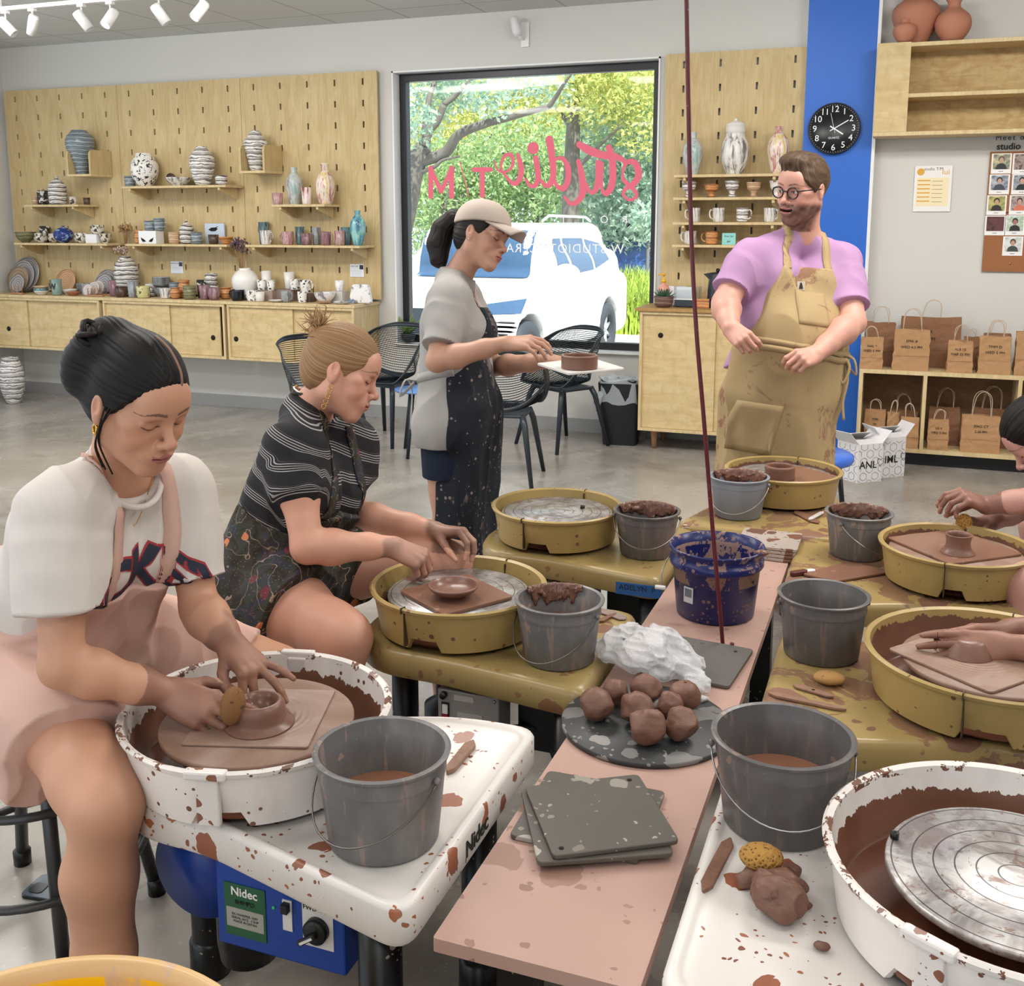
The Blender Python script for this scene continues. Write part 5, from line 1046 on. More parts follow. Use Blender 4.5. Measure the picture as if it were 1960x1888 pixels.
S.box((0, 0, .66), (h_+.86, W2, .40), None, .16, .05); S.box((h_*.25+.25, 0, .92), (h_*.6, W2-.04, .15), None, .12, .12)
S.box((-.62, 0, 1.08), (h_+.02, W2-.05, .26), None, .16, .10)
S.box((-.52, 0, 1.40), (h_-.10, W2-.20, .27), None, .20, .16)
R_ = Matrix.Rotation(math.radians(-31), 3, 'Y')
S.half((.58, 0, 1.62), (.66, 0, .75), .10); S.half((-h_-.70, 0, 1.45), (-.9, 0, .35), .08)
for s_ in (-1, 1): S.half((0, s_*(W2-.12), 1.36), (0, s_*.93, .36), .06)
for x in (h_, -h_):
    for s_ in (-1, 1): S.cone((x, s_*(W2-.25), .34), (x, s_*(W2+.2), .34), .42, .42, .02, 's')
S.half((h_+.86, 0, .75), (.85, 0, .5), .1)
body = sdf_obj('car_body', S, .045, cw, car)
bv = BVHTree.FromPolygons([v.co.copy() for v in body.data.vertices], [tuple(p.vertices) for p in body.data.polygons])
def onto(pts, dr, off, n=6):     # quad patch projected on to the car body
    m = MB(); A, B_, C_, D = [Vector(p) for p in pts]; dr = Vector(dr)
    def f(u, v):
        q = A.lerp(B_, u).lerp(D.lerp(C_, u), v); h = bv.ray_cast(q-dr*2, dr); return (h[0]-dr*off) if h[0] else q
    return m.grid(f, n, n)
sd = (0, -sy_, 0)
for P_, nm in (([(.50, 0, 1.09), (.02, 0, 1.09), (-.02, 0, 1.50), (.22, 0, 1.50)], 'front_door_window'), ([(-.06, 0, 1.10), (-.82, 0, 1.12), (-.80, 0, 1.49), (-.10, 0, 1.50)], 'rear_door_window'), ([(-.90, 0, 1.13), (-1.50, 0, 1.22), (-1.42, 0, 1.42), (-.88, 0, 1.48)], 'quarter_window')):
    onto([(x, 0, z) for x, y, z in P_], sd, .006).obj(nm, cg, car)
wsd = Vector((-.6, 0, -.8)).normalized()
def wsf(u, v):
    q = Vector((1.02-.50*v, -.66+1.32*u, 1.12+.40*v)); h = bv.ray_cast(q+Vector((1.2, 0, .9)), Vector((-1.2, 0, -.9)).normalized()); return (h[0]+Vector((.006, 0, .008))) if h[0] else q
MB().grid(wsf, 10, 8).obj('windscreen', cg, car)
for x in (h_, -h_):
    for s_ in (-1, 1):
        wh_ = MB().lathe([(.20, -.11), (.33, -.11), (.36, -.07), (.36, .07), (.33, .11), (.22, .11), (.22, .06), (.20, .05)], seg=36, M=Matrix.Rotation(PI/2, 3, 'X'), close=True).obj('tyre', ct, car, (x, s_*(W2-.13), .34))
        al = MB().lathe([(.0, .0), (.22, .0), (.225, .03), (.0, .01)], seg=24, M=Matrix.Rotation(-s_*PI/2, 3, 'X'))
        for k in range(7): a = k*2*PI/7; al.tube([(0, s_*.05, 0), (math.cos(a)*.2, s_*.06, math.sin(a)*.2)], [.03, .022], 6)
        al.obj('alloy_wheel', cr, wh_)
onto([(h_+.86, -sy_*0+sy_*.86, .92), (h_+.86, sy_*.46, .86), (h_+.86, sy_*.46, .76), (h_+.86, sy_*.86, .78)], (-1, 0, 0), .012).obj('headlamp', cg, car); onto([(h_+.86, -sy_*.86, .92), (h_+.86, -sy_*.46, .86), (h_+.86, -sy_*.46, .76), (h_+.86, -sy_*.86, .78)], (-1, 0, 0), .012).obj('headlamp', cg, car)
onto([(h_+.9, -.40, .80), (h_+.9, .40, .80), (h_+.9, .34, .50), (h_+.9, -.34, .50)], (-1, 0, 0), .012).obj('grille', M['charcoal'], car)
for s_ in (-1, 1): MB().sphere((.66, s_*(W2+.12), 1.14), .13, sc=(.7, 1.15, .8)).obj('wing_mirror', cw, car); MB().tube([(-1.4, s_*.62, 1.69), (-1.2, s_*.62, 1.74), (.1, s_*.62, 1.75), (.3, s_*.62, 1.69)], .016, 6).obj('roof_rail', cr, car)
for x in (.02, -.84): onto([(x, 0, 1.06), (x+.008, 0, 1.06), (x+.008, 0, .40), (x, 0, .40)], sd, .004, 8).obj('door_gap', M['charcoal'], car)
onto([(.02+.05, 0, .98), (.2, 0, .98), (.2, 0, .95), (.07, 0, .95)], sd, .02, 2).obj('door_handle', cw, car)
# a blue car parked farther away
bc = thing('distant_car', 'dark blue car roof far behind the grass', 'car', (O(1205, 500, 21).x, 21, GZ))
S = SDF(); S.box((0, 0, .60), (2.1, .85, .34), None, .2, .05); S.box((-.1, 0, 1.0), (1.25, .72, .34), None, .26, .2); sdf_obj('car_body', S, .08, plain('blue_car_paint', '3c5a96', .25), bc)
for x in (-1.3, 1.3): MB().lathe([(.0, -.1), (.33, -.1), (.33, .1), (0, .1)], seg=20, M=Matrix.Rotation(PI/2, 3, 'X')).obj('tyre', ct, bc, (x, -.8, .33))
# ---- lettering on the window glass, mirrored ----
rp = plain('coral_vinyl', 'ea6880', .5); wp_ = plain('white_vinyl', 'f4f6f6', .5)
gy = YW+.128
def G3(u, v): q = Yp(u, v, gy); return Vector((q.x, gy, q.z))
def brush(pts, name, par, mat=rp, n=5):     # flat brush lettering: a ribbon of varying width that faces the room
    P = [G3(740+x*.3072, 100+y*.3072) for x, y, w in pts]; Wd = [w*.3072*scl(P[0])/2 for x, y, w in pts]; Q = smoothp3(P, n)
    k = len(Q); ww = [Wd[min(int(i/n), len(Wd)-1)]*(1-(i % n)/n)+Wd[min(int(i/n)+1, len(Wd)-1)]*((i % n)/n) for i in range(k)]
    m = MB(); vs = []
    for i in range(k):
        t = (Q[min(i+1, k-1)]-Q[max(i-1, 0)]).normalized(); nn = Vector((-t.z, 0, t.x)); e_ = Vector((0, -i*.00004, 0)); vs += [Q[i]+nn*ww[i]+e_, Q[i]-nn*ww[i]+e_]
    m.add(vs, [(2*i, 2*i+1, 2*i+3, 2*i+2) for i in range(k-1)], 0, False)
    for e in (0, k-1):
        m.add([Q[e]+Vector((math.cos(a*PI/7), 0, math.sin(a*PI/7)))*ww[e]+Vector((0, -e*.00004+.0001, 0)) for a in range(14)], [tuple(range(13, -1, -1))], 0, False)
    return m
sg = thing('window_lettering', 'coral script lettering reading studio T/M mirrored on the window glass', 'window lettering', (0, 0, 0))
strokes = [  # pixel paths in the zoomed crop, width
 [(1470, 765, 12), (1490, 690, 26), (1545, 690, 40), (1570, 760, 44), (1540, 820, 40), (1490, 850, 22), (1475, 890, 18), (1520, 922, 18), (1558, 890, 24), (1530, 845, 26), (1480, 800, 26), (1470, 765, 16)],
 [(1200, 575, 40), (1260, 610, 52), (1340, 640, 46), (1420, 650, 40), (1470, 670, 30), (1490, 700, 22)], [(1385, 595, 40), (1405, 660, 44), (1410, 780, 44), (1395, 850, 44), (1365, 880, 36), (1340, 840, 18), (1335, 700, 40)],
 [(1320, 690, 40), (1320, 790, 42), (1300, 860, 36), (1265, 870, 24), (1245, 820, 16)], [(1195, 680, 30), (1215, 760, 42), (1225, 860, 46), (1200, 920, 36), (1150, 945, 26), (1108, 900, 14)],
 [(1015, 545, 50), (1030, 640, 46), (1040, 760, 40), (1020, 820, 40), (990, 830, 28), (955, 790, 14)], [(1050, 670, 16), (1095, 660, 26), (1130, 720, 38), (1130, 800, 38), (1100, 850, 36), (1060, 830, 24), (1045, 790, 18)],
 [(930, 660, 36), (945, 760, 36), (935, 820, 34), (900, 835, 24), (865, 790, 14)], [(820, 640, 24), (840, 720, 38), (830, 790, 38), (795, 820, 28), (750, 780, 18), (715, 720, 14), (735, 650, 20), (775, 640, 26), (790, 690, 22), (760, 740, 14), (700, 740, 12), (672, 680, 8)]]
for i_, s_ in enumerate(strokes):
    o = brush(s_, 'letter', sg).obj('letter', rp, sg); o.location.y = -.0006*(i_+1)
q = G3(740+912*.3072, 100+598*.3072); MB().add([q+Vector((math.cos(a*PI/9), 0, math.sin(a*PI/9)))*.045 for a in range(18)], [tuple(range(18))]).obj('letter_dot', rp, sg)
def mtext(s, u, v, hpx, mat, bold=0, sp=1.0, dz=0):
    q = G3(u, v); k = hpx*scl(q)/.70; text(s, k, mat, 'letter', sg, FRONT(q), .0004, mirror=True, bold=bold, spacing=sp)
for i_, s_ in enumerate(([(275, 898, 34), (275, 724, 34)], [(405, 898, 34), (405, 724, 34)], [(277, 732, 30), (308, 800, 28), (340, 868, 28)], [(340, 868, 28), (372, 800, 28), (403, 732, 30)], [(542, 732, 28), (650, 732, 28)], [(597, 732, 34), (597, 893, 34)])):
    o = brush(s_, 'letter', sg).obj('letter', rp, sg); o.location.y = -.0006*(i_+1)
brush([(455, 680, 7), (512, 900, 7)], 'letter', sg).obj('letter', rp, sg)
s2 = thing('window_lettering', 'small white lettering with a diamond low on the window glass, mirrored', 'window lettering', (0, 0, 0)); sg = s2
mtext('W.STUDIOTMCERAMICS', 740+1010*.3072, 100+1225*.3072, 17, wp_, 0, 1.15); mtext('P O T T', 740+1290*.3072, 100+1045*.3072, 14, wp_, 0, 2.1)
q = G3(740+1492*.3072, 100+1048*.3072); MB().tube([q+Vector((.022, 0, 0)), q+Vector((0, 0, .02)), q-Vector((.022, 0, 0)), q-Vector((0, 0, .02))], .004, 4, closed=True).obj('diamond', wp_, s2)
# ================= pottery wheels, ware board, buckets, clay =================
CLAY, CLAYD = '8a6150', '6f4a3c'
M['wetclay'] = (lambda n: (n.set(Base_Color=n.mix(n.noise(n.co(), 14, 4, .6), '866152', '755143'), Roughness=n.ramp(n.noise(n.co(), 9, 3), [(.35, .22), (.65, .5)])), n.bump(n.noise(n.co(), 60, 3), .12, .002), n.m)[-1])(NT('wet_clay'))
M['clay'] = (lambda n: (n.set(Base_Color=n.mix(n.noise(n.co(), 22, 4, .6), '7d5747', '6c4a3c'), Roughness=.5), n.bump(n.noise(n.scale(n.co(), (1, 1, 2.5)), 38, 4, .6, .8), .35, .004), n.m)[-1])(NT('moist_clay'))
M['slip'] = plain('clay_water', '9a6a52', .12)
M['slipdark'] = plain('clay_water_dark', '6e4636', .15)
def panmat(name, base, R, zt, cover, deep=.03, inner='6a4030'):
    out = []
    for inside in (0, 1):
        n = NT(name+('_inside' if inside else '')); o = n.co(); x = n.xyz(o); c = srgb(base)
        rim = n.math('MULTIPLY', n.math('GREATER_THAN', x[2], zt-.013), n.math('GREATER_THAN', n.noise(o, 26, 4, .75), .96-cover*.75))
        sp = n.math('LESS_THAN', n.vor(o, 60), n.math('MULTIPLY', n.math('POWER', n.xyz(n.vor(o, 60, out='Color'))[0], 3.), .40))
        f = n.math('MAXIMUM', rim, n.math('MULTIPLY', sp, n.math('GREATER_THAN', n.noise(o, 6, 2), .56-cover*.1)))
        if inside:
            g = n.math('ADD', x[2], n.math('MULTIPLY', n.noise(n.scale(o, (1, 1, .35)), 34, 4, .7), -.045)); f = n.math('MAXIMUM', f, n.math('LESS_THAN', g, zt-deep-.022))
        cb = n.mix(n.step(n.noise(n.scale(o, (1, 1, .5)), 8, 4, .6), .4, .7), c, tuple(q*.84 for q in c[:3])+(1,))
        n.set(Base_Color=n.mix(f, cb, n.mix(n.noise(o, 9, 3), inner, '8b6350')), Roughness=n.mix(f, (.4, .4, .4, 1), (.28, .28, .28, 1))); n.bump(f, .2, .002); out.append(n.m)
    return out
def headmat():
    n = NT('wheelhead_aluminium'); o = n.co(); x = n.xyz(o); r = n.math('SQRT', n.math('ADD', n.math('POWER', x[0], 2.), n.math('POWER', x[1], 2.)))
    g = n.math('LESS_THAN', n.math('PINGPONG', n.math('ADD', r, .004), .0145), .0011)
    c = n.mix(n.step(n.noise(o, 9, 4, .7, 1.5), .42, .62), 'c9c7c6', '9f9796'); c = n.mix(n.math('MULTIPLY', n.step(n.noise(o, 24, 3, .7, 2), .6, .66), .7), c, '8a6a60'); c = n.mix(g, c, '5d5a5a')
    n.set(Base_Color=c, Metallic=.55, Roughness=n.ramp(n.noise(o, 14, 3), [(.35, .22), (.7, .5)])); return n.m
M['head'] = headmat()
def claydisc():
    n = NT('clay_covered_disc'); o = n.co(); x = n.xyz(o); r = n.math('SQRT', n.math('ADD', n.math('POWER', n.math('SUBTRACT', x[0], .0), 2.), n.math('POWER', x[1], 2.)))
    w = n.math('SINE', n.math('MULTIPLY', r, 520.)); c = n.mix(n.step(n.noise(n.scale(o, (1, 1, 1)), 7, 4, .6, 1.0), .35, .7), '8d6e5e', 'a38a7c')
    n.set(Base_Color=c, Roughness=.42); n.bump(n.math('MULTIPLY', w, n.step(r, .115, .05)), .22, .0015); return n.m
M['disc'] = claydisc()
YEL, WHI = 'b2975e', 'e9e2dd'
M['ytray'] = spotted('yellow_tray', 'a38c5a', '7a5138', 8, .14, 1.1, .33, True, '94704e', .48); M['ytrayw'] = spotted('yellow_tray_wet', 'a9915d', '7f5a48', 6, .22, 1.2, .22, True, '8d6a58', .56)
def puddled(m):
    t = m.node_tree; b = t.nodes['Principled BSDF']; n = NT.__new__(NT); n.m = m; n.t = t; n.n = t.nodes; n.b = b; n._tc = None; o = n.co()
    f = n.step(n.noise(n.scale(o, (1, 1, 1), (3, 1, 0)), 5.5, 5, .6, .8), .505, .525); src = b.inputs['Base Color'].links[0].from_socket
    n.put(b.inputs['Base Color'], n.mix(n.math('MULTIPLY', f, .85), src, n.mix(n.noise(o, 20, 3), '7d5a49', '95705c'))); n.put(b.inputs['Roughness'], n.math('SUBTRACT', .32, n.math('MULTIPLY', f, .2))); return m
puddled(M['ytrayw']); M['wtray'] = spotted('white_tray', 'eae4df', 'b5714e', 14, .15, 1.15, .35, True, '7c4a3b', .52)
def wheel(name, label, x, y, rz, kind, R, legs=((-.19, .07), (.36, -.21), (.36, .21)), wet=False, notch=-95, seams=(-100, 80), box=None, tape=None, headm=None, grp='pottery wheels around the ware board', zt=.655, W=.60, L=.455, puddle=0):
    t = thing('pottery_wheel', label, 'pottery wheel', (x, y, 0), math.radians(rz), grp)
    white = kind == 'white'; tm = M['wtray'] if white else (M['ytrayw'] if wet else M['ytray'])
    h = W/2
    poly = [(L, -h), (L, h), (.30, h), (.03, .205), (-.15, .20), (-.235, .09), (-.235, -.09), (-.15, -.20), (.03, -.205)]
    P = roundpoly(poly, [.05, .05, .08, .05, .08, .08, .08, .08, .05], 6); cx = .1
    def ins(d): return [(px-d*(1 if px > .1 else -1)*min(1, abs(px-.1)/.1), py-d*(1 if py > 0 else -1)*min(1, abs(py)/.05)) for px, py in P]
    m = MB(); n = len(P); rings = [(ins(.004), .478), (P, .486), (P, .536), (ins(.003), .5425), (ins(.009), .5455), (ins(.016), .5455), (ins(.021), .5405), (ins(.026), .5375)]
    if not white: rings = [(ins(.004), .474), (P, .480), (P, .520), (ins(.006), .532), (ins(.016), .538), (ins(.03), .5375), (ins(.034), .5372)]
    vs = [(px, py, z) for R_, z in rings for px, py in R_]
    fs = [(j*n+i, j*n+(i+1) % n, (j+1)*n+(i+1) % n, (j+1)*n+i) for j in range(len(rings)-1) for i in range(n)]+[tuple((len(rings)-1)*n+i for i in range(n)), tuple(range(n-1, -1, -1))]
    m.add(vs, fs, 0, True); o = m.obj('tray', tm, t); sharp(o, 50)
    for i, (lx, ly) in enumerate(legs):
        lg = MB().lathe([(.034, .02), (.036, .03), (.036, .476)], (lx, ly, 0), 20).obj('leg', M['blackm'], t)
        MB().lathe([(.040, 0), (.043, .008), (.042, .075), (.038, .08), (.034, .085)], (lx, ly, 0), 20).obj('leg_collar', M['blackm'], lg)
    # splash pan
    zb = .545; Rb = R-.018; K = 96; m = MB(); prof = None; vs = []; fs = []
    for k in range(K):
        a = 2*PI*k/K; dg = (math.degrees(a)-notch+180) % 360-180; lift = .026 if abs(dg) < 11 else 0
        for (r, z) in [(Rb-.012, zb+lift), (Rb, zb+.004+lift), (R-.006, zt-.03), (R-.004, zt-.014), (R+.004, zt-.012), (R+.007, zt-.004), (R+.002, zt), (R-.007, zt-.004), (R-.009, zt-.02), (Rb-.006, zb+.016+lift*.5), (Rb-.012, zb+.012+lift*.5)]:
            vs.append((r*math.cos(a), r*math.sin(a), z))
    q = 11
    fs = [(k*q+i, ((k+1) % K)*q+i, ((k+1) % K)*q+(i+1) % q, k*q+(i+1) % q) for k in range(K) for i in range(q)]
    m.add(vs, fs); m.mi = [1 if i % q in (7, 8, 9) else 0 for i in range(len(fs))]
    pmn = panmat('pan_'+kind, 'efe7e1' if white else YEL, R, zt, .54 if white else .28, .042 if white else (.02 if wet else .05), '5a3324' if white else '5d3a2a'); pan = m.obj('splash_pan', [pmn[0], pmn[1]], t); sharp(pan, 50)
    MB().lathe([(0, zb+.013), (Rb-.008, zb+.013)], seg=48).obj('slurry', M['slipdark'], pan)
    for s in seams:
        a = math.radians(s); e = Vector((math.cos(a), math.sin(a), 0)); tt = Vector((-e.y, e.x, 0))
        if white:
            MM = frameM(e*(R-.003), tt, (0, 0, 1)); Rm = MM.to_3x3()
            c = MB(); c.box(e*(R+.001)+Vector((0, 0, zt-.006)), (.072, .019, .016), Matrix((tt, e, (0, 0, 1))).transposed(), bev=.004); c.box(e*(R-.006)+Vector((0, 0, zt-.055)), (.040, .014, .09), Matrix((tt, e, (0, 0, 1))).transposed(), bev=.003); c.obj('seam_clip', M['wclip'], pan)
        else:
            c = MB(); c.box(e*(R-.008)+Vector((0, 0, zt-.054)), (.0022, .014, .088), Matrix((tt, e, (0, 0, 1))).transposed()); c.box(e*(R+.0015)+Vector((0, 0, zt-.006)), (.0022, .0175, .0145), Matrix((tt, e, (0, 0, 1))).transposed()); c.obj('seam', M['seam'], pan)
    MB().lathe([(.03, .5), (.03, .60), (.12, .615), (.176, .618), (.1785, .621), (.1785, .628), (.176, .6305), (0, .6305)], seg=64).obj('wheelhead', headm or M['head'], t)
    MB().lathe([(.02, .16), (.055, .16), (.06, .2), (.06, .34), (.03, .36), (.03, .48)], (-.02, -.03, 0), 24).obj('motor', M['black'], t)
    if box: box(t)
    return t
M['wclip'] = spotted('white_clip', 'ece5e0', '8a5a48', 30, .15, 1, .35, cover=.6); M['seam'] = plain('seam_line', '4a3a22', .6)
def bluebox(t):
    b = thing_part(MB().box((.165, -.135, .398), (.25, .13, .16), bev=.004), 'control_box', plain('blue_enamel', '0c3f9e', .35), t)
    MB().lathe([(.0, -.055), (.085, -.055), (.09, -.045), (.09, .05), (0, .055)], (-.03, -.11, .41), 36, M=rotx).obj('motor_cover', plain('blue_enamel_dark', '0b3a92', .35), t)
    fy_ = -.2005
    MB().box((.098, fy_, .39), (.082, .002, .098)).obj('green_label', plain('label_green', '1d5c3c', .4), b); MB().box((.098, fy_-.0014, .376), (.074, .0008, .036)).obj('data_field', plain('label_grey', 'a9a9a4', .5), b)
    text('Nidec', .022, WH, 'lettering', b, FRONT((.098, fy_-.0018, .425)), .0004, bold=.0004); text('SHIMPO', .011, M['black'], 'lettering', b, FRONT((.098, fy_-.0018, .406)), .0003)
    text('RK-WHISPER 100V\nSERIAL 0412  1/2HP\nMADE IN JAPAN', .0065, ink, 'lettering', b, FRONT((.098, fy_-.002, .376)), .0002)
    MB().box((.182, fy_, .405), (.018, .003, .056)).obj('switch_plate', M['wbul'], b); MB().box((.182, fy_-.006, .422), (.012, .012, .016)).obj('toggle', M['black'], b)
    MB().sphere((.155, fy_, .412), .003).obj('pilot_light', plain('pilot_green', '3fd08a', .3), b)
    MB().box((.240, fy_, .40), (.058, .002, .080)).obj('dial_plate', M['wbul'], b); MB().lathe([(0, 0), (.022, 0), (.022, .012), (.016, .016), (0, .016)], (.240, fy_-.001, .395), 24, M=Matrix.Rotation(PI/2, 3, 'X')).obj('dial', M['black'], b)
    text('FWD', .012, ink, 'lettering', b, FRONT((.226, fy_-.0016, .430)), .0003); text('REV', .012, ink, 'lettering', b, FRONT((.256, fy_-.0016, .430)), .0003)
    k = MB().box((0, 0, 0), (.040, .010, .010), bev=.003).obj('dial_lever', M['black'], b, (.232, fy_-.022, .388)); k.rotation_euler = (0, -.6, 0); MB().box((0, -.0055, 0), (.028, .001, .004)).obj('lever_mark', WH, k)
def thing_part(mb, nm, mat, par): return mb.obj(nm, mat, par)
def greybox(t):
    b = MB().box((.105, -.155, .385), (.155, .08, .150), bev=.003).obj('control_box', plain('box_grey', 'a3a1a0', .45, .3), t); fy_ = -.1955
    MB().box((.048, fy_, .405), (.020, .003, .048)).obj('rocker_frame', M['black'], b); MB().box((.048, fy_-.003, .413), (.013, .006, .022)).obj('rocker_switch', M['wbul'], b); MB().box((.048, fy_-.003, .393), (.013, .004, .012)).obj('red_lamp', plain('red_lamp', 'b01c2c', .3), b)
    MB().box((.11, fy_, .380), (.062, .0015, .058)).obj('worn_label', plain('worn_label', 'b7b5b2', .6), b); MB().box((.095, fy_, .445), (.05, .0015, .014)).obj('worn_label', plain('worn_label2', 'c2c0bc', .6), b); MB().lathe([(0, 0), (.009, 0), (.008, .012), (0, .012)], (.045, fy_, .448), 14, M=rotx).obj('fuse_knob', M['black'], b)
    for x_, z_ in ((.172, .45), (.172, .365), (.036, .365), (.036, .32), (.172, .32)): MB().sphere((x_, fy_, z_), .004).obj('screw', M['steel'], b)
    MB().tube(smoothp3([(.18, -.14, .36), (.26, -.1, .34), (.33, -.12, .2), (.37, -.1, .05)]), .008, 8).obj('cable', M['black'], t); MB().box((.26, -.06, .38), (.12, .1, .16)).obj('gearbox', M['blackm'], t)
M['spinclay'] = M['disc']
wl1 = wheel('pottery_wheel', 'white pottery wheel at the left, used by the person in a pink apron', -1.083, 1.55, 0, 'white', .243, notch=-72, seams=(-76, 104), box=bluebox, headm=M['disc'], zt=.66, W=.615)
text('Nidec', .042, ink, 'lettering', wl1, frameM((.4562, -.03, .510), (0, 1, 0), (0, 0, 1)), .0004, bold=.0008)
wheel('pottery_wheel', 'mustard yellow wheel, second on the left, used by the potter in the striped shirt', -1.0, 2.31, 0, 'yellow', .216, notch=-92, seams=(-104, 76), box=greybox, W=.52, L=.405)
wt3 = wheel('pottery_wheel', 'mustard yellow wheel with a bare silver wheelhead, third on the left', -.995, 3.10, 0, 'yellow', .205, notch=-92, seams=(-103, 80), box=greybox, W=.56, L=.40)
wheel('pottery_wheel', 'farthest mustard yellow wheel, at the end of the board before the man', -.365, 3.86, -90, 'yellow', .205, wet=True, notch=180, seams=(170,), W=.62)
wheel('pottery_wheel', 'white pottery wheel with a bare metal wheelhead at the lower right', .205, 1.52, 180, 'white', .262, legs=((-.23, .07), (.40, .25), (.40, -.25)), notch=58, seams=(62, -118), zt=.662, W=.60)
wheel('pottery_wheel', 'mustard yellow wheel at the right with two hands over its disc', .225, 2.315, 180, 'yellow', .25, wet=True, notch=85, seams=(75, -105), headm=M['disc'], W=.60)
wheel('pottery_wheel', 'mustard yellow wheel at the right edge with the small brown cylinder', .190, 3.10, 180, 'yellow', .202, wet=True, notch=86, seams=(80, -100), headm=M['disc'], W=.60)
tp = thing('masking_tape', 'strip of blue tape with handwriting stuck on the third left wheel', 'tape', (-.655, 2.812, .505)); MB().box((0, 0, 0), (.135, .0012, .036)).obj('strip', plain('blue_tape', '2a5f9e', .6), tp); text('ADELYN  P', .022, ink, 'lettering', tp, FRONT((-.005, -.0009, .004)), .0003)
# ---- wheelhead bolts, bats ----
tag(MB().lathe([(0, 0), (.0065, 0), (.0065, .009), (.003, .009), (.003, .004), (0, .004)], seg=12).obj('bat_pin', M['blackm'], None, tuple(Zp(1712, 1604, .632))), 'small black bat pin on the bare wheelhead at the lower right', 'pin')
tag(MB().lathe([(0, 0), (.0075, 0), (.0075, .009), (0, .009)], seg=12).obj('bat_pin', M['blackm'], None, tuple(Zp(1115, 973, .6315))), 'small black bat pin on the silver wheelhead, third on the left', 'pin')
def bat(cs, z, th, mat, label, name='square_bat', cat='bat', r=.012, holes=(), grp=None):
    P = [Zp(u, v, z+th) for u, v in cs]; c = sum(P, Vector())/len(P); m = MB(); Q = [(p.x-c.x, p.y-c.y) for p in P]
    if (Vector(Q[1])-Vector(Q[0])).cross(Vector(Q[2])-Vector(Q[1])) < 0 if len(Q[0]) == 3 else False: Q.reverse()
    ar = sum(Q[i-1][0]*Q[i][1]-Q[i][0]*Q[i-1][1] for i in range(len(Q)))
    if ar < 0: Q.reverse()
    o = m.prism(roundpoly(Q, r, 4), 0, th).obj(name, mat, None, (c.x, c.y, z)); bevel(o, min(.002, th*.3)); tag(o, label, cat, grp)
    for hx, hy in holes:
        a = Q[0]; e1 = Vector(Q[1])-Vector(a); e2 = Vector(Q[3])-Vector(a); p = Vector(a)+e1*hx+e2*hy
        MB().lathe([(0, 0), (.0042, 0), (.0042, .0006), (0, .0006)], (p.x, p.y, th), 12).obj('pin_hole', M['dark'], o)
    return o
def sqbat(cx, cy, side, ang, z, th, mat, label, name='square_bat', holes=(), r=.012, grp=None, cat='bat'):
    h = side/2; a = math.radians(ang); P = roundpoly([(x*math.cos(a)-y*math.sin(a), x*math.sin(a)+y*math.cos(a)) for x, y in ((-h, -h), (h, -h), (h, h), (-h, h))], r, 4)
    o = MB().prism(P, 0, th).obj(name, mat, None, (cx, cy, z)); bevel(o, min(.002, th*.3)); tag(o, label, cat, grp)
    for hx, hy in holes: MB().lathe([(0, 0), (.0045, 0), (.0045, .0006), (0, .0006)], (hx*math.cos(a)-hy*math.sin(a), hx*math.sin(a)+hy*math.cos(a), th), 12).obj('pin_hole', M['dark'], o)
    return o
M['batg'] = spotted('bat_grey', '5b554e', '7b746a', 11, .22, 1.2, .45, True, 'aaa59c', .62); M['batg2'] = spotted('bat_grey_dark', '66625e', '514c48', 12, .14, 1.1, .5, True, '4b4744', .45)
M['batb'] = spotted('bat_black', '3a3b3c', '6f6c6b', 13, .28, 1.4, .5, True, '8b8784', .66); M['batclay'] = spotted('bat_clay', '8b6553', '9d7a68', 10, .2, 1.4, .25, True, '6e4c3c', .6)
M['batw'] = spotted('bat_pale_spotted', 'b9aca4', '7a5547', 16, .28, 1.3, .35, True, '6b4a3e', .75)
# square bat recessed in the disc on the white left wheel
P1, P2 = Zp(346, 1423, .637), Zp(589, 1429, .637); e = (P2-P1); L_ = e.length; ang = math.degrees(math.atan2(e.y, e.x)); nrm = Vector((-e.y, e.x, 0)).normalized(); cc = (P1+P2)/2+nrm*L_/2
sqbat(cc.x, cc.y, L_, ang, .6312, .0045, M['disc'], 'clay covered square bat on the white wheel at the left, under the spinning pot', r=.006)
sqbat(-.991, 2.272, .205, -33, .6312, .009, M['batclay'], 'square clay smeared bat on the second left wheel, under the shallow bowl')
sqbat(-.30, 3.84, .21, 52, .6312, .007, M['batclay'], 'square bat on the farthest wheel under the thick ring of clay')
sqbat(.195, 2.31, .25, -39, .6312, .006, M['disc'], 'square clay covered bat on the right wheel beneath the two hands')
sqbat(.185, 3.13, .255, -50, .6312, .007, M['batclay'], 'square bat on the right edge wheel under the small cylinder')
# ware board
brd = thing('ware_board', 'long pinkish wooden board between the two rows of wheels, spotted with drips', 'board', (-.432, 2.42, 0))
M['pinkb'] = spotted('pink_board', 'bd998c', '937062', 9, .11, 1.25, .5, True, 'a37f70', .46)
MB().prism(roundpoly([(-.158, -1.165), (.152, -1.165), (.158, .972), (-.145, .972)], .004, 2), .489, .511).obj('board', M['pinkb'], brd)
for x, y in ((-.08, -1.0), (.08, -1.0), (-.08, .85), (.08, .85)): MB().box((x, y, .244), (.06, .06, .488)).obj('leg', M['blackm'], brd)
MB().box((0, -1.0, .46), (.25, .09, .056)).obj('cross_rail', wood('rail_wood', '8a6d5c', '765a4a'), brd)
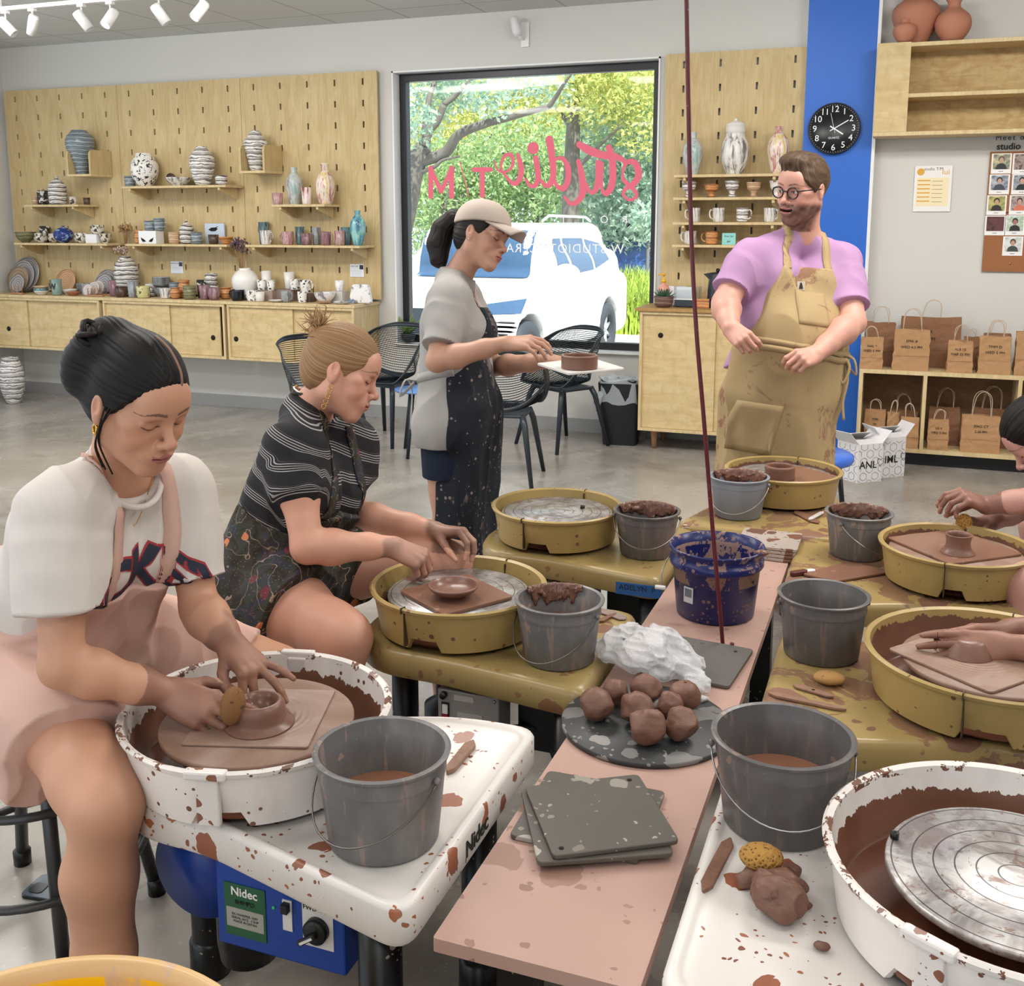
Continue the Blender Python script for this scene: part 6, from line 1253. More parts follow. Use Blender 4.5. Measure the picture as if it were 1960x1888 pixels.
# buckets
def bucket(label, x, y, r, h, rb, mat, z=.5385, ha=None, hd=.10, ears=0, water=None, wm=None, glob=None, wirem=None, seed=1, name='bucket', grp='grey water buckets on the wheel trays'):
    t = thing(name, label, 'bucket', (x, y, z), 0, grp)
    P = [(0, 0), (rb-.004, 0), (rb, .004), (rb+(r-rb)*.75, h*.76), (rb+(r-rb)*.77+.0012, h*.765), (rb+(r-rb)*.8+.0015, h*.80), (r-.004, h-.008), (r+.0045, h-.007), (r+.006, h-.002), (r+.002, h), (r-.004, h-.002), (r-.009, h*.84), (r-.012, h*.80), (rb-.004, .01), (0, .01)]
    b = MB().lathe(P, seg=56).obj('bucket_body', mat, t); sharp(b, 40)
    a0 = math.radians(ears); e = Vector((math.cos(a0), math.sin(a0), 0)); o = Vector((-e.y, e.x, 0)); 
    for s_ in (-1, 1): MB().sphere(e*s_*(r+.004)+Vector((0, 0, h*.83)), .006, 8, 6).obj('ear', mat, b)
    if ha is not None:
        pts = []
        for i in range(25):
            th = PI*i/24; rr_ = r+.006+.03*math.sin(th)*max(0, ha); pts.append(e*math.cos(th)*(r+.005)+o*math.sin(th)*rr_*(-1)+Vector((0, 0, h*.83-hd*math.sin(th)**.9)))
        MB().tube(pts, .0017, 6).obj('handle', wirem or M['wire'], t)
    if water is not None: MB().lathe([(0, 0), (rb+(r-rb)*water/h-.006, 0)], (0, 0, water), 40).obj('clay_water', wm or M['slip'], t)
    if glob:
        rs = random.Random(seed); m = MB(); a0, a1 = glob
        def g(u, v):
            a = math.radians(a0+(a1-a0)*u); nz = noise.noise(Vector((u*9, seed, v*3))); nz2 = noise.noise(Vector((u*23, seed+5, v*9)))
            zz = h+.004-v*(.045+.03*nz)*math.sin(max(.05, u*PI))**.4; inn = r-.009-.004*math.sin(v*PI)-.010*abs(nz2)-(r-rb)*(h-zz)/h; return (math.cos(a)*inn, math.sin(a)*inn, zz+.003*nz2)
        m.grid(g, 60, 9); s2_ = m.obj('mud_crust', M['wetclay'], b); solid(s2_, .006)
    return t
bk = spotted('bucket_grey', '706e6e', '8c6d60', 7, .07, 1.0, .42, True, '9a8479', .42, dusty='85817f', streak='98857d'); bk2 = spotted('bucket_grey_dark', '605d5d', '7f6a62', 8, .07, 1.0, .36, True, '877268', .42, dusty='6f6968', streak='7d6c66'); bk3 = spotted('bucket_pale', '8c93a0', '8f7468', 6, .04, 1, .4, True, None, .35)
bucket('grey bucket of brown water on the white tray, nearest on the left', -.757, 1.425, .108, .158, .092, bk, ears=-12, ha=.25, hd=.085, water=.065)
bucket('grey bucket with a torn mud crust on its rim, second wheel on the left', -.703, 2.213, .100, .148, .083, bk, ears=-15, ha=.3, hd=.095, water=.08, wm=plain('clay_water_mid', '8a6252', .15), glob=(70, 165), seed=3)
bucket('grey bucket with a thick brown mud rim, third wheel on the left', -.690, 3.055, .097, .140, .080, bk2, ears=10, ha=1.4, hd=.06, water=.05, wm=plain('dark_water', '4a4645', .2), glob=(15, 175), seed=5)
bucket('pale grey bucket of mud on the farthest wheel tray', -.487, 3.585, .099, .142, .080, bk3, ears=-5, ha=.5, hd=.085, water=.10, wm=M['wetclay'], glob=(10, 170), seed=7, wirem=M['steel'])
bucket('grey bucket with a brown rim, farthest bucket on the right', -.078, 3.268, .096, .138, .080, bk, ears=62, ha=.35, hd=.09, water=.07, wm=plain('dark_water2', '55413a', .2), glob=(20, 170), seed=9, wirem=M['steel'])
bucket('dark grey water bucket in the middle of the right row', -.127, 2.452, .101, .150, .086, bk2, ears=20, ha=None, water=.07, wm=plain('dark_water3', '574a44', .12))
bucket('large dark grey bucket of brown water on the white tray at the right', -.142, 1.70, .114, .160, .095, bk2, ears=12, ha=.3, hd=.075, water=.07, wirem=M['steel'])
# blue bucket
bb_ = thing('blue_bucket', 'big dark blue bucket caked with clay on the pink board', 'bucket', (-.418, 2.70, .5118))
bm_ = NT('blue_bucket_plastic'); o = bm_.co(); g = bm_.noise(bm_.scale(o, (1, 1, .55)), 17, 5, .72, .5); g2 = bm_.math('LESS_THAN', bm_.vor(o, 75), bm_.math('MULTIPLY', bm_.math('POWER', bm_.xyz(bm_.vor(o, 75, out='Color'))[0], 2.), .42)); xx = bm_.xyz(o)
r_ = bm_.math('SQRT', bm_.math('ADD', bm_.math('POWER', xx[0], 2.), bm_.math('POWER', xx[1], 2.))); inn = bm_.math('LESS_THAN', r_, .115)
thr = bm_.math('SUBTRACT', bm_.math('SUBTRACT', .66, bm_.math('MULTIPLY', bm_.math('MULTIPLY', inn, bm_.math('GREATER_THAN', xx[2], .10)), .15)), bm_.math('MULTIPLY', bm_.math('GREATER_THAN', xx[2], .155), .07))
f = bm_.math('GREATER_THAN', g, thr); f = bm_.math('MAXIMUM', f, bm_.math('MULTIPLY', g2, .8)); bm_.set(Base_Color=bm_.mix(f, '17205e', bm_.mix(bm_.noise(o, 8, 3), '9c7f74', '8a6a5d')), Roughness=bm_.mix(f, (.3, .3, .3, 1), (.6, .6, .6, 1))); bm_.bump(f, .25, .002)
MB().lathe([(0, 0), (.098, 0), (.103, .005), (.115, .135), (.122, .138), (.124, .142), (.1235, .158), (.117, .161), (.121, .180), (.1265, .184), (.125, .19), (.119, .188), (.113, .15), (.098, .012), (0, .012)], seg=56).obj('bucket_body', bm_.m, bb_)
MB().tube(smoothp3([(-.124, -.02, .15), (-.135, -.06, .115), (-.130, -.075, .085)]), .0017, 6).obj('wire_handle', M['steel'], bb_); MB().lathe([(.006, -.014), (.006, .014)], (-.133, -.08, .08), 10, M=Matrix.Rotation(PI/2, 3, 'Y')).obj('handle_grip', M['wbul'], bb_)
MB().sphere((.12, -.02, .186), .014, 10, 8, sc=(1.2, .9, .6)).obj('mud_lump', M['wetclay'], bb_)
lp = Vector((-.055, -.098, .075)); MB().box(lp, (.030, .0012, .042), Matrix.Rotation(-.5, 3, 'Z')).obj('paper_label', plain('label_paper', 'c9cbd2', .6), bb_); MB().box(lp+Vector((-.0005, -.0009, .006)), (.022, .0012, .022), Matrix.Rotation(-.5, 3, 'Z')).obj('label_print', plain('label_print', '6a6f7a', .6), bb_)
# bats on the board
B4 = 'square grey bats stacked on the near end of the board'
sqbat(-.461, 1.640, .225, 1, .5118, .0085, M['batg'], 'lowest square grey bat of the near stack, squared to the board', grp=B4)
sqbat(-.446, 1.607, .226, 27, .5206, .0085, M['batg'], 'middle square grey bat of the near stack, turned a little', grp=B4)
sqbat(-.439, 1.617, .216, 32, .5294, .0085, M['batg'], 'topmost square grey bat of the near stack, with two dark holes', grp=B4, holes=((-.09, -.09), (.085, .09)))
sqbat(-.412, 2.362, .232, -6, .5118, .009, M['batg2'], 'single dark grey square bat between the plastic bag and the blue bucket', holes=((.08, .08),))
for i in range(4): sqbat(-.350+.002*i, 3.288+.002*i, .188, -4+i*1.2, .5118+.0105*i, .0098, M['batw'], ['lowest', 'second', 'third', 'topmost'][i]+' pale spotted bat of the stack at the far end of the board', grp='pale spotted bats at the far end', cat='bat')
rb_ = tag(MB().lathe([(0, 0), (.174, 0), (.177, .002), (.177, .009), (.175, .011), (0, .011)], seg=72).obj('round_bat', M['batb'], None, (-.445, 2.005, .5118)), 'large round black bat under the clay balls', 'bat')
# clay balls
for i, (u, v, r, lb) in enumerate([(1141, 1348, 33, 'pointed clay ball at the left end of the pile'), (1180, 1327, 27, 'clay ball behind, second from the left'), (1237, 1322, 32, 'clay ball at the back in the middle'), (1218, 1357, 34, 'folded clay ball in the centre of the pile'),
      (1281, 1350, 27, 'small clay ball in the centre right of the pile'), (1311, 1332, 32, 'clay ball at the far right back of the pile'), (1238, 1392, 36, 'large smooth clay ball at the very front'), (1303, 1387, 33, 'clay ball at the front right of the pile')]):
    rad = r*scl((-.45, 2.0, .55)); c = Zp(u, v, .523+rad*.93); m = MB().sphere((0, 0, 0), rad, 36, 26, sc=(1, 1, .95)); o = m.obj('clay_ball', M['clay'], None, tuple(c))
    rs = random.Random(i*13+2)
    cuts = [(Vector((rs.gauss(0, 1), rs.gauss(0, 1), rs.gauss(0, .8))).normalized(), rs.uniform(.74, .95)) for _ in range(12)]
    for vtx in o.data.vertices:
        p = vtx.co
        for nn_, d_ in cuts:
            e_ = p.dot(nn_)-d_*rad
            if e_ > 0: p = p-nn_*e_*.85
        vtx.co = p
    if i == 0:
        for vtx in o.data.vertices:
            dd = vtx.co.normalized().dot(Vector((.95, -.2, -.25)).normalized()); vtx.co *= 1+.28*max(0, dd)**8
    disp(o, 30, .0036, i); disp(o, 85, .0013, i+9); lo_ = min(v_.co.z for v_ in o.data.vertices); o.location.z = .5235-lo_; tag(o, lb, 'clay', 'balls of brown clay on the round bat')
# plastic bag
n = NT('thin_white_plastic'); o = n.co(); n.set(Base_Color=srgb('f1f1f4'), Roughness=.25, Transmission_Weight=.15, IOR=1.2, Alpha=n.math('ADD', n.math('MULTIPLY', n.noise(o, 18, 3, .6), .7), .30)); n.bump(n.noise(n.scale(o, (1, 1, .5)), 26, 4, .7, 1.5), .8, .01)
bc_ = Zp(1245, 1290, .56); S = SDF()
for u, v, z, r in ((1180, 1240, .565, .045), (1215, 1225, .575, .045), (1255, 1230, .585, .045), (1290, 1245, .57, .045), (1240, 1255, .575, .05), (1200, 1262, .55, .04), (1270, 1270, .56, .045), (1315, 1275, .55, .035), (1335, 1310, .535, .025), (1345, 1340, .525, .018)):
    p = Zp(u, v, z); S.ell(p, (r, r, r*.75), k=.03)
S.wave(lambda P: (np.abs(wn(P*np.array([1, .6, 1]), 48, 1, 5))*.011+np.abs(wn(P*np.array([.6, 1, 1]), 105, 7, 6))*.0045-.009)); S.half((0, 0, .5125), (0, 0, -1), .002)
tag(sdf_obj('plastic_bag', S, .0042, n.m), 'crumpled translucent white plastic bag behind the clay balls', 'plastic bag')
# pots on the wheels
def ring(u, v, z, r, h, th, label, mat=None, flare=0, name='clay_ring', base=0, cat='wet pot', sk=None):
    p = Zp(u, v, z); P = sk or [(0, 0), (r+base, 0), (r+base*.6, .004), (r, h*.35), (r+flare, h-.004), (r+flare-.003, h), (r+flare-th+.003, h), (r+flare-th, h-.005), (r-th, .012), (0, .008)]
    return tag(MB().lathe(smoothp(P[1:-1], 3) if sk is None else P, (0, 0, 0), 48).obj(name, mat or M['wetclay'], None, (p.x, p.y, z)), label, cat)
pc_ = Zp(497, 1385, .636)
tag(MB().lathe([(0, 0), (.064, 0), (.062, .003), (.050, .006), (.047, .014), (.048, .026), (.0475, .036), (.044, .044), (.039, .047), (.034, .045), (.030, .036), (.026, .02), (0, .014)], seg=56).obj('thrown_pot', M['wetclay'], None, (pc_.x, pc_.y, .6362)), 'low wet pot being thrown on the white wheel, fingers inside', 'wet pot')
p = Zp(868, 1142, .6405); tag(MB().lathe(smoothp([(.030, 0), (.034, .006), (.052, .016), (.062, .027), (.0615, .031), (.057, .031), (.045, .018), (.02, .012), (.001, .012)], 3), seg=56).obj('thrown_bowl', M['wetclay'], None, (p.x, p.y, .6404)), 'shallow wet clay bowl on the second left wheel', 'wet pot')
p = Zp(1492, 916, .6385); tag(MB().lathe(smoothp([(.052, 0), (.054, .003), (.053, .02), (.053, .042), (.050, .048), (.043, .047), (.041, .03), (.040, .012), (.001, .010)], 3), seg=48).obj('thrown_ring', M['wetclay'], None, (p.x, p.y, .6384)), 'thick low clay cylinder on the farthest wheel', 'wet pot')
p = Zp(1833, 1058, .6385); tag(MB().lathe(smoothp([(.046, 0), (.042, .006), (.034, .016), (.032, .034), (.035, .05), (.036, .053), (.033, .054), (.028, .045), (.026, .012), (.001, .012)], 3), seg=48).obj('thrown_cylinder', M['wetclay'], None, (p.x, p.y, .6384)), 'small brown clay cylinder on the right edge wheel', 'wet pot')
p = Zp(1850, 1250, .6375); tag(MB().lathe(smoothp([(.055, 0), (.052, .006), (.042, .022), (.030, .034), (.001, .036)], 3), seg=40).obj('centred_clay', M['wetclay'], None, (p.x, p.y, .6374)), 'mound of clay being centred between two hands at the right', 'wet pot')
# tools
def slab(u0, v0, u1, v1, w, z, th, mat, label, name, cat, w2=None, hole=False, z1=None, n_=8, curve=0):
    a, b = Zp(u0, v0, z), Zp(u1, v1, z); L = (b-a).length; w2 = w if w2 is None else w2
    P = []
    for i in range(n_+1):
        k = i/n_; ww = (w+(w2-w)*k)/2*min(1, math.sin(max(.0, min(1, k*8))*PI/2)+.15, math.sin(max(0, min(1, (1-k)*8))*PI/2)+.15); P.append((k*L, ww+curve*math.sin(k*PI)))
    for i in range(n_, -1, -1):
        k = i/n_; ww = (w+(w2-w)*k)/2*min(1, math.sin(max(.0, min(1, k*8))*PI/2)+.15, math.sin(max(0, min(1, (1-k)*8))*PI/2)+.15); P.append((k*L, -ww+curve*math.sin(k*PI)*.4))
    P.reverse(); o = MB().prism(P, 0, th).obj(name, mat, None, (a.x, a.y, z)); o.rotation_euler = (0, 0, math.atan2(b.y-a.y, b.x-a.x)); bevel(o, th*.3)
    if z1: o.rotation_euler[1] = -math.asin(min(.9, (z1-z)/L))
    if hole: MB().lathe([(0, 0), (.0035, 0), (.0035, .0005), (0, .0005)], (L*.5, 0, th), 10).obj('hole', M['dark'], o)
    return tag(o, label, cat)
tw = wood('tool_wood', '9b7866', '876656', (3, 3, 3), .45); tc = wood('tool_clay_wood', '84604f', '755243', (3, 3, 3), .45); TT = .5388
slab(1345, 1712, 1398, 1610, .021, TT, .007, tc, 'long brown wooden rib on the white tray at the right', 'wooden_tool', 'tool')
slab(856, 1484, 906, 1424, .019, TT, .009, tw, 'wooden tool handle leaning behind the nearest left bucket', 'wooden_tool', 'tool', .024)
slab(1470, 1330, 1620, 1362, .020, TT, .006, tw, 'long thin wooden knife on the wet yellow tray', 'wooden_tool', 'tool', .014)
slab(1518, 1313, 1596, 1337, .022, TT, .005, tw, 'short wooden rib with a hole, beside the sponge', 'wooden_rib', 'tool', .016, True)
slab(1146, 1192, 1180, 1176, .02, TT, .005, tc, 'pointed wooden tool behind the mud crusted bucket', 'wooden_tool', 'tool', .008); slab(1150, 1170, 1197, 1188, .034, TT, .004, wood('pale_rib', '9a8780', '8b7870', (3, 3, 3)), 'curved grey brown rib on the second left tray', 'wooden_rib', 'tool', .026, True, curve=.006)
slab(1522, 980, 1566, 1003, .035, TT, .005, tc, 'flat brown rib on the farthest tray', 'wooden_rib', 'tool'); slab(1548, 997, 1576, 981, .016, TT+.0055, .005, wood('pale_tool', 'd2cdc9', 'b7b0ac', (3, 3, 3)), 'pale knife handle on the farthest tray', 'trimming_knife', 'tool')
bat([(1535, 1098), (1620, 1075), (1712, 1093), (1600, 1112)], TT, .007, M['batclay'], 'flat muddy bat lying on the wet tray between the two right buckets')
slab(1512, 1103, 1545, 1098, .02, TT, .012, plain('tool_dark', '5a2f28', .4), 'dark red handle at the edge of the wet tray', 'trimming_tool', 'tool'); slab(1533, 1099, 1560, 1096, .018, TT, .010, plain('foam_white', 'e3e0dd', .6), 'small white sponge lump beside the dark red handle', 'foam_piece', 'sponge')
sp_ = NT('sponge'); sp_.set(Base_Color=sp_.mix(sp_.math('LESS_THAN', sp_.vor(sp_.co(), 170), .33), 'b98a45', '7a5523'), Roughness=.95); sp_.bump(sp_.vor(sp_.co(), 170), 1.0, .003); sp_ = sp_.m
def sponge(u, v, z, r, sc_, label, M3=None, loc=None, mat=None):
    o = MB().sphere((0, 0, 0), r, 32, 22, sc=sc_).obj('sponge', mat or sp_, None, loc or tuple(Zp(u, v, z))); 
    if M3: o.rotation_euler = M3
    disp(o, 40, .0015, u); return tag(o, label, 'sponge')
sponge(1457, 1641, TT+.038, .034, (1.0, .80, .58), 'brown sponge resting on the lump of clay at the right'); sponge(1587, 1298, TT+.012, .033, (1.05, .8, .42), 'round tan sponge on the wet yellow tray', mat=spotted('sponge_tan', 'b58a52', '8d6638', 40, .1, 1, .9))
S = SDF()
for u, v, z, r in ((1478, 1712, .028, .030), (1505, 1722, .026, .030), (1500, 1692, .030, .024), (1470, 1690, .03, .022), (1498, 1745, .018, .020), (1430, 1685, .010, .016), (1450, 1680, .012, .02), (1515, 1668, .008, .014), (1525, 1700, .015, .016)): p = Zp(u, v, TT+z); S.ell(p, (r, r*.9, r*.85), k=.008)
S.wave(lambda P: (np.abs(wn(P, 90, 3, 6))*.0035+np.abs(wn(P, 200, 9, 5))*.001-.003)); S.half((0, 0, TT+.0004), (0, 0, -1), .001)
tag(sdf_obj('clay_lump', S, .0022, M['clay']), 'torn lump of brown clay under the sponge on the right white tray', 'clay')
for u, v, r, lb in ((1541, 1731, .009, 'small round dark pebble of clay beside the torn lump'), (1572, 1811, .0085, 'dark crumb of clay near the edge of the right white tray')): o = MB().sphere((0, 0, 0), r, 14, 10, sc=(1.3, 1, .7)).obj('clay_crumb', M['clay'], None, tuple(Zp(u, v, TT+r*.65))); disp(o, 60, .003, u); tag(o, lb, 'clay')
# phone, red cord, yellow tub, foreground bits
ph_ = thing('mobile_phone', 'dark mobile phone lying face down on the floor behind the stool', 'phone', (-1.76, 1.715, 0), .12)
MB().prism(rrect(.165, .08, .014, 5), 0, .009).obj('phone_body', plain('phone_glass', '6d7680', .12, .3), ph_); MB().prism(rrect(.17, .085, .016, 5), 0, .006).obj('phone_case', M['black'], ph_); MB().prism(rrect(.036, .036, .01, 4, -.055, -.012), .009, .011).obj('camera_bump', M['charcoal'], ph_)
cd_ = [(1397, 1362, 2.62), (1388, 1270, 2.60), (1379, 1180, 2.58), (1363, 1000, 2.55), (1347, 800, 2.5), (1332, 620, 2.46), (1323, 440, 2.43), (1318, 220, 2.4), (1314, 0, 2.37), (1311, -200, 2.34)]
pts = [Tp(*q) for q in cd_]; pts[0].z = .517; pts.append(Vector((pts[-1].x, pts[-1].y, 3.05)))
n = NT('red_cord_rubber'); n.set(Base_Color=n.mix(n.math('GREATER_THAN', n.noise(n.co(), 60, 4, .8), .66), '5c1520', '9a7f78'), Roughness=.4)
tag(MB().tube(smoothp3(pts, 6), .0052, 10).obj('hanging_cord', n.m), 'dark red cord hanging from the ceiling in front of the blue bucket', 'cord')
tb_ = thing('yellow_tub', 'bright yellow tub smeared with clay, cut by the bottom left edge', 'tub', (-.832, .714, 0))
n = NT('yellow_tub_plastic'); o = n.co(); f = n.step(n.noise(n.scale(o, (1, 1, .3)), 9, 4, .65, 1.2), .54, .64); x = n.xyz(o); rim_ = n.math('GREATER_THAN', x[2], .578); n.set(Base_Color=n.mix(n.math('MAXIMUM', f, n.math('MULTIPLY', rim_, .75)), 'f5c012', 'cfae8f'), Roughness=.35)
MB().lathe([(0, 0), (.22, 0), (.225, .01), (.262, .57), (.275, .578), (.278, .592), (.272, .6), (.262, .597), (.258, .57), (.216, .02), (0, .02)], seg=72).obj('tub_body', n.m, tb_)
# ================= people =================
def Rmat(y, p, r):
    a, b, c = map(math.radians, (y, p, r)); f = Vector((math.cos(a)*math.cos(b), math.sin(a)*math.cos(b), -math.sin(b))); u = Vector((math.cos(a)*math.sin(b), math.sin(a)*math.sin(b), math.cos(b))); ri = f.cross(u)
    return Matrix((ri*math.cos(c)+u*math.sin(c), f, -ri*math.sin(c)+u*math.cos(c))).transposed()
def V3(*a): return Vector(a)
def skinmat(name, rough=.5):
    n = NT(name); n.set(Base_Color=n.attr('Col', 0), Roughness=rough); n.bump(n.noise(n.co(), 260, 2), .08, .001); return n.m
def cloth(name, col, col2=None, rough=.85, bump=.3, stain=None, samt=.6):
    n = NT(name); o = n.co(); c = n.mix(n.noise(o, 11, 4, .6), col, col2 or tuple(q*.9 for q in srgb(col)[:3])+(1,))
    if stain: c = n.mix(n.math('MULTIPLY', n.step(n.noise(o, 7, 5, .72, .6), samt, samt+.07), .8), c, stain)
    n.set(Base_Color=c, Roughness=rough, Specular_IOR_Level=.2); n.bump(n.noise(o, 420, 2), bump*.5, .001); return n.m
class Head:
    def __init__(s, pos, ypr, sc=1.0): s.H = Vector(pos); s.R = Rmat(*ypr); s.s = sc; s.Rn = np.array(s.R, float)
    def w(s, x, y, z): return s.H+s.R @ Vector((x, y, z))*s.s
    def loc(s, P): return ((P-np.array(s.H)) @ s.Rn)/s.s
    def build(s, S, male=False, mouth_open=False, neck=None, ears=True):
        w, q, R = s.w, s.s, s.R; E = lambda c, r, k=.02, op='u': S.ell(w(*c), tuple(a*q for a in r), R, k*q, op); K = lambda a, b, r1, r2, k=.02, op='u': S.cone(w(*a), w(*b), r1*q, r2*q, k*q, op)
        E((0, -.012, .032), (.073, .094, .088)); E((0, .032, -.030), (.058, .056, .078), .03)
        j = .056 if male else .050
        for x in (-1, 1):
            K((x*j, .002, -.058), (x*.014, .066, -.100 if not male else -.104), .022, .017 if not male else .021, .03); K((x*j, .002, -.058), (x*.060, -.004, -.01), .020, .020, .02)
            E((x*.036, .058, -.036), (.026, .024, .024), .022); E((x*.045, .050, -.008), (.022, .02, .014), .02)
        E((0, .068, -.100), (.019, .016, .015), .022)
        K((-.034, .076, .018), (.034, .076, .018), .011, .011, .02); E((0, .07, .045), (.05, .026, .035), .03)
        for x in (-1, 1): E((x*.031, .094, -.001), (.016, .013, .011), .012, 's')
        for x in (-1, 1): E((x*.031, .0745, -.001), (.0140, .0135, .0120), .003); K((x*.018, .084, .006), (x*.045, .078, .004), .0045, .004, .007)
        K((0, .086, .006), (0, .108, -.030), .0062, .0098, .014); E((0, .111, -.033), (.0115, .0095, .0095), .007)
        for x in (-1, 1): E((x*.0125, .100, -.037), (.0075, .0095, .007), .006)
        for x in (-1, 1): E((x*.0065, .1085, -.0435), (.0035, .004, .003), .003, 's')
        if mouth_open:
            E((0, .080, -.066), (.036, .026, .024), .02); E((0, .098, -.0685), (.025, .018, .0075), .004, 's'); [E((x*.021, .092, -.0645), (.006, .012, .005), .004, 's') for x in (-1, 1)]; K((-.019, .095, -.060), (.019, .095, -.060), .0035, .0035, .005); K((-.016, .094, -.080), (.016, .094, -.080), .005, .005, .006)
        else:
            E((0, .080, -.064), (.034, .022, .022), .02); E((-.007, .0985, -.0615), (.014, .0065, .0045), .005); E((.007, .0985, -.0615), (.014, .0065, .0045), .005); E((0, .0965, -.0715), (.0165, .007, .0058), .005); K((-.021, .100, -.0665), (.021, .100, -.0665), .0012, .0012, .003, 's')
        if ears:
            for x in (-1, 1):
                Me = s.R @ Matrix.Rotation(math.radians(-14*x), 3, 'Z') @ Matrix.Rotation(math.radians(8), 3, 'X')
                S.ell(w(x*.078, -.008, -.003), (.0085*q, .0175*q, .0265*q), Me, .008*q); S.ell(w(x*.0865, -.004, .003), (.0045*q, .0085*q, .014*q), Me, .005*q, 's'); S.ell(w(x*.078, -.002, -.026), (.006*q, .009*q, .010*q), Me, .008*q)
        if neck is not None:
            nr = .062 if male else .048; S.cone(neck, w(0, -.022, -.055), nr*1.12, nr*.96, .035)
    def paint(s, P, c, hairc, lip, browc=None, blush=.25, stubble=0, eyes_open=False, iris='4a5a66', mouth_open=False):
        L = s.loc(P); x, y, z = L[:, 0], L[:, 1], L[:, 2]; ax = np.abs(x); inh = (np.linalg.norm(L-[0, 0, -.0], axis=1) < .16)
        def mixc(m, col): m = (np.clip(m, 0, 1)*inh)[:, None]; c[:] = c*(1-m)+lin(col)*m
        rd = lambda cx, cy, cz, r: np.exp(-((ax-cx)**2+(y-cy)**2+(z-cz)**2)/(r*r))
        m = (blush*(rd(.042, .065, -.03, .028)+.8*rd(0, .115, -.035, .014)+.5*rd(.08, -.01, 0, .025)))[:, None]*inh[:, None]; c[:] = c*(1-m)+c*np.array([1.05, .62, .58])*m
        if stubble:
            b = sstep(-z, .035, .060)*sstep(y, -.03, .01)*(z > -.16); b = np.maximum(b, (ax < .030)*(y > .085)*(z < -.045)*(z > -.058)); b = b*(1-(ax < .022)*(z > -.075)*(z < -.057)*(y > .08)); b *= sstep(.052-ax*.25-(z+.06)*.35, .0, .03)*0+1
            mixc(b*stubble*(.88+.12*np.clip(wn(P, 160, 2), -1, 1)), '4c3227')
        top = -.0565+.0025*np.cos(x*240)-(ax/.024)**2*.004; bot = -.079+(ax/.022)**2*.008
        lm = (z < top)*(z > bot)*(ax < .0235)*(y > .078); mixc(lm*.85, lip)
        if not mouth_open: mixc((np.abs(z+.0665+.12*ax*ax*20*0) < .0011)*(ax < .022)*(y > .085)*.9, '4a2420')
        else: mixc((y < .0935)*(ax < .022)*(z < -.0605)*(z > -.0785)*(y > .06)*1.0, '3a1512'); 
        bz = .0235+.006*np.exp(-((ax-.034)/.018)**2)-np.maximum(0, ax-.045)*.35; mixc(((np.abs(z-bz) < .0032*np.clip((.062-ax)/.03, .35, 1))*(ax > .011)*(ax < .056)*(y > .045))*.75, browc or hairc)
        if eyes_open:
            e = (((ax-.031)/.0140)**2+((z+.001)/.0052)**2 < 1)*(y > .06); mixc(e*.9, 'd9d0cc'); d2 = (ax-.031-.004*np.sign(x))**2+(z+.0005)**2; mixc((d2 < .0058**2)*e, iris); mixc((d2 < .0028**2)*e, '0c0a0a'); ez = .0045-(((ax-.031)/.0145)**2)*.005; mixc((np.abs(z-ez) < .0013)*(np.abs(ax-.031) < .0155)*(y > .06)*.9, '2a1c18')
        else:
            ez = -.0075+(((ax-.031)/.0155)**2)*.0045; mixc((np.abs(z-ez) < .0015)*(np.abs(ax-.031) < .0165)*(y > .055)*.95, '1d1412'); mixc(rd(.031, .085, .004, .013)*.30, '8a5548')
        mixc(((np.abs(ax-.0065) < .0035)*(np.abs(z+.0435) < .0028)*(y > .10))*.7, '4a2822')
def limb(S, pts, rs, k=.03): S.chain(pts, rs, k)
def hand(S, W, to, n, right=True, s=1.0, curl=((20, 30, 20),)*4, spread=(6, 1, -4, -9), thumb=(35, 25, 15, 20), tips=None):
    W = Vector(W); d = (Vector(to)-W).normalized(); n = Vector(n); n = (n-d*n.dot(d)).normalized(); t = n.cross(d)*(1 if right else -1)
    P = lambda x, y, z: W+(d*x+t*y+n*z)*s
    kn = [(.086, .029, 0), (.090, .0095, .002), (.086, -.0105, .001), (.078, -.029, -.003)]; LN = [(.043, .026, .021), (.047, .030, .022), (.043, .028, .021), (.034, .021, .019)]; RR = [(.0100, .0088, .0079, .0066), (.0102, .009, .008, .0067), (.0097, .0086, .0077, .0064), (.0088, .0077, .0069, .0058)]
    S.ell(P(.045, -.002, -.004), (.050*s, .036*s, .0155*s), Matrix((d, t, n)).transposed(), .02)
    for i in range(4):
        S.cone(P(.008, kn[i][1]*.5, -.002), P(*kn[i]), .017*s, .0112*s, .010); p = P(*kn[i]); a = 0; sp = math.radians(spread[i])
        for j in range(3):
            a += math.radians(curl[i][j]); dd = ((d*math.cos(sp)+t*math.sin(sp))*math.cos(a)-n*math.sin(a)); q = p+dd*LN[i][j]*s; S.cone(p, q, RR[i][j]*s, RR[i][j+1]*s, .0025 if j else .006); p = q
        if tips is not None: tips.append((p, dd.copy(), n.copy()))
    b, dn, f1, f2 = [math.radians(v) for v in thumb]; p = P(.018, .020, -.006)
    for j, (L, r1, r2) in enumerate(((.044, .0145, .0115), (.033, .0112, .0098), (.027, .0098, .0072))):
        aa = b-(0, f1, f1+f2)[j]; dd = (d*math.cos(aa)+t*math.sin(aa)).normalized(); dd = (dd*math.cos(dn)-n*math.sin(dn)); q = p+dd*L*s; S.cone(p, q, r1*s, r2*s, .008 if j == 0 else .003); p = q
    if tips is not None: tips.append((p, dd.copy(), n.copy()))
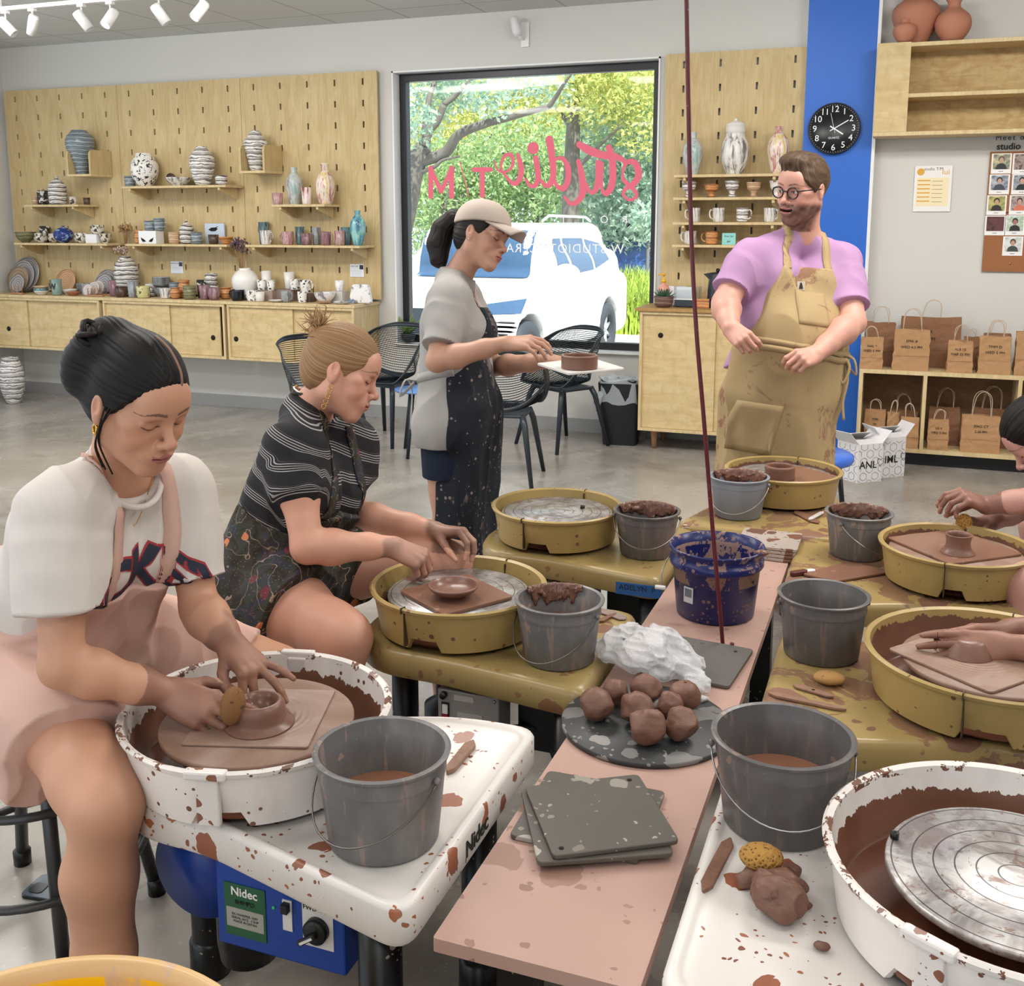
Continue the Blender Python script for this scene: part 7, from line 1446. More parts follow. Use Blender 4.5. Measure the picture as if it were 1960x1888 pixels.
class Person:
    """joints in world metres; the body is one skin, the clothes are children"""
    def __init__(s, name, label, J, head, male=False, sc=1.0):
        s.J = {k: Vector(v) for k, v in J.items()}; s.h = head; s.male = male; s.sc = sc; s.S = SDF(); s.fine = []
        s.name, s.label = name, label; J = s.J
        s.X = (J['sr']-J['sl']).normalized(); s.Z = ((J['sr']+J['sl'])/2-J['hip']).normalized(); s.X = (s.X-s.Z*s.X.dot(s.Z)).normalized(); s.Y = s.Z.cross(s.X)
        Xh = J.get('hx', s.X); s.hr = J['hip']+Xh*.085*sc; s.hl = J['hip']-Xh*.085*sc
    def torso(s, S, inf=0.0, belly=0.0, bust=.0, k=.05, w=1.0):
        J, X, Y, Z, c = s.J, s.X, s.Y, s.Z, s.sc; ch = (J['sr']+J['sl'])/2; L = (ch-J['hip']).length
        mid = J['hip'].lerp(ch, .45)+Y*.01
        for x in (-1, 1):
            S.chain([s.hr if x > 0 else s.hl, mid+X*x*.055*c*w, ch-Z*.09*c+X*x*.075*c*w, J['sr' if x > 0 else 'sl']-X*x*.03*c], [(.095+inf)*c*w, (.088+inf)*c*w, (.090+inf)*c, (.052+inf)*c], k)
            S.cone(J['neck'], J['sr' if x > 0 else 'sl'], (.048+inf)*c, (.050+inf)*c, k)
            if bust: S.ell(ch-Z*.115*c+Y*(.062+inf*.5)*c+X*x*.065*c, ((bust+inf),)*3, None, .035)
        S.cone(s.hr, s.hl, (.098+inf)*c*w, (.098+inf)*c*w, k)
        if belly: S.ell(J['hip'].lerp(ch, .34)+Y*.045, ((.15+inf)*w, (.12+inf+belly), .20+inf), Matrix((X, Y, Z)).transposed(), .06)
        return S
    def collar(s, S, dz=.052, rx=.066, ry=.080, rz=.062): S.ell(s.J['neck']+s.Z*dz+s.Y*.022, (rx*s.sc, ry*s.sc, rz), Matrix((s.X, s.Y, s.Z)).transposed(), .012, 's')
    def sleeve(s, S, sd, f, r1, r2, k=.035): a, b = s.J['s'+sd], s.J['e'+sd]; S.cone(a, a.lerp(b, .4), r1, (r1+r2)/2, .05); S.tube(a.lerp(b, .22), a.lerp(b, f), (r1+r2)/2-.002, r2, k)
    def arm(s, S, sd, up=.045, el=.037, wr=.026, inf=0.0, upto=1.0):
        J = s.J; a, b, c = J['s'+sd], J['e'+sd], J['w'+sd]; q = s.sc
        S.chain([a, a.lerp(b, .45), b], [(up+.008+inf)*q, (up+inf)*q, (el+inf)*q], .03)
        if upto >= 1: S.chain([b, b.lerp(c, .28), b.lerp(c, .7), c], [el*q, (el+.005)*q, (wr+.006)*q, wr*q], .02)
    def leg(s, S, sd, th=.083, kn=.056, cf=.055, an=.036, foot=True, inf=0.0, back=None):
        J = s.J; h = s.hr if sd == 'r' else s.hl; k, a = J['k'+sd], J['a'+sd]; q = s.sc; bk = back or Vector((0, 0, 0))
        S.chain([h, h.lerp(k, .45), h.lerp(k, .86), k], [(th+.008+inf)*q, (th+inf)*q, (kn+.006+inf)*q, (kn+inf)*q], .04)
        S.chain([k, k.lerp(a, .3)+bk*.018, k.lerp(a, .62)+bk*.008, a], [(kn-.004+inf)*q, (cf+inf)*q, (an+.010+inf)*q, (an+inf)*q], .03)
        if foot: t = J.get('t'+sd, a+Vector((.15, 0, -.05))); S.cone(a-Vector((0, 0, .035)), t, .036, .026, .03)
    def finish(s, skin, paintfn, h=.005, hh=.0022, faceh=.0018, matn='skin'):
        s.root = thing(s.name, s.label, 'person', (0, 0, 0)); fine = [(np.array(a)-b, np.array(a)+b, hh) for a, b in s.fine]
        if faceh: r = .135*s.h.s; c = np.array(s.h.w(0, .03, -.005)); fine.insert(0, (c-r, c+r, faceh))
        bl = lin(skin)
        def col(P, g):
            c = np.tile(bl, (len(P), 1))*(1+.05*np.clip(wn(P, 14, 5), -2, 2))[:, None]; paintfn(P, c); return np.clip(c, 0, 1)
        # overlapping fine boxes are trimmed by taking the first that holds a face
        s.body = sdf_multi('body', s.S, h, SK, s.root, fine, col); return s.root
    def wear(s, name, S, mat, h=.006, fine=(), label=None, **kw):
        o = sdf_obj(name, S, h, mat, s.root, fine, **kw)
        if label: o['label'] = label
        return o
def sdf_multi(name, S, h, mat, parent, fine, color):
    o = None; V, Q = S.net(h); sets = []; boxes = []
    def keepf(V, Q, hh, bx):
        cen = V[Q].mean(1); k = np.ones(len(Q), bool)
        for lo, hi, _ in bx: k &= ~((cen > lo+hh*.8) & (cen < hi-hh*.8)).all(1)
        return Q[k]
    sets.append((V, keepf(V, Q, h, fine)))
    for i, (lo, hi, hh) in enumerate(fine): v, q = S.net(hh, lo, hi); sets.append((v, keepf(v, q, hh, fine[:i])))
    Vs = []; Qs = []; off = 0
    for V, Q in sets:
        if len(Q) == 0: continue
        u = np.unique(Q); mp = np.full(len(V), -1); mp[u] = np.arange(len(u)); Vs.append(V[u]); Qs.append(mp[Q]+off); off += len(u)
    V = np.concatenate(Vs); Q = np.concatenate(Qs); g = S.grad(V, .0008); f = S.ev(V, .05); V = V-g*np.clip(f, -.002, .002)[:, None]
    me = bpy.data.meshes.new(name); me.vertices.add(len(V)); me.vertices.foreach_set('co', V.ravel().astype(np.float32)); me.loops.add(len(Q)*4); me.loops.foreach_set('vertex_index', Q.ravel().astype(np.int32))
    me.polygons.add(len(Q)); me.polygons.foreach_set('loop_start', np.arange(0, len(Q)*4, 4, dtype=np.int32)); me.update(calc_edges=True); me.polygons.foreach_set('use_smooth', np.ones(len(Q), bool)); me.materials.append(mat)
    a = me.color_attributes.new('Col', 'FLOAT_COLOR', 'POINT'); c = np.ones((len(V), 4), np.float32); c[:, :3] = color(V, g); a.data.foreach_set('color', c.ravel()); me.normals_split_custom_set_from_vertices(g.tolist())
    o = bpy.data.objects.new(name, me); C.objects.link(o); o.parent = parent; return o
SK = skinmat('skin')
def hairmat(name, a, b, hi):
    n = NT(name); st = n.attr('st', 2); x = n.n.new('ShaderNodeCombineXYZ'); n.put(x.inputs[0], n.math('MULTIPLY', st, 1.0)); f = n.noise(x.outputs[0], 1.0, 5, .75)
    c = n.ramp(f, [(.32, a), (.52, b), (.68, hi)]); n.set(Base_Color=c, Roughness=.5, Specular_IOR_Level=.28); n.bump(f, .35, .004); return n.m
def hair_sdf(h, cut, thick=1.0, back=.0, kx=.0805, nape=-.075, bun=(0, -.10, .04), groove=.0011, freq=46, extra=None, sides=True):
    """cap of hair combed towards the bun point; cut = (point, normal) planes that free the face"""
    S = SDF(); S.ell(h.w(0, -.012-back*.5, .034), (kx*h.s*thick, (.103+back)*h.s*thick, .0965*h.s*thick), h.R, .01)
    if sides: S.ell(h.w(0, -.045, -.015), (.068*h.s, .060*h.s, .065*h.s), h.R, .03)
    if extra: extra(S)
    for p, n in cut: S.half(h.w(*p), h.R @ Vector(n), .006)
    b = Vector(bun)
    def st(P):
        L = h.loc(P)-np.array(b); return np.arctan2(L[:, 0], L[:, 2]+.02)*freq
    S.wave(lambda P: np.sin(st(P)+1.5*np.sin(st(P)*.37))*groove*.7+wn(P, 60, 4, 4)*.0006)
    return S, {'st': lambda P: st(P)*.9}
def skin_clay(P, c, W, T, amt, reach=.05, col='7b5343', col2='95695a', seed=0):
    """dried slip on the hand and wrist: W wrist, T finger side"""
    W, T = np.array(W), np.array(T); d = (T-W)/np.linalg.norm(T-W); x = (P-W)@d; near = (np.linalg.norm(P-(W+T)/2, axis=1) < .16)*(np.linalg.norm(P-W-x[:, None]*d, axis=1) < .062)
    nz = np.clip(wn(P, 55, seed, 7), -2, 2)*.5; m = sstep(x+nz*.028, -reach, -reach+.02)*near*amt; m = m*np.clip(.85+.3*nz, .25, 1); v = (.5+.5*np.clip(wn(P, 34, seed+3, 5), -1, 1))[:, None]
    cc = lin(col)*v+lin(col2)*(1-v); c[:] = c*(1-m[:, None])+cc*m[:, None]
# ---------- person in the pink apron ----------
hL = Head((-1.28, 1.504, 1.231), (-12.8, 24, -1.1), .97)
J = dict(neck=Tp(222, 905, 1.985), sr=Tp(118, 975, 1.87), sl=Tp(345, 948, 2.12), hip=(-1.66, 1.60, .685), er=Tp(118, 1275, 1.83), wr=Tp(322, 1326, 1.925), el=Tp(382, 1165, 2.10), wl=Tp(440, 1232, 2.03),
         kr=Tp(204, 1538, 1.80), ar=(-1.255, 1.30, .09), kl=(-1.25, 1.87, .555), al=(-1.29, 1.88, .09), hx=(.35, -.93, 0))
p1 = Person('person', 'person with black hair, white tee and pink apron throwing a pot', J, hL)
S = p1.S; p1.torso(S, -.012); p1.arm(S, 'r', .043, .036, .026); p1.arm(S, 'l', .043, .036, .026); p1.leg(S, 'r', .082, .060, .060, .040, back=V3(-1, .1, 0)); p1.leg(S, 'l', .088, .060, .055, .038, back=V3(-1, 0, 0)); hL.build(S, neck=J['neck'])
tr_ = Tp(424, 1374, 1.90); hand(S, J['wr'], tr_, (-.25, -.72, .64), True, .96, ((6, 20, 14), (12, 22, 14), (18, 26, 16), (26, 30, 18)), (6, 1, -4, -9), (42, 28, 22, 22))
tl_ = Tp(497, 1292, 1.98); hand(S, J['wl'], tl_, (.30, -.10, .95), False, .93, ((62, 18, 6), (60, 18, 6), (14, 16, 12), (-8, 12, 10)), (8, 0, -16, -24), (40, 20, 20, 18))
p1.fine = [(Tp(390, 1355, 1.915), .115), (Tp(478, 1290, 1.99), .11)]
def pn(P, c):
    hL.paint(P, c, '171213', 'a8605a', 'a3'+'6f5c' if 0 else '4a3530', .30); skin_clay(P, c, J['wr'], tr_, .9, .055, seed=1); skin_clay(P, c, J['wl'], tl_, .9, .05, seed=6)
R1 = p1.finish('c79478', pn)
S, at = hair_sdf(hL, [((0, .078, .070), (0, .80, -.60)), ((0, 0, -.085), (0, .1, -1))], 1.03, .004, bun=(-.01, -.085, .075), freq=40, extra=lambda S: (S.ell(hL.w(.02, -.085, .085), (.05, .045, .045), hL.R, .02), S.ell(hL.w(.06, -.10, .03), (.03, .035, .055), hL.R, .03)))
p1.wear('hair', S, hairmat('black_hair', '050404', '0b0808', '191311'), .0032, attrs=at)
m = MB()
for k, (x, z) in enumerate(((.068, .0), (.070, .003), (.066, -.004), (.071, -.002))):
    a = hL.w(x+.004, .028-.006*k, .02); m.tube(smoothp3([a, hL.w(x+.016, .018, -.03), hL.w(x+.014-.004*k, .012, -.075), hL.w(x-.004-.006*k, .022+.004*k, -.118-.004*k)], 5), .0016, 5)
m.obj('hair_strands', hairmat('black_hair_strand', '120d0d', '1e1615', '3a2a24'), R1)
m = MB(); rr = random.Random(4)
for k in range(9): o_ = hL.w(.035+rr.gauss(0, .014), -.088+rr.gauss(0, .010), .108+rr.gauss(0, .004)); m.tube([o_+hL.R @ Vector((.017*math.cos(a), .010*math.sin(a*2+k), .011*math.sin(a))) for a in [i*PI/6 for i in range(12)]], .0055, 6, closed=True)
MB().tube(smoothp3([hL.w(-.012, .091, .080), hL.w(-.012, .078, .105), hL.w(-.01, .04, .1305), hL.w(-.008, .0, .137)], 6), [.0006]+[.0022]*17+[.0006], 6).obj('hair_parting', plain('parting_skin', '8d6a58', .6), R1)
m.obj('hair_knot', bpy.data.materials['black_hair_strand'], R1)
MB().prism(rrect(.052, .030, .012, 4), -.002, .002, M=frameM(hL.w(.055, -.115, .045), hL.R @ Vector((.3, .6, -.7)), hL.R @ Vector((0, .5, .6)))).obj('hair_clip', plain('amber_clip', 'c79a3c', .15), R1)
gold = plain('gold', 'd8a64f', .25, 1.0)
MB().tube([hL.w(.081+.002*math.cos(a), .001+.0075*math.cos(a), -.044+.009*math.sin(a)) for a in [i*PI/7 for i in range(14)]], .0022, 8, closed=True).obj('earring', gold, R1)
# tee
S = SDF(); p1.torso(S, .010, bust=.052, w=1.05); X, Y, Z = p1.X, p1.Y, p1.Z
for sd in 'rl': p1.sleeve(S, sd, .66 if sd == 'r' else .75, .060, .077 if sd == 'r' else .062)
nk = p1.J['neck']; p1.collar(S)
S.wave(lambda P: wn(P*np.array([1, 1, .55]), 20, 2, 6)*.0042+np.abs(wn(P*np.array([1, 1, .3]), 34, 8, 5))*.0048-.003)
tee = cloth('white_tee', 'dcd4ce', 'cfc7c1'); teeo = p1.wear('tee_shirt', S, tee, .0055)
# crew neck band
m = MB(); m.tube([nk+Y*.018+X*math.sin(t)*.069+Y*.076*math.cos(t)+Z*(.030-.022*math.cos(t)) for t in [i*2*PI/32 for i in range(32)]], .0065, 8, closed=True); m.obj('neck_band', tee, R1)
bvt = BVHTree.FromPolygons([v.co.copy() for v in teeo.data.vertices], [tuple(p.vertices) for p in teeo.data.polygons])
def wrap_text(body, size, o0, xd, yd, mats, name, par, bv, off=.0022, bolds=(0,), bend=0):
    cu = bpy.data.curves.new(name, 'FONT'); xd = Vector(xd).normalized(); z = xd.cross(Vector(yd)).normalized(); yd = z.cross(xd)
    for mt, bo, of in mats:
        tmp = text(body, size, mt, name, None, None, 0, bold=bo); bm = bmesh.new(); bm.from_mesh(tmp.data); bmesh.ops.triangulate(bm, faces=bm.faces[:])
        for _ in range(2): bmesh.ops.subdivide_edges(bm, edges=[e for e in bm.edges if e.calc_length() > size*.14], cuts=2, use_grid_fill=False); bmesh.ops.triangulate(bm, faces=bm.faces[:])
        bmesh.ops.delete(bm, geom=[v for v in bm.verts if abs(v.co.x) > .150], context='VERTS')
        for v in bm.verts:
            q = o0+xd*v.co.x+yd*(v.co.y+bend*v.co.x**2); h = bv.ray_cast(q+z*.25, -z)
            v.co = (h[0]+z*of) if h[0] else q
        bm.to_mesh(tmp.data); bm.free(); tmp.parent = par
navy, redp = plain('navy_print', '272c40', .7), plain('red_print', 'a8323a', .7)
wrap_text('MICKEY', .106, nk-Z*.116+Y*.1+X*.008, -X, Z, ((redp, .0060, .0022), (navy, .0030, .0034)), 'lettering', teeo, bvt, bend=-.3)
# apron: bib, straps and skirt
apm = cloth('pink_apron', 'd6b3a6', 'cba395', stain='b58c7a', samt=.68); ch_ = (p1.J['sr']+p1.J['sl'])/2; hp = p1.J['hip']
S = SDF(); g = SDF(); p1.torso(g, .019, bust=.052, w=1.06)
top_ = ch_-Z*.108
for x in (-1, 1): g.cone(top_+Y*.062+X*x*.045-Z*.05, hp+Y*.135+Z*.115+X*x*.055, .062, .070, .04)
g.half(top_+Y*.1, Z*1.0+Y*.12, .004); 
for x in (-1, 1): g.half(top_+X*x*.080+Y*.05, (X*x*.80+Z*.42).normalized(), .004)
g.half(ch_-Y*.005, -Y, .01); S.group(g, .003)
g = SDF(); kr, kl = p1.J['kr'], p1.J['kl']; hr, hl = p1.hr, p1.hl
g.chain([hr+V3(-.03, 0, 0), hr.lerp(kr, .5), hr.lerp(kr, .74)], [.125, .112, .098], .05); g.chain([hl+V3(-.03, 0, 0), hl.lerp(kl, .5), hl.lerp(kl, .80)], [.120, .105, .088], .05); g.cone(hr.lerp(kr, .25)+V3(0, 0, .0), hl.lerp(kl, .25), .10, .10, .05); g.ell(hp+V3(-.05, 0, .06), (.15, .17, .14), None, .05); g.chain([hp+V3(-.02, 0, .1), hp+Z*.22], [.12, .105], .05)
g.chain([hr.lerp(kr, .52)+V3(-.04, -.06, -.10), hr+V3(-.1, -.05, -.10)], [.03, .03], .06)
g.half(hp+Z*.24+Y*0, Z-Y*.9, .02); S.group(g, .02)
S.half(hr.lerp(kr, .66), (kr-hr).normalized()+V3(0, -.2, -.15), .004); S.half(hl.lerp(kl, .86), (kl-hl).normalized(), .004); 
S.wave(lambda P: wn(P*np.array([1, 1, .6]), 17, 3, 6)*.005+np.abs(wn(P*np.array([1, 1, .6]), 30, 10, 5))*.0050-.003)
ap = p1.wear('apron', S, apm, .0055)
bva = BVHTree.FromPolygons([v.co.copy() for v in ap.data.vertices], [tuple(p.vertices) for p in ap.data.polygons])
def strap(pts, w, mat, par, bvs, name='apron_strap', z=None, off=.003):
    m = MB(); Q = smoothp3(pts, 8); vs = []
    for i, q in enumerate(Q):
        t = (Q[min(i+1, len(Q)-1)]-Q[max(i-1, 0)]).normalized(); best = None
        for b in bvs:
            r = b.find_nearest(q)
            if r[0] is not None and (best is None or r[3] < best[3]): best = r
        nn = best[1] if best[1].dot(q-best[0]) >= 0 or best[3] < .004 else best[1]
        c = best[0]+nn*off if best[3] < .05 else q; sd_ = t.cross(nn).normalized(); vs += [c+sd_*w/2, c-sd_*w/2]
    m.add(vs, [(2*i, 2*i+1, 2*i+3, 2*i+2) for i in range(len(Q)-1)]); o = m.obj(name, mat, par); solid(o, .0035, 0); return o
for x, y2 in ((1, .0), (-1, 0)):
    strap([top_+X*x*.076+Y*.10-Z*.01, ch_+X*x*.078-Z*.06+Y*.09, ch_+X*x*.072+Z*.0+Y*.06, nk+X*x*.068+Z*.035+Y*.02, nk+X*x*.055+Z*.055-Y*.035], .034, apm, R1, [bvt])
for i in range(5):
    q = Tp(330+i*7, 985, 1.9); 
MB().tube(smoothp3([nk+X*.06+Z*.05+Y*.02, nk+Y*.10-Z*.045+X*.0, nk-X*.06+Z*.05+Y*.02], 6), .0009, 5).obj('necklace', gold, R1)
tag(MB().sphere((0, 0, 0), .031, 28, 18, sc=(.62, .95, 1.15)).obj('sponge', spotted('sponge_wet', '8a6038', '5d3f28', 40, .12, 1, .9), None, tuple(Tp(446, 1352, 1.885))), 'oval brown sponge held against the pot at the left wheel', 'sponge')
# ---------- stools ----------
def stool(x, y, zs, label, R=.175, ring=.24, legs=(20, 110, 200, 290), lr=.21):
    t = thing('metal_stool', label, 'stool', (x, y, 0)); dk = plain('stool_steel', '4a4a4b', .4, .6)
    MB().lathe(smoothp([(0, zs-.03), (R*.9, zs-.03), (R, zs-.018), (R, zs-.006), (R*.9, zs), (.0, zs-.003)], 2), seg=48).obj('seat', plain('stool_seat', '6d6f70', .35, .7), t)
    for a in legs:
        a = math.radians(a); MB().tube([(math.cos(a)*R*.72, math.sin(a)*R*.72, zs-.03), (math.cos(a)*lr, math.sin(a)*lr, .012)], .0145, 10).obj('leg', dk, t); lf = MB().lathe([(0, 0), (.02, 0), (.021, .035), (.016, .04), (0, .04)], (math.cos(a)*lr, math.sin(a)*lr, 0), 14).obj('leg_foot', M['blackm'], t)
    for z in ring if isinstance(ring, tuple) else (ring,):
        rr_ = R*.72+(lr-R*.72)*(1-z/zs)+.012; MB().tube([(math.cos(a)*rr_, math.sin(a)*rr_, z) for a in [i*2*PI/40 for i in range(40)]], .010, 8, closed=True).obj('foot_ring', dk, t)
stool(-1.735, 1.645, .585, 'dark metal stool with foot rings under the person in the pink apron', ring=(.16, .34), legs=(-38, 38, 148, 212), lr=.235)
stool(-1.585, 2.33, .50, 'round grey metal stool under the person in the striped shirt', R=.17)
# ---------- person in the striped shirt ----------
hB = Head((-1.365, 2.387, 1.162), (18, 20, 12.), .97)
J = dict(neck=Tp(590, 790, 2.80), sr=Tp(560, 862, 2.63), sl=Tp(672, 852, 2.92), hip=Tp(497, 1108, 2.80), er=Tp(588, 1048, 2.56), wr=Tp(752, 1046, 2.66), el=Tp(672, 985, 2.92), wl=Tp(832, 1016, 2.83),
         kr=Tp(662, 1222, 2.50), ar=(-1.21, 2.02, .09), kl=Tp(868, 1078, 2.86), al=(-1.16, 2.60, .09), hx=(.35, -.93, 0))
p2 = Person('person', 'person with a blond bun in a striped shirt and patterned apron shaping a bowl', J, hB)
S = p2.S; p2.torso(S, -.014); p2.arm(S, 'r', .046, .038, .026); p2.arm(S, 'l', .044, .037, .026); p2.leg(S, 'r', .092, .060, .056, .038, back=V3(-1, .1, 0)); p2.leg(S, 'l', .088, .058, .055, .038, back=V3(-1, 0, 0)); hB.build(S, neck=J['neck'])
tr_2 = Tp(812, 1072, 2.66); hand(S, J['wr'], tr_2, (.30, -.35, .88), True, .92, ((50, 42, 22), (54, 45, 24), (58, 48, 26), (60, 50, 30)), (3, 0, -3, -6), (20, 50, 15, 15))
tl_2 = Tp(898, 1018, 2.80); hand(S, J['wl'], tl_2, (.1, .25, .95), False, .92, ((48, 40, 20), (44, 40, 22), (42, 40, 24), (40, 40, 24)), (6, 0, -5, -10), (30, 45, 10, 15))
p2.fine = [(Tp(800, 1075, 2.66), .10), (Tp(885, 1030, 2.81), .10)]
def pn2(P, c): hB.paint(P, c, '6a4c36', 'b06c64', '6e4f3a', .32); skin_clay(P, c, J['wr'], tr_2, .85, .02, '8a6456', 'a98273', 2); skin_clay(P, c, J['wl'], tl_2, .9, .02, '745244', '93705f', 9)
R2 = p2.finish('cf9982', pn2)
S, at = hair_sdf(hB, [((0, .082, .058), (0, .78, -.62)), ((0, 0, -.078), (0, .25, -1))], 1.02, .0, bun=(0, -.105, .085), freq=34)
hb = hairmat('blond_hair', '5d4330', '94704c', 'd0ae84'); p2.wear('hair', S, hb, .0032, attrs=at)
m = MB(); rr = random.Random(8)
for k in range(110):
    a = hB.w(rr.gauss(0, .010), -.092, .082+rr.gauss(0, .01)); d = (hB.R @ Vector((rr.gauss(0, .7), -.6+rr.gauss(0, .5), .8+rr.gauss(0, .5)))).normalized(); L = rr.uniform(.03, .062)
    m.tube(smoothp3([a, a+d*L*.6+V3(rr.gauss(0, .006), rr.gauss(0, .006), rr.gauss(0, .006)), a+d*L+V3(rr.gauss(0, .012), rr.gauss(0, .012), rr.gauss(0, .012))], 3), [.0024, .0024, .0022, .0018, .0014, .001, .0006], 4)
m.sphere(hB.w(0, -.095, .08), .026, 14, 10); m.obj('hair_bun', hairmat('blond_bun', '6d4f38', 'a98660', 'd6b98c'), R2)
er_ = MB()
for k in range(5): er_.tube([hB.w(.084, .002+.006*math.cos(a), -.046-.014*k+.006*math.sin(a)) for a in [i*PI/4 for i in range(8)]], .0011, 5, closed=True)
er_.obj('earring', gold, R2)
MB().tube([p2.J['neck']+p2.Z*(.045-.055*max(0, math.cos(t)))+p2.X*math.sin(t)*.062+p2.Y*(.01+.075*math.cos(t)) for t in [i*2*PI/36 for i in range(36)]], .0026, 6, closed=True).obj('necklace', plain('pearl', 'eee4dc', .3), R2)
def stripemat():
    n = NT('striped_shirt'); s_ = n.attr('st', 2); f = n.math('FRACT', s_); g = n.math('MULTIPLY', n.math('LESS_THAN', f, .42), n.math('LESS_THAN', n.math('FRACT', n.math('MULTIPLY', f, 9.6)), .34))
    n.set(Base_Color=n.mix(n.math('MULTIPLY', g, .8), '17161a', 'b9b6b6'), Roughness=.85); return n.m
S = SDF(); p2.torso(S, .012, bust=.058, w=1.04); X, Y, Z = p2.X, p2.Y, p2.Z
for sd in 'rl': p2.sleeve(S, sd, .44, .062, .066)
p2.collar(S)
S.wave(lambda P: wn(P*np.array([1, 1, .6]), 22, 5, 6)*.0025+np.abs(wn(P*np.array([1, 1, .6]), 33, 9, 5))*.0036-.002)
Zn = np.array(Z); o0 = np.array(p2.J['hip']); sr_, er2_ = np.array(p2.J['sr']), np.array(p2.J['er']); ad = (er2_-sr_)/np.linalg.norm(er2_-sr_)
def stf(P):
    t = (P-o0)@Zn; a = (P-sr_)@ad; rad = np.linalg.norm(P-sr_-a[:, None]*ad, axis=1); arm = sstep(a, .02, .05)*sstep(.085-rad, 0, .02); return (t*(1-arm)+(np.linalg.norm(sr_-o0)-a)*arm)*17.5
sh2 = p2.wear('striped_shirt', S, stripemat(), .005, attrs={'st': stf})
bvs2 = BVHTree.FromPolygons([v.co.copy() for v in sh2.data.vertices], [tuple(p.vertices) for p in sh2.data.polygons])
def printmat():
    n = NT('patterned_apron'); o = n.co(); wv = n.n.new('ShaderNodeVectorMath'); wv.operation = 'MULTIPLY_ADD'; n.put(wv.inputs[0], n.noise(o, 9, 3, .6, 0, 1)); wv.inputs[1].default_value = (.06, .06, .06); n.put(wv.inputs[2], o); v = wv.outputs[0]
    c = n.ramp(n.noise(v, 16, 4, .7, 1.0), [(.30, '17121a'), (.44, '2c2218'), (.52, '33372a'), (.60, '2a2f42'), (.70, '5c4038')])
    cell = n.vor(v, 17); r = n.xyz(n.vor(v, 17, out='Color')); c = n.mix(n.math('MULTIPLY', n.math('LESS_THAN', cell, .24), n.math('GREATER_THAN', r[0], .62)), c, n.mix(n.math('GREATER_THAN', r[1], .5), '6d2f38', 'c9764f'))
    line = n.math('LESS_THAN', n.math('PINGPONG', n.math('MULTIPLY', n.noise(v, 7, 2, .4, .8), 9.0), .5), .028); c = n.mix(n.math('MULTIPLY', line, .75), c, 'a78f7c'); dt = n.math('LESS_THAN', n.vor(o, 120), .17); c = n.mix(n.math('MULTIPLY', dt, .35), c, 'b9977e')
    n.set(Base_Color=c, Roughness=.8); return n.m
pm_ = printmat(); hp = p2.J['hip']; ch_ = (p2.J['sr']+p2.J['sl'])/2; hr, hl, kr, kl = p2.hr, p2.hl, p2.J['kr'], p2.J['kl']
S = SDF(); g = SDF(); p2.torso(g, .022, bust=.060, w=1.05); g.half(ch_-Z*.13, Z, .004); g.half(ch_-Y*.01, -Y, .01)
for x in (-1, 1): g.half(ch_-Z*.13+X*x*.085+Y*.05, (X*x*.85+Z*.38).normalized(), .004)
S.group(g, .003); g = SDF(); p2.torso(g, .020, w=1.05); g.half(hp+Z*.19, Z, .004); S.group(g, .003)
g = SDF(); g.chain([hr+V3(-.03, 0, 0), hr.lerp(kr, .4), hr.lerp(kr, .62)], [.125, .122, .108], .05); g.chain([hl+V3(-.03, 0, 0), hl.lerp(kl, .35), hl.lerp(kl, .52)], [.12, .105, .10], .05); g.cone(hr.lerp(kr, .3), hl.lerp(kl, .3), .10, .10, .06); g.chain([hr+V3(-.05, -.06, -.02), hr+V3(.04, -.09, -.10)], [.08, .035], .06)
S.group(g, .02); S.half(hr.lerp(kr, .50), ((kr-hr).normalized()+V3(.1, .1, -.2)).normalized(), .004)
S.wave(lambda P: wn(P*np.array([1, 1, .6]), 19, 6, 6)*.004+np.abs(wn(P, 33, 12, 5))*.0042-.002)
p2.wear('patterned_apron', S, pm_, .0055, label='dark apron printed with orange and wine red shapes')
for x in (1, -1): strap([ch_-Z*.13+X*x*.085+Y*.10, ch_+X*x*.08-Z*.05+Y*.085, ch_+X*x*.065+Y*.05+Z*.02, p2.J['neck']+X*x*.05+Z*.05, p2.J['neck']-Y*.03+Z*.055+X*x*.02], .030, pm_, R2, [bvs2])
hem = [hr.lerp(kr, .50)+ (Matrix.Rotation(a, 3, (kr-hr).normalized()) @ Vector((0, 0, 1)))*.113 for a in [(-1.9+i*.24) for i in range(14)]]
MB().tube(smoothp3(hem, 3), .0045, 6).obj('orange_hem', plain('orange_binding', 'c98a66', .8), R2)
MB().tube(smoothp3([p2.J['neck']-Y*.05+Z*.03, p2.J['neck']-Y*.062+Z*.05+X*.008, p2.J['neck']-Y*.066+Z*.03+X*.016, p2.J['neck']-Y*.058+Z*.015], 4), .0022, 6).obj('apron_buckle', gold, R2)
# ---------- person in the cap ----------
hC = Head((-1.419, 3.508, 1.497), (-8, 9, 18), .95)
J = dict(neck=Tp(872, 538, 3.80), sr=Tp(858, 575, 3.66), sl=Tp(884, 570, 3.96), hip=Tp(868, 812, 3.82), er=Tp(836, 692, 3.55), wr=Tp(968, 657, 3.52), el=Tp(945, 702, 3.95), wl=Tp(1048, 692, 3.72), kr=Tp(856, 958, 3.78), ar=Tp(862, 1110, 3.80), kl=Tp(905, 960, 3.95), al=Tp(905, 1110, 3.98), hx=(.1, -.99, 0))
J['ar'].z = J['al'].z = .09; p3 = Person('person', 'standing person in a beige cap, grey tee and dark spattered apron holding a bat', J, hC)
S = p3.S; p3.torso(S, -.016); p3.arm(S, 'r', .040, .035, .025); p3.arm(S, 'l', .038, .034, .025); p3.leg(S, 'r', .078, .052, .050, .034, back=V3(-1, 0, 0)); p3.leg(S, 'l', .078, .052, .050, .034, back=V3(-1, 0, 0)); hC.build(S, neck=J['neck'])
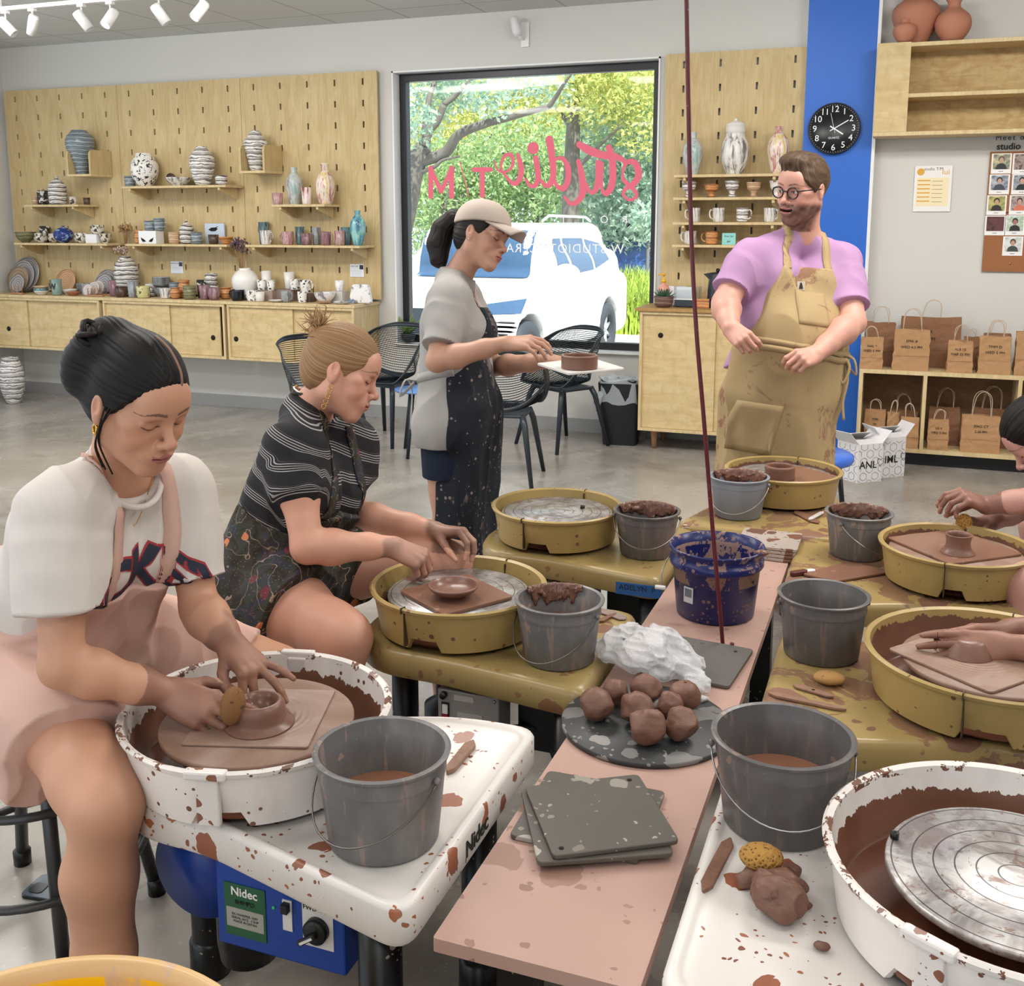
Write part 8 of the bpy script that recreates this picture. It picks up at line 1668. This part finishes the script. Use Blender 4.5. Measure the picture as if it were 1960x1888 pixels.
t3, t4 = Tp(1012, 655, 3.50), Tp(1090, 694, 3.66)
hand(S, J['wr'], t3, (.1, -.45, .88), True, .93, ((22, 26, 16), (26, 28, 16), (30, 30, 18), (34, 32, 20)), thumb=(30, 40, 12, 12)); hand(S, J['wl'], t4, (.1, .1, -1), False, .93, ((6, 8, 6),)*4, thumb=(40, -10, 10, 10))
p3.fine = [(Tp(1002, 655, 3.5), .09), (Tp(1075, 692, 3.68), .09)]
R3 = p3.finish('bd8f78', lambda P, c: hC.paint(P, c, '1c1512', 'a8605a', '2e221d', .25), .0065, .003, .0024)
S, at = hair_sdf(hC, [((0, .055, .04), (0, .88, -.47))], 1.0, bun=(0, -.10, .04), freq=30); dkh = hairmat('dark_hair', '0d0909', '1c1412', '3a2a24'); p3.wear('hair', S, dkh, .0042, attrs=at)
S = SDF(); S.chain([hC.w(0, -.100, .052), hC.w(0, -.142, .050), hC.w(0, -.172, .0), hC.w(0, -.172, -.06), hC.w(0, -.150, -.118), hC.w(0, -.128, -.14)], [.020, .027, .036, .038, .026, .006], .03)
st_ = lambda P: hC.loc(P)[:, 0]*900+hC.loc(P)[:, 1]*300; S.wave(lambda P: np.sin(st_(P))*.0008); p3.wear('ponytail', S, dkh, .004, attrs={'st': st_})
S = SDF(); S.ell(hC.w(0, -.010, .046), (.087, .110, .094), hC.R, .01); S.half(hC.w(0, 0, .040), hC.R @ Vector((0, .16, -1)), .004); S.ell(hC.w(0, -.125, .035), (.045, .05, .034), hC.R, .006, 's')
S.wave(lambda P: wn(P, 40, 2, 5)*.0012); capm = cloth('beige_cap', 'bfb0a4', 'b0a196'); p3.wear('cap', S, capm, .004)
m = MB(); m.grid(lambda u, v: hC.w((u-.5)*.150*(1-.30*v*v), .090+.085*v*(1-.9*(u-.5)**2*1.4)-.05*(u-.5)**2*4*(1-v), .062-.012*v-.040*(2*(u-.5))**2*(.35+.5*v)), 20, 10); solid(m.obj('cap_brim', capm, R3), .005)
m = MB(); m.tube([hC.w(math.sin(a)*.083, -.020-math.cos(a)*.094, .047) for a in [(-.75+.1*i) for i in range(16)]], .007, 6, flat=.4); m.obj('cap_strap', capm, R3); MB().sphere(hC.w(.081, -.002, -.032), .0035).obj('earring', plain('pearl_stud', 'f2eeea', .2), R3)
S = SDF(); p3.torso(S, .012, bust=.050, w=1.05); X, Y, Z = p3.X, p3.Y, p3.Z
for sd in 'rl': p3.sleeve(S, sd, .78, .056, .068)
p3.collar(S); S.chain([(p3.J['sr']+p3.J['sl'])/2-Z*.16, p3.J['hip']-V3(0, 0, .02)], [.115, .132], .05); S.half(p3.J['hip']-V3(0, 0, .06), (0, 0, -1), .006); S.wave(lambda P: wn(P*np.array([1, 1, .6]), 22, 1, 6)*.003+np.abs(wn(P*np.array([1, 1, .5]), 30, 5, 5))*.0045-.002)
gm_ = cloth('grey_tee', 'a7a3a0', '9b9794'); t_o = p3.wear('tee_shirt', S, gm_, .0065); bv3 = BVHTree.FromPolygons([v.co.copy() for v in t_o.data.vertices], [tuple(q.vertices) for q in t_o.data.polygons])
def cutleg(P_, sd, inf, frac, S, th=.083):
    h = P_.hr if sd == 'r' else P_.hl; k = P_.J['k'+sd]; S.tube(h+V3(0, 0, .05), h.lerp(k, frac), th+inf+.01, th+inf*.9, .03)
S = SDF(); cutleg(p3, 'r', .006, .66, S); cutleg(p3, 'l', .006, .66, S); p3.wear('shorts', S, cloth('navy_denim', '232c3c', '1b2230'), .006)
n = NT('spattered_denim'); o = n.co(); f = n.step(n.noise(n.scale(o, (1, 1, .6)), 10, 6, .78, .8), .57, .66); f2 = n.math('LESS_THAN', n.vor(o, 60), n.math('MULTIPLY', n.math('POWER', n.xyz(n.vor(o, 60, out='Color'))[0], 3.), .38)); n.set(Base_Color=n.mix(n.math('MAXIMUM', n.math('MULTIPLY', f, .55), n.math('MULTIPLY', f2, .7)), '131823', '9a8a86'), Roughness=.85); dm = n.m
hp = p3.J['hip']; ch_ = (p3.J['sr']+p3.J['sl'])/2; S = SDF(); g = SDF(); p3.torso(g, .020, bust=.052, w=1.06); g.half(ch_-Z*.04, Z, .004); g.half(ch_+Y*.0, -Y, .01)
for x in (-1, 1): g.half(ch_-Z*.04+X*x*.075, (X*x*.85+Z*.36).normalized(), .004)
S.group(g, .003); g = SDF(); g.box(hp+V3(.025, .0, -.19), (.125, .165, .36), Matrix.Rotation(math.radians(3), 3, 'Y'), .10, .03); g.chain([hp+V3(0, 0, .05), hp+V3(.02, 0, .16)], [.15, .13], .05); g.half(hp-V3(.012, 0, 0), (-1, 0, 0), .01); g.half(hp+V3(0, 0, -.50), (-.12, 0, -1), .006); S.group(g, .02)
S.wave(lambda P: wn(P*np.array([1, 1, .35]), 20, 4, 6)*.006+np.abs(wn(P*np.array([1, 1, .3]), 32, 7, 5))*.005-.003); p3.wear('denim_apron', S, dm, .0065)
for x in (1, -1): strap([ch_-Z*.04+X*x*.07+Y*.09, ch_+X*x*.06+Y*.07+Z*.01, p3.J['neck']+X*x*.05+Z*.03, p3.J['neck']-Y*.05+Z*.04], .026, cloth('pale_strap', 'b8a59c'), R3, [bv3])
strap([hp+Z*.19+X*.13+Y*.02, hp+Z*.17+X*.10-Y*.08, hp+Z*.15-Y*.13], .03, gm_, R3, [bv3], 'apron_tie'); MB().tube(smoothp3([hp+Z*.15-Y*.14+X*.04, hp+Z*.10-Y*.19+X*.05, hp+Z*.16-Y*.17+X*.05, hp+Z*.12-Y*.15+X*.03, hp-Y*.15+X*.05-Z*.02], 4), .006, 6, flat=.4).obj('apron_bow', gm_, R3)
bz = 1.055; bt = bat([(1028, 695), (1088, 714), (1195, 704), (1130, 684)], J['wl'].z+.024, .008, plain('white_bat', 'dcd9d5', .3), 'pale square bat held out by the person in the cap', r=.006)
q = bt.location; tag(MB().lathe(smoothp([(.056, 0), (.058, .003), (.058, .03), (.059, .040), (.056, .043), (.050, .042), (.049, .03), (.048, .008), (.001, .006)], 3), seg=40).obj('thrown_ring', M['wetclay'], None, tuple(Zp(1109, 705, q.z+.0085))), 'low brown clay ring on the bat held by the person in the cap', 'wet pot')
# ---------- man in the tan apron ----------
hM = Head((-.379, 4.293, 1.678), (-122, 8, 5), 1.05)
J = dict(neck=Tp(1532, 452, 4.18), sr=Tp(1434, 494, 4.10), sl=Tp(1614, 504, 4.20), hip=Tp(1490, 745, 4.18), er=Tp(1388, 580, 4.02), wr=Tp(1398, 628, 3.90), el=Tp(1632, 618, 4.05), wl=Tp(1562, 678, 3.88), kr=Tp(1450, 905, 4.15), ar=Tp(1440, 1060, 4.2), kl=Tp(1560, 905, 4.15), al=Tp(1560, 1060, 4.2), hx=(-.98, -.2, 0))

for k_, dx_, z_ in (('kr', -.11, .50), ('kl', .11, .50), ('ar', -.12, .09), ('al', .12, .09)): J[k_] = Vector((J['hip'].x+dx_, J['hip'].y+.02, z_))
for k_ in 'rl': J['t'+k_] = J['a'+k_]+Vector((-.02, -.15, -.05))
p4 = Person('person', 'bearded person in glasses, a lilac tee and a long stained tan apron', J, hM, True)
S = p4.S; p4.torso(S, .0, .02, w=1.25); p4.arm(S, 'r', .056, .049, .032); p4.arm(S, 'l', .056, .049, .032); p4.leg(S, 'r', .10, .07, .065, .045); p4.leg(S, 'l', .10, .07, .065, .045); hM.build(S, True, True, neck=J['neck'])
t5, t6 = Tp(1428, 654, 3.82), Tp(1530, 686, 3.82)
hand(S, J['wr'], t5, (-.3, -.75, .55), True, 1.02, ((50, 50, 30), (54, 55, 30), (58, 58, 32), (60, 60, 34)), thumb=(25, 45, 20, 20)); hand(S, J['wl'], t6, (.1, -.85, .5), False, 1.02, ((46, 60, 30), (55, 62, 30), (62, 64, 32), (66, 66, 34)), thumb=(30, 30, 25, 20))
p4.fine = [(Tp(1415, 645, 3.85), .095), (Tp(1540, 682, 3.85), .095)]
R4 = p4.finish('d09a88', lambda P, c: hM.paint(P, c, '4e3a2c', 'a4605c', '4e382c', .32, .92, True, '54626c', True), .0065, .003, .0024)
S, at = hair_sdf(hM, [((0, .084, .064), (0, .74, -.67)), ((0, -.02, -.035), (0, .15, -1))], 1.03, .0, kx=.079, bun=(0, .02, .3), freq=40, groove=.0014, sides=False, extra=lambda S: S.ell(hM.w(.008, .040, .106), (.056, .056, .036), hM.R, .03))
S.wave(lambda P: wn(P, 120, 3, 6)*.0012); p4.wear('hair', S, hairmat('brown_hair', '33261d', '54402f', '7b624c'), .0042, attrs=at)
m = MB()
for x in (-1, 1):
    m.tube([hM.w(x*.033+.0235*math.cos(a), .102, -.002+.0205*math.sin(a)) for a in [i*PI/12 for i in range(24)]], .0026, 8, closed=True); m.tube([hM.w(x*.056, .101, .006), hM.w(x*.078, .07, .008), hM.w(x*.083, .0, .004)], .0026, 6)
m.tube([hM.w(-.010, .103, .002), hM.w(0, .107, .005), hM.w(.010, .103, .002)], .0024, 6); m.obj('glasses', plain('black_frame', '151313', .25), R4)
m = MB(); m.tube([hM.w(.017*math.cos(a), .0925-.004*abs(math.cos(a)), -.0635) for a in [i*PI/10 for i in range(11)]], .0028, 6, flat=.8); m.obj('teeth', plain('teeth', 'e6dcd2', .3), R4)
S = SDF(); p4.torso(S, .012, .03, w=1.27); X, Y, Z = p4.X, p4.Y, p4.Z
for sd in 'rl': p4.sleeve(S, sd, .74, .060, .076)
p4.collar(S, .058, .074, .085, .066); S.half(p4.J['hip']+Z*.06, -Z, .01); S.wave(lambda P: wn(P*np.array([1, 1, .7]), 18, 6, 6)*.005+np.abs(wn(P*np.array([1, 1, .6]), 27, 2, 5))*.006-.003)
lil = cloth('lilac_tee', 'b992b8', 'ad86ad'); t_o = p4.wear('tee_shirt', S, lil, .0065); bv4 = BVHTree.FromPolygons([v.co.copy() for v in t_o.data.vertices], [tuple(q.vertices) for q in t_o.data.polygons])
tan = cloth('tan_apron', 'b8a078', 'a9926b', stain='8d6353', samt=.55); hp = p4.J['hip']; ch_ = (p4.J['sr']+p4.J['sl'])/2
S = SDF(); g = SDF(); p4.torso(g, .022, .032, w=1.29); g.half(ch_-Z*.03, Z, .004); g.half(ch_+Y*.0, -Y, .01)
for x in (-1, 1): g.half(ch_-Z*.03+X*x*.10, (X*x*.93+Z*.36).normalized(), .004)
S.group(g, .003); g = SDF(); g.box(hp-V3(.01, .0, .33), (.228, .155, .42), Matrix.Rotation(math.radians(-11), 3, 'Z'), .13, .03); g.ell(hp+V3(0, -.02, .08), (.200, .165, .17), None, .05); g.cone(hp+V3(.02, -.155, -.05), hp+V3(-.05, -.160, -.62), .006, .022, .03)
g.half(hp+V3(0, .06, 0), (.2, 1, 0), .01); g.half(hp+V3(0, 0, -.68), (0, 0, -1), .006); S.group(g, .03)
S.wave(lambda P: wn(P*np.array([1, 1, .3]), 17, 8, 6)*.006+np.abs(wn(P*np.array([1, 1, .3]), 28, 3, 5))*.006-.003); a_o = p4.wear('tan_apron', S, tan, .0065); bv5 = BVHTree.FromPolygons([v.co.copy() for v in a_o.data.vertices], [tuple(q.vertices) for q in a_o.data.polygons])
for x in (1, -1): strap([ch_-Z*.035+X*x*.094+Y*.13, ch_+X*x*.09+Y*.10+Z*.0, p4.J['neck']+X*x*.075+Z*.02+Y*.03, p4.J['neck']+X*x*.055+Z*.035-Y*.03], .032, tan, R4, [bv4])
wz = hp+Z*.175
for k in (0, .024): strap([wz+X*a*.22+Y*(.19-.12*a*a)-Z*(k-.012*a) for a in (-1, -.6, -.2, .2, .6, 1)], .022, tan, R4, [bv5], 'waist_tie', off=.006)
kn_ = wz-X*.16+Y*.15; m = MB()
for pts in ([(0, 0, 0), (-.03, .03, -.05), (-.01, .03, -.12), (.02, .02, -.06), (0, 0, 0)], [(0, 0, 0), (-.05, .02, -.02), (-.07, .02, -.08), (-.03, .02, -.05), (0, 0, 0)], [(0, 0, 0), (-.035, .02, -.09), (-.03, .02, -.19), (-.045, .02, -.26)]): m.tube(smoothp3([kn_+X*x+Y*y+Z*z for x, y, z in pts], 4), .007, 6, flat=.35)
m.obj('apron_bow', tan, R4)
pk = lambda cx, cz, w, h: [Vector((cx+x*w/2, 0, cz+z*h/2)) for x, z in ((-1, -1), (1, -1), (1, 1), (-1, 1))]
def pocket(o0, w, h, nm):
    m = MB(); vs = []
    for j in range(9):
        for i in range(9):
            q = o0-X*(i/8-.5)*w+Z*(j/8-.5)*h+Y*.3; r = bv5.ray_cast(q, -Y); vs.append((r[0]+Y*.001) if r[0] else q-Y*.3)
    m.add(vs, [(j*9+i, j*9+i+1, j*9+i+10, j*9+i+9) for j in range(8) for i in range(8)]); o = m.obj(nm, tan, R4); solid(o, .003, 1); return o
pocket(ch_-Z*.19, .13, .13, 'chest_pocket'); pocket(hp-Z*.16+X*.13, .14, .20, 'hip_pocket')
lb_ = Tp(1531, 548, 3.9); r = bv5.ray_cast(lb_, (-lb_+Tp(1531, 548, 4.4)).normalized()); 
if r[0] is not None: F = frameM(r[0]-FW*.0165, RT, UP); MB().box(r[0]-FW*.015, (.030, .002, .034), Matrix((RT, FW, UP)).transposed()).obj('apron_label', plain('label_cloth', 'c9bfae', .8), R4); MB().prism([(-.008, -.012), (.008, -.012), (.003, .012), (-.003, .012)], 0, .001, M=F).obj('label_mark', ink, R4)
# ---------- the two people cut by the right edge ----------
def side_person(label, hx, hy, hz, J, skin, hair, tee_, hands, apron=None, ypr=(175, 38, 0)):
    h = Head((hx, hy, hz), ypr, .97); P_ = Person('person', label, J, h); S = P_.S; P_.torso(S, -.012); P_.arm(S, 'r', .045, .038, .027); P_.arm(S, 'l', .045, .038, .027); P_.leg(S, 'r', .088, .062, .056, .038); P_.leg(S, 'l', .088, .062, .056, .038); h.build(S, neck=P_.J['neck'])
    for (W, T, n, rt_, cu, th) in hands: hand(S, W, T, n, rt_, .96, cu, (3, 0, -3, -6), thumb=th); P_.fine.append(((Vector(W)+Vector(T))/2, .10))
    def pf(P, c):
        h.paint(P, c, hair, 'a05c56', hair, .25)
        for i, q in enumerate(hands): skin_clay(P, c, q[0], q[1], .95, .05, '6e4637', '8d6252', 4+i)
    R = P_.finish(skin, pf, .0065, .0028, .0026); S, at = hair_sdf(h, [((0, .078, .055), (0, .80, -.60)), ((0, 0, -.08), (0, .1, -1))], 1.05, .004, freq=34); P_.wear('hair', S, hairmat('hair_'+hair, '0a0809', '15100f', '2a2220'), .0045, attrs=at)
    S = SDF(); P_.torso(S, .012, bust=.05, w=1.04); g = P_.J
    for sd in 'rl': P_.sleeve(S, sd, .5, .060, .068)
    P_.collar(S); S.wave(lambda P: wn(P, 22, 1, 6)*.003); P_.wear('tee_shirt', S, tee_, .008); S = SDF(); cutleg(P_, 'r', .012, .62, S, .088); cutleg(P_, 'l', .012, .62, S, .088); S.cone(P_.hr, P_.hl, .12, .12, .05); P_.wear('shorts', S, cloth('dark_shorts', '24262c'), .008); return P_
p5 = side_person('person bent over the wheel at the right edge, black hair and one hand in view', .425, 3.42, .915, dict(neck=(.56, 3.43, .95), sr=(.62, 3.60, .90), sl=(.62, 3.27, .90), hip=(.86, 3.38, .60), er=(.52, 3.64, .70), wr=tuple(Tp(1888, 1003, 3.2)), el=(.50, 3.28, .78), wl=tuple(Tp(1888, 968, 3.12)), kr=(.48, 3.72, .56), ar=(.50, 3.72, .09), kl=tuple(Tp(1972, 1122, 2.80)), al=(.42, 2.86, .09), hx=(0, .9, .1)), 'c9978a', '14100f', cloth('dark_tee', '1b1a1d'),
   [(Tp(1888, 968, 3.12), Tp(1835, 945, 3.10), (-.2, -.35, .9), False, ((42, 40, 20), (48, 42, 22), (52, 44, 24), (55, 46, 26)), (30, 60, 10, 10)), (Tp(1888, 1003, 3.2), Tp(1852, 998, 3.18), (.1, .5, .9), True, ((50, 45, 25),)*4, (30, 45, 15, 15))], ypr=(178, 45, 0))
tag(MB().sphere((0, 0, 0), .030, 24, 16, sc=(.8, .6, 1.05)).obj('sponge', sp_, None, tuple(Tp(1845, 1003, 3.13))), 'tan sponge held over the small cylinder at the right edge', 'sponge')
p6 = side_person('person outside the right edge, of whom two clay covered hands are seen', 1.02, 2.42, 1.05, dict(neck=(1.12, 2.42, 1.0), sr=(1.16, 2.60, .95), sl=(1.16, 2.24, .95), hip=(1.22, 2.42, .62), er=(.86, 2.62, .73), wr=tuple(Tp(1932, 1208, 2.32)), el=(.78, 2.20, .73), wl=tuple(Tp(1925, 1238, 2.22)), kr=(.80, 2.70, .56), ar=(.82, 2.70, .09), kl=(.80, 2.14, .56), al=(.82, 2.14, .09), hx=(0, 1, 0)), 'c08c78', '2a1d18', cloth('grey_top', '6d7078'),
   [(Tp(1925, 1238, 2.22), Tp(1850, 1240, 2.22), (.0, -.85, .50), False, ((8, 14, 10), (10, 14, 10), (12, 15, 10), (14, 16, 12)), (20, 40, 10, 10)), (Tp(1932, 1208, 2.32), Tp(1856, 1206, 2.32), (0, .5, .85), True, ((10, 16, 10), (12, 16, 10), (14, 16, 12), (16, 18, 12)), (20, 35, 10, 10))])
stool(.90, 3.38, .49, 'metal stool of the person at the right edge of the picture', R=.17); stool(1.26, 2.42, .51, 'metal stool outside the right edge of the picture', R=.17)
sn = thing('sandal', 'grey strapped sandal and foot seen under the right tables', 'sandal', tuple(Zp(1862, 1462, 0)), 2.9); skf = plain('foot_skin', 'b98a74', .6)
MB().sphere((.05, 0, .04), .045, 16, 10, sc=(1.7, .8, .6)).sphere((-.04, 0, .05), .04, 14, 10, sc=(1.2, .85, 1)).obj('foot', skf, sn); MB().box((.01, 0, .008), (.25, .09, .016), bev=.006).obj('sole', plain('sandal_sole', '4a4542', .6), sn)
for x in (.07, .0, -.05): MB().tube([(x, -.042, .02), (x, -.036, .065), (x, 0, .082), (x, .036, .065), (x, .042, .02)], .009, 6, flat=.5).obj('strap', plain('grey_strap', 'a5a19e', .6), sn)
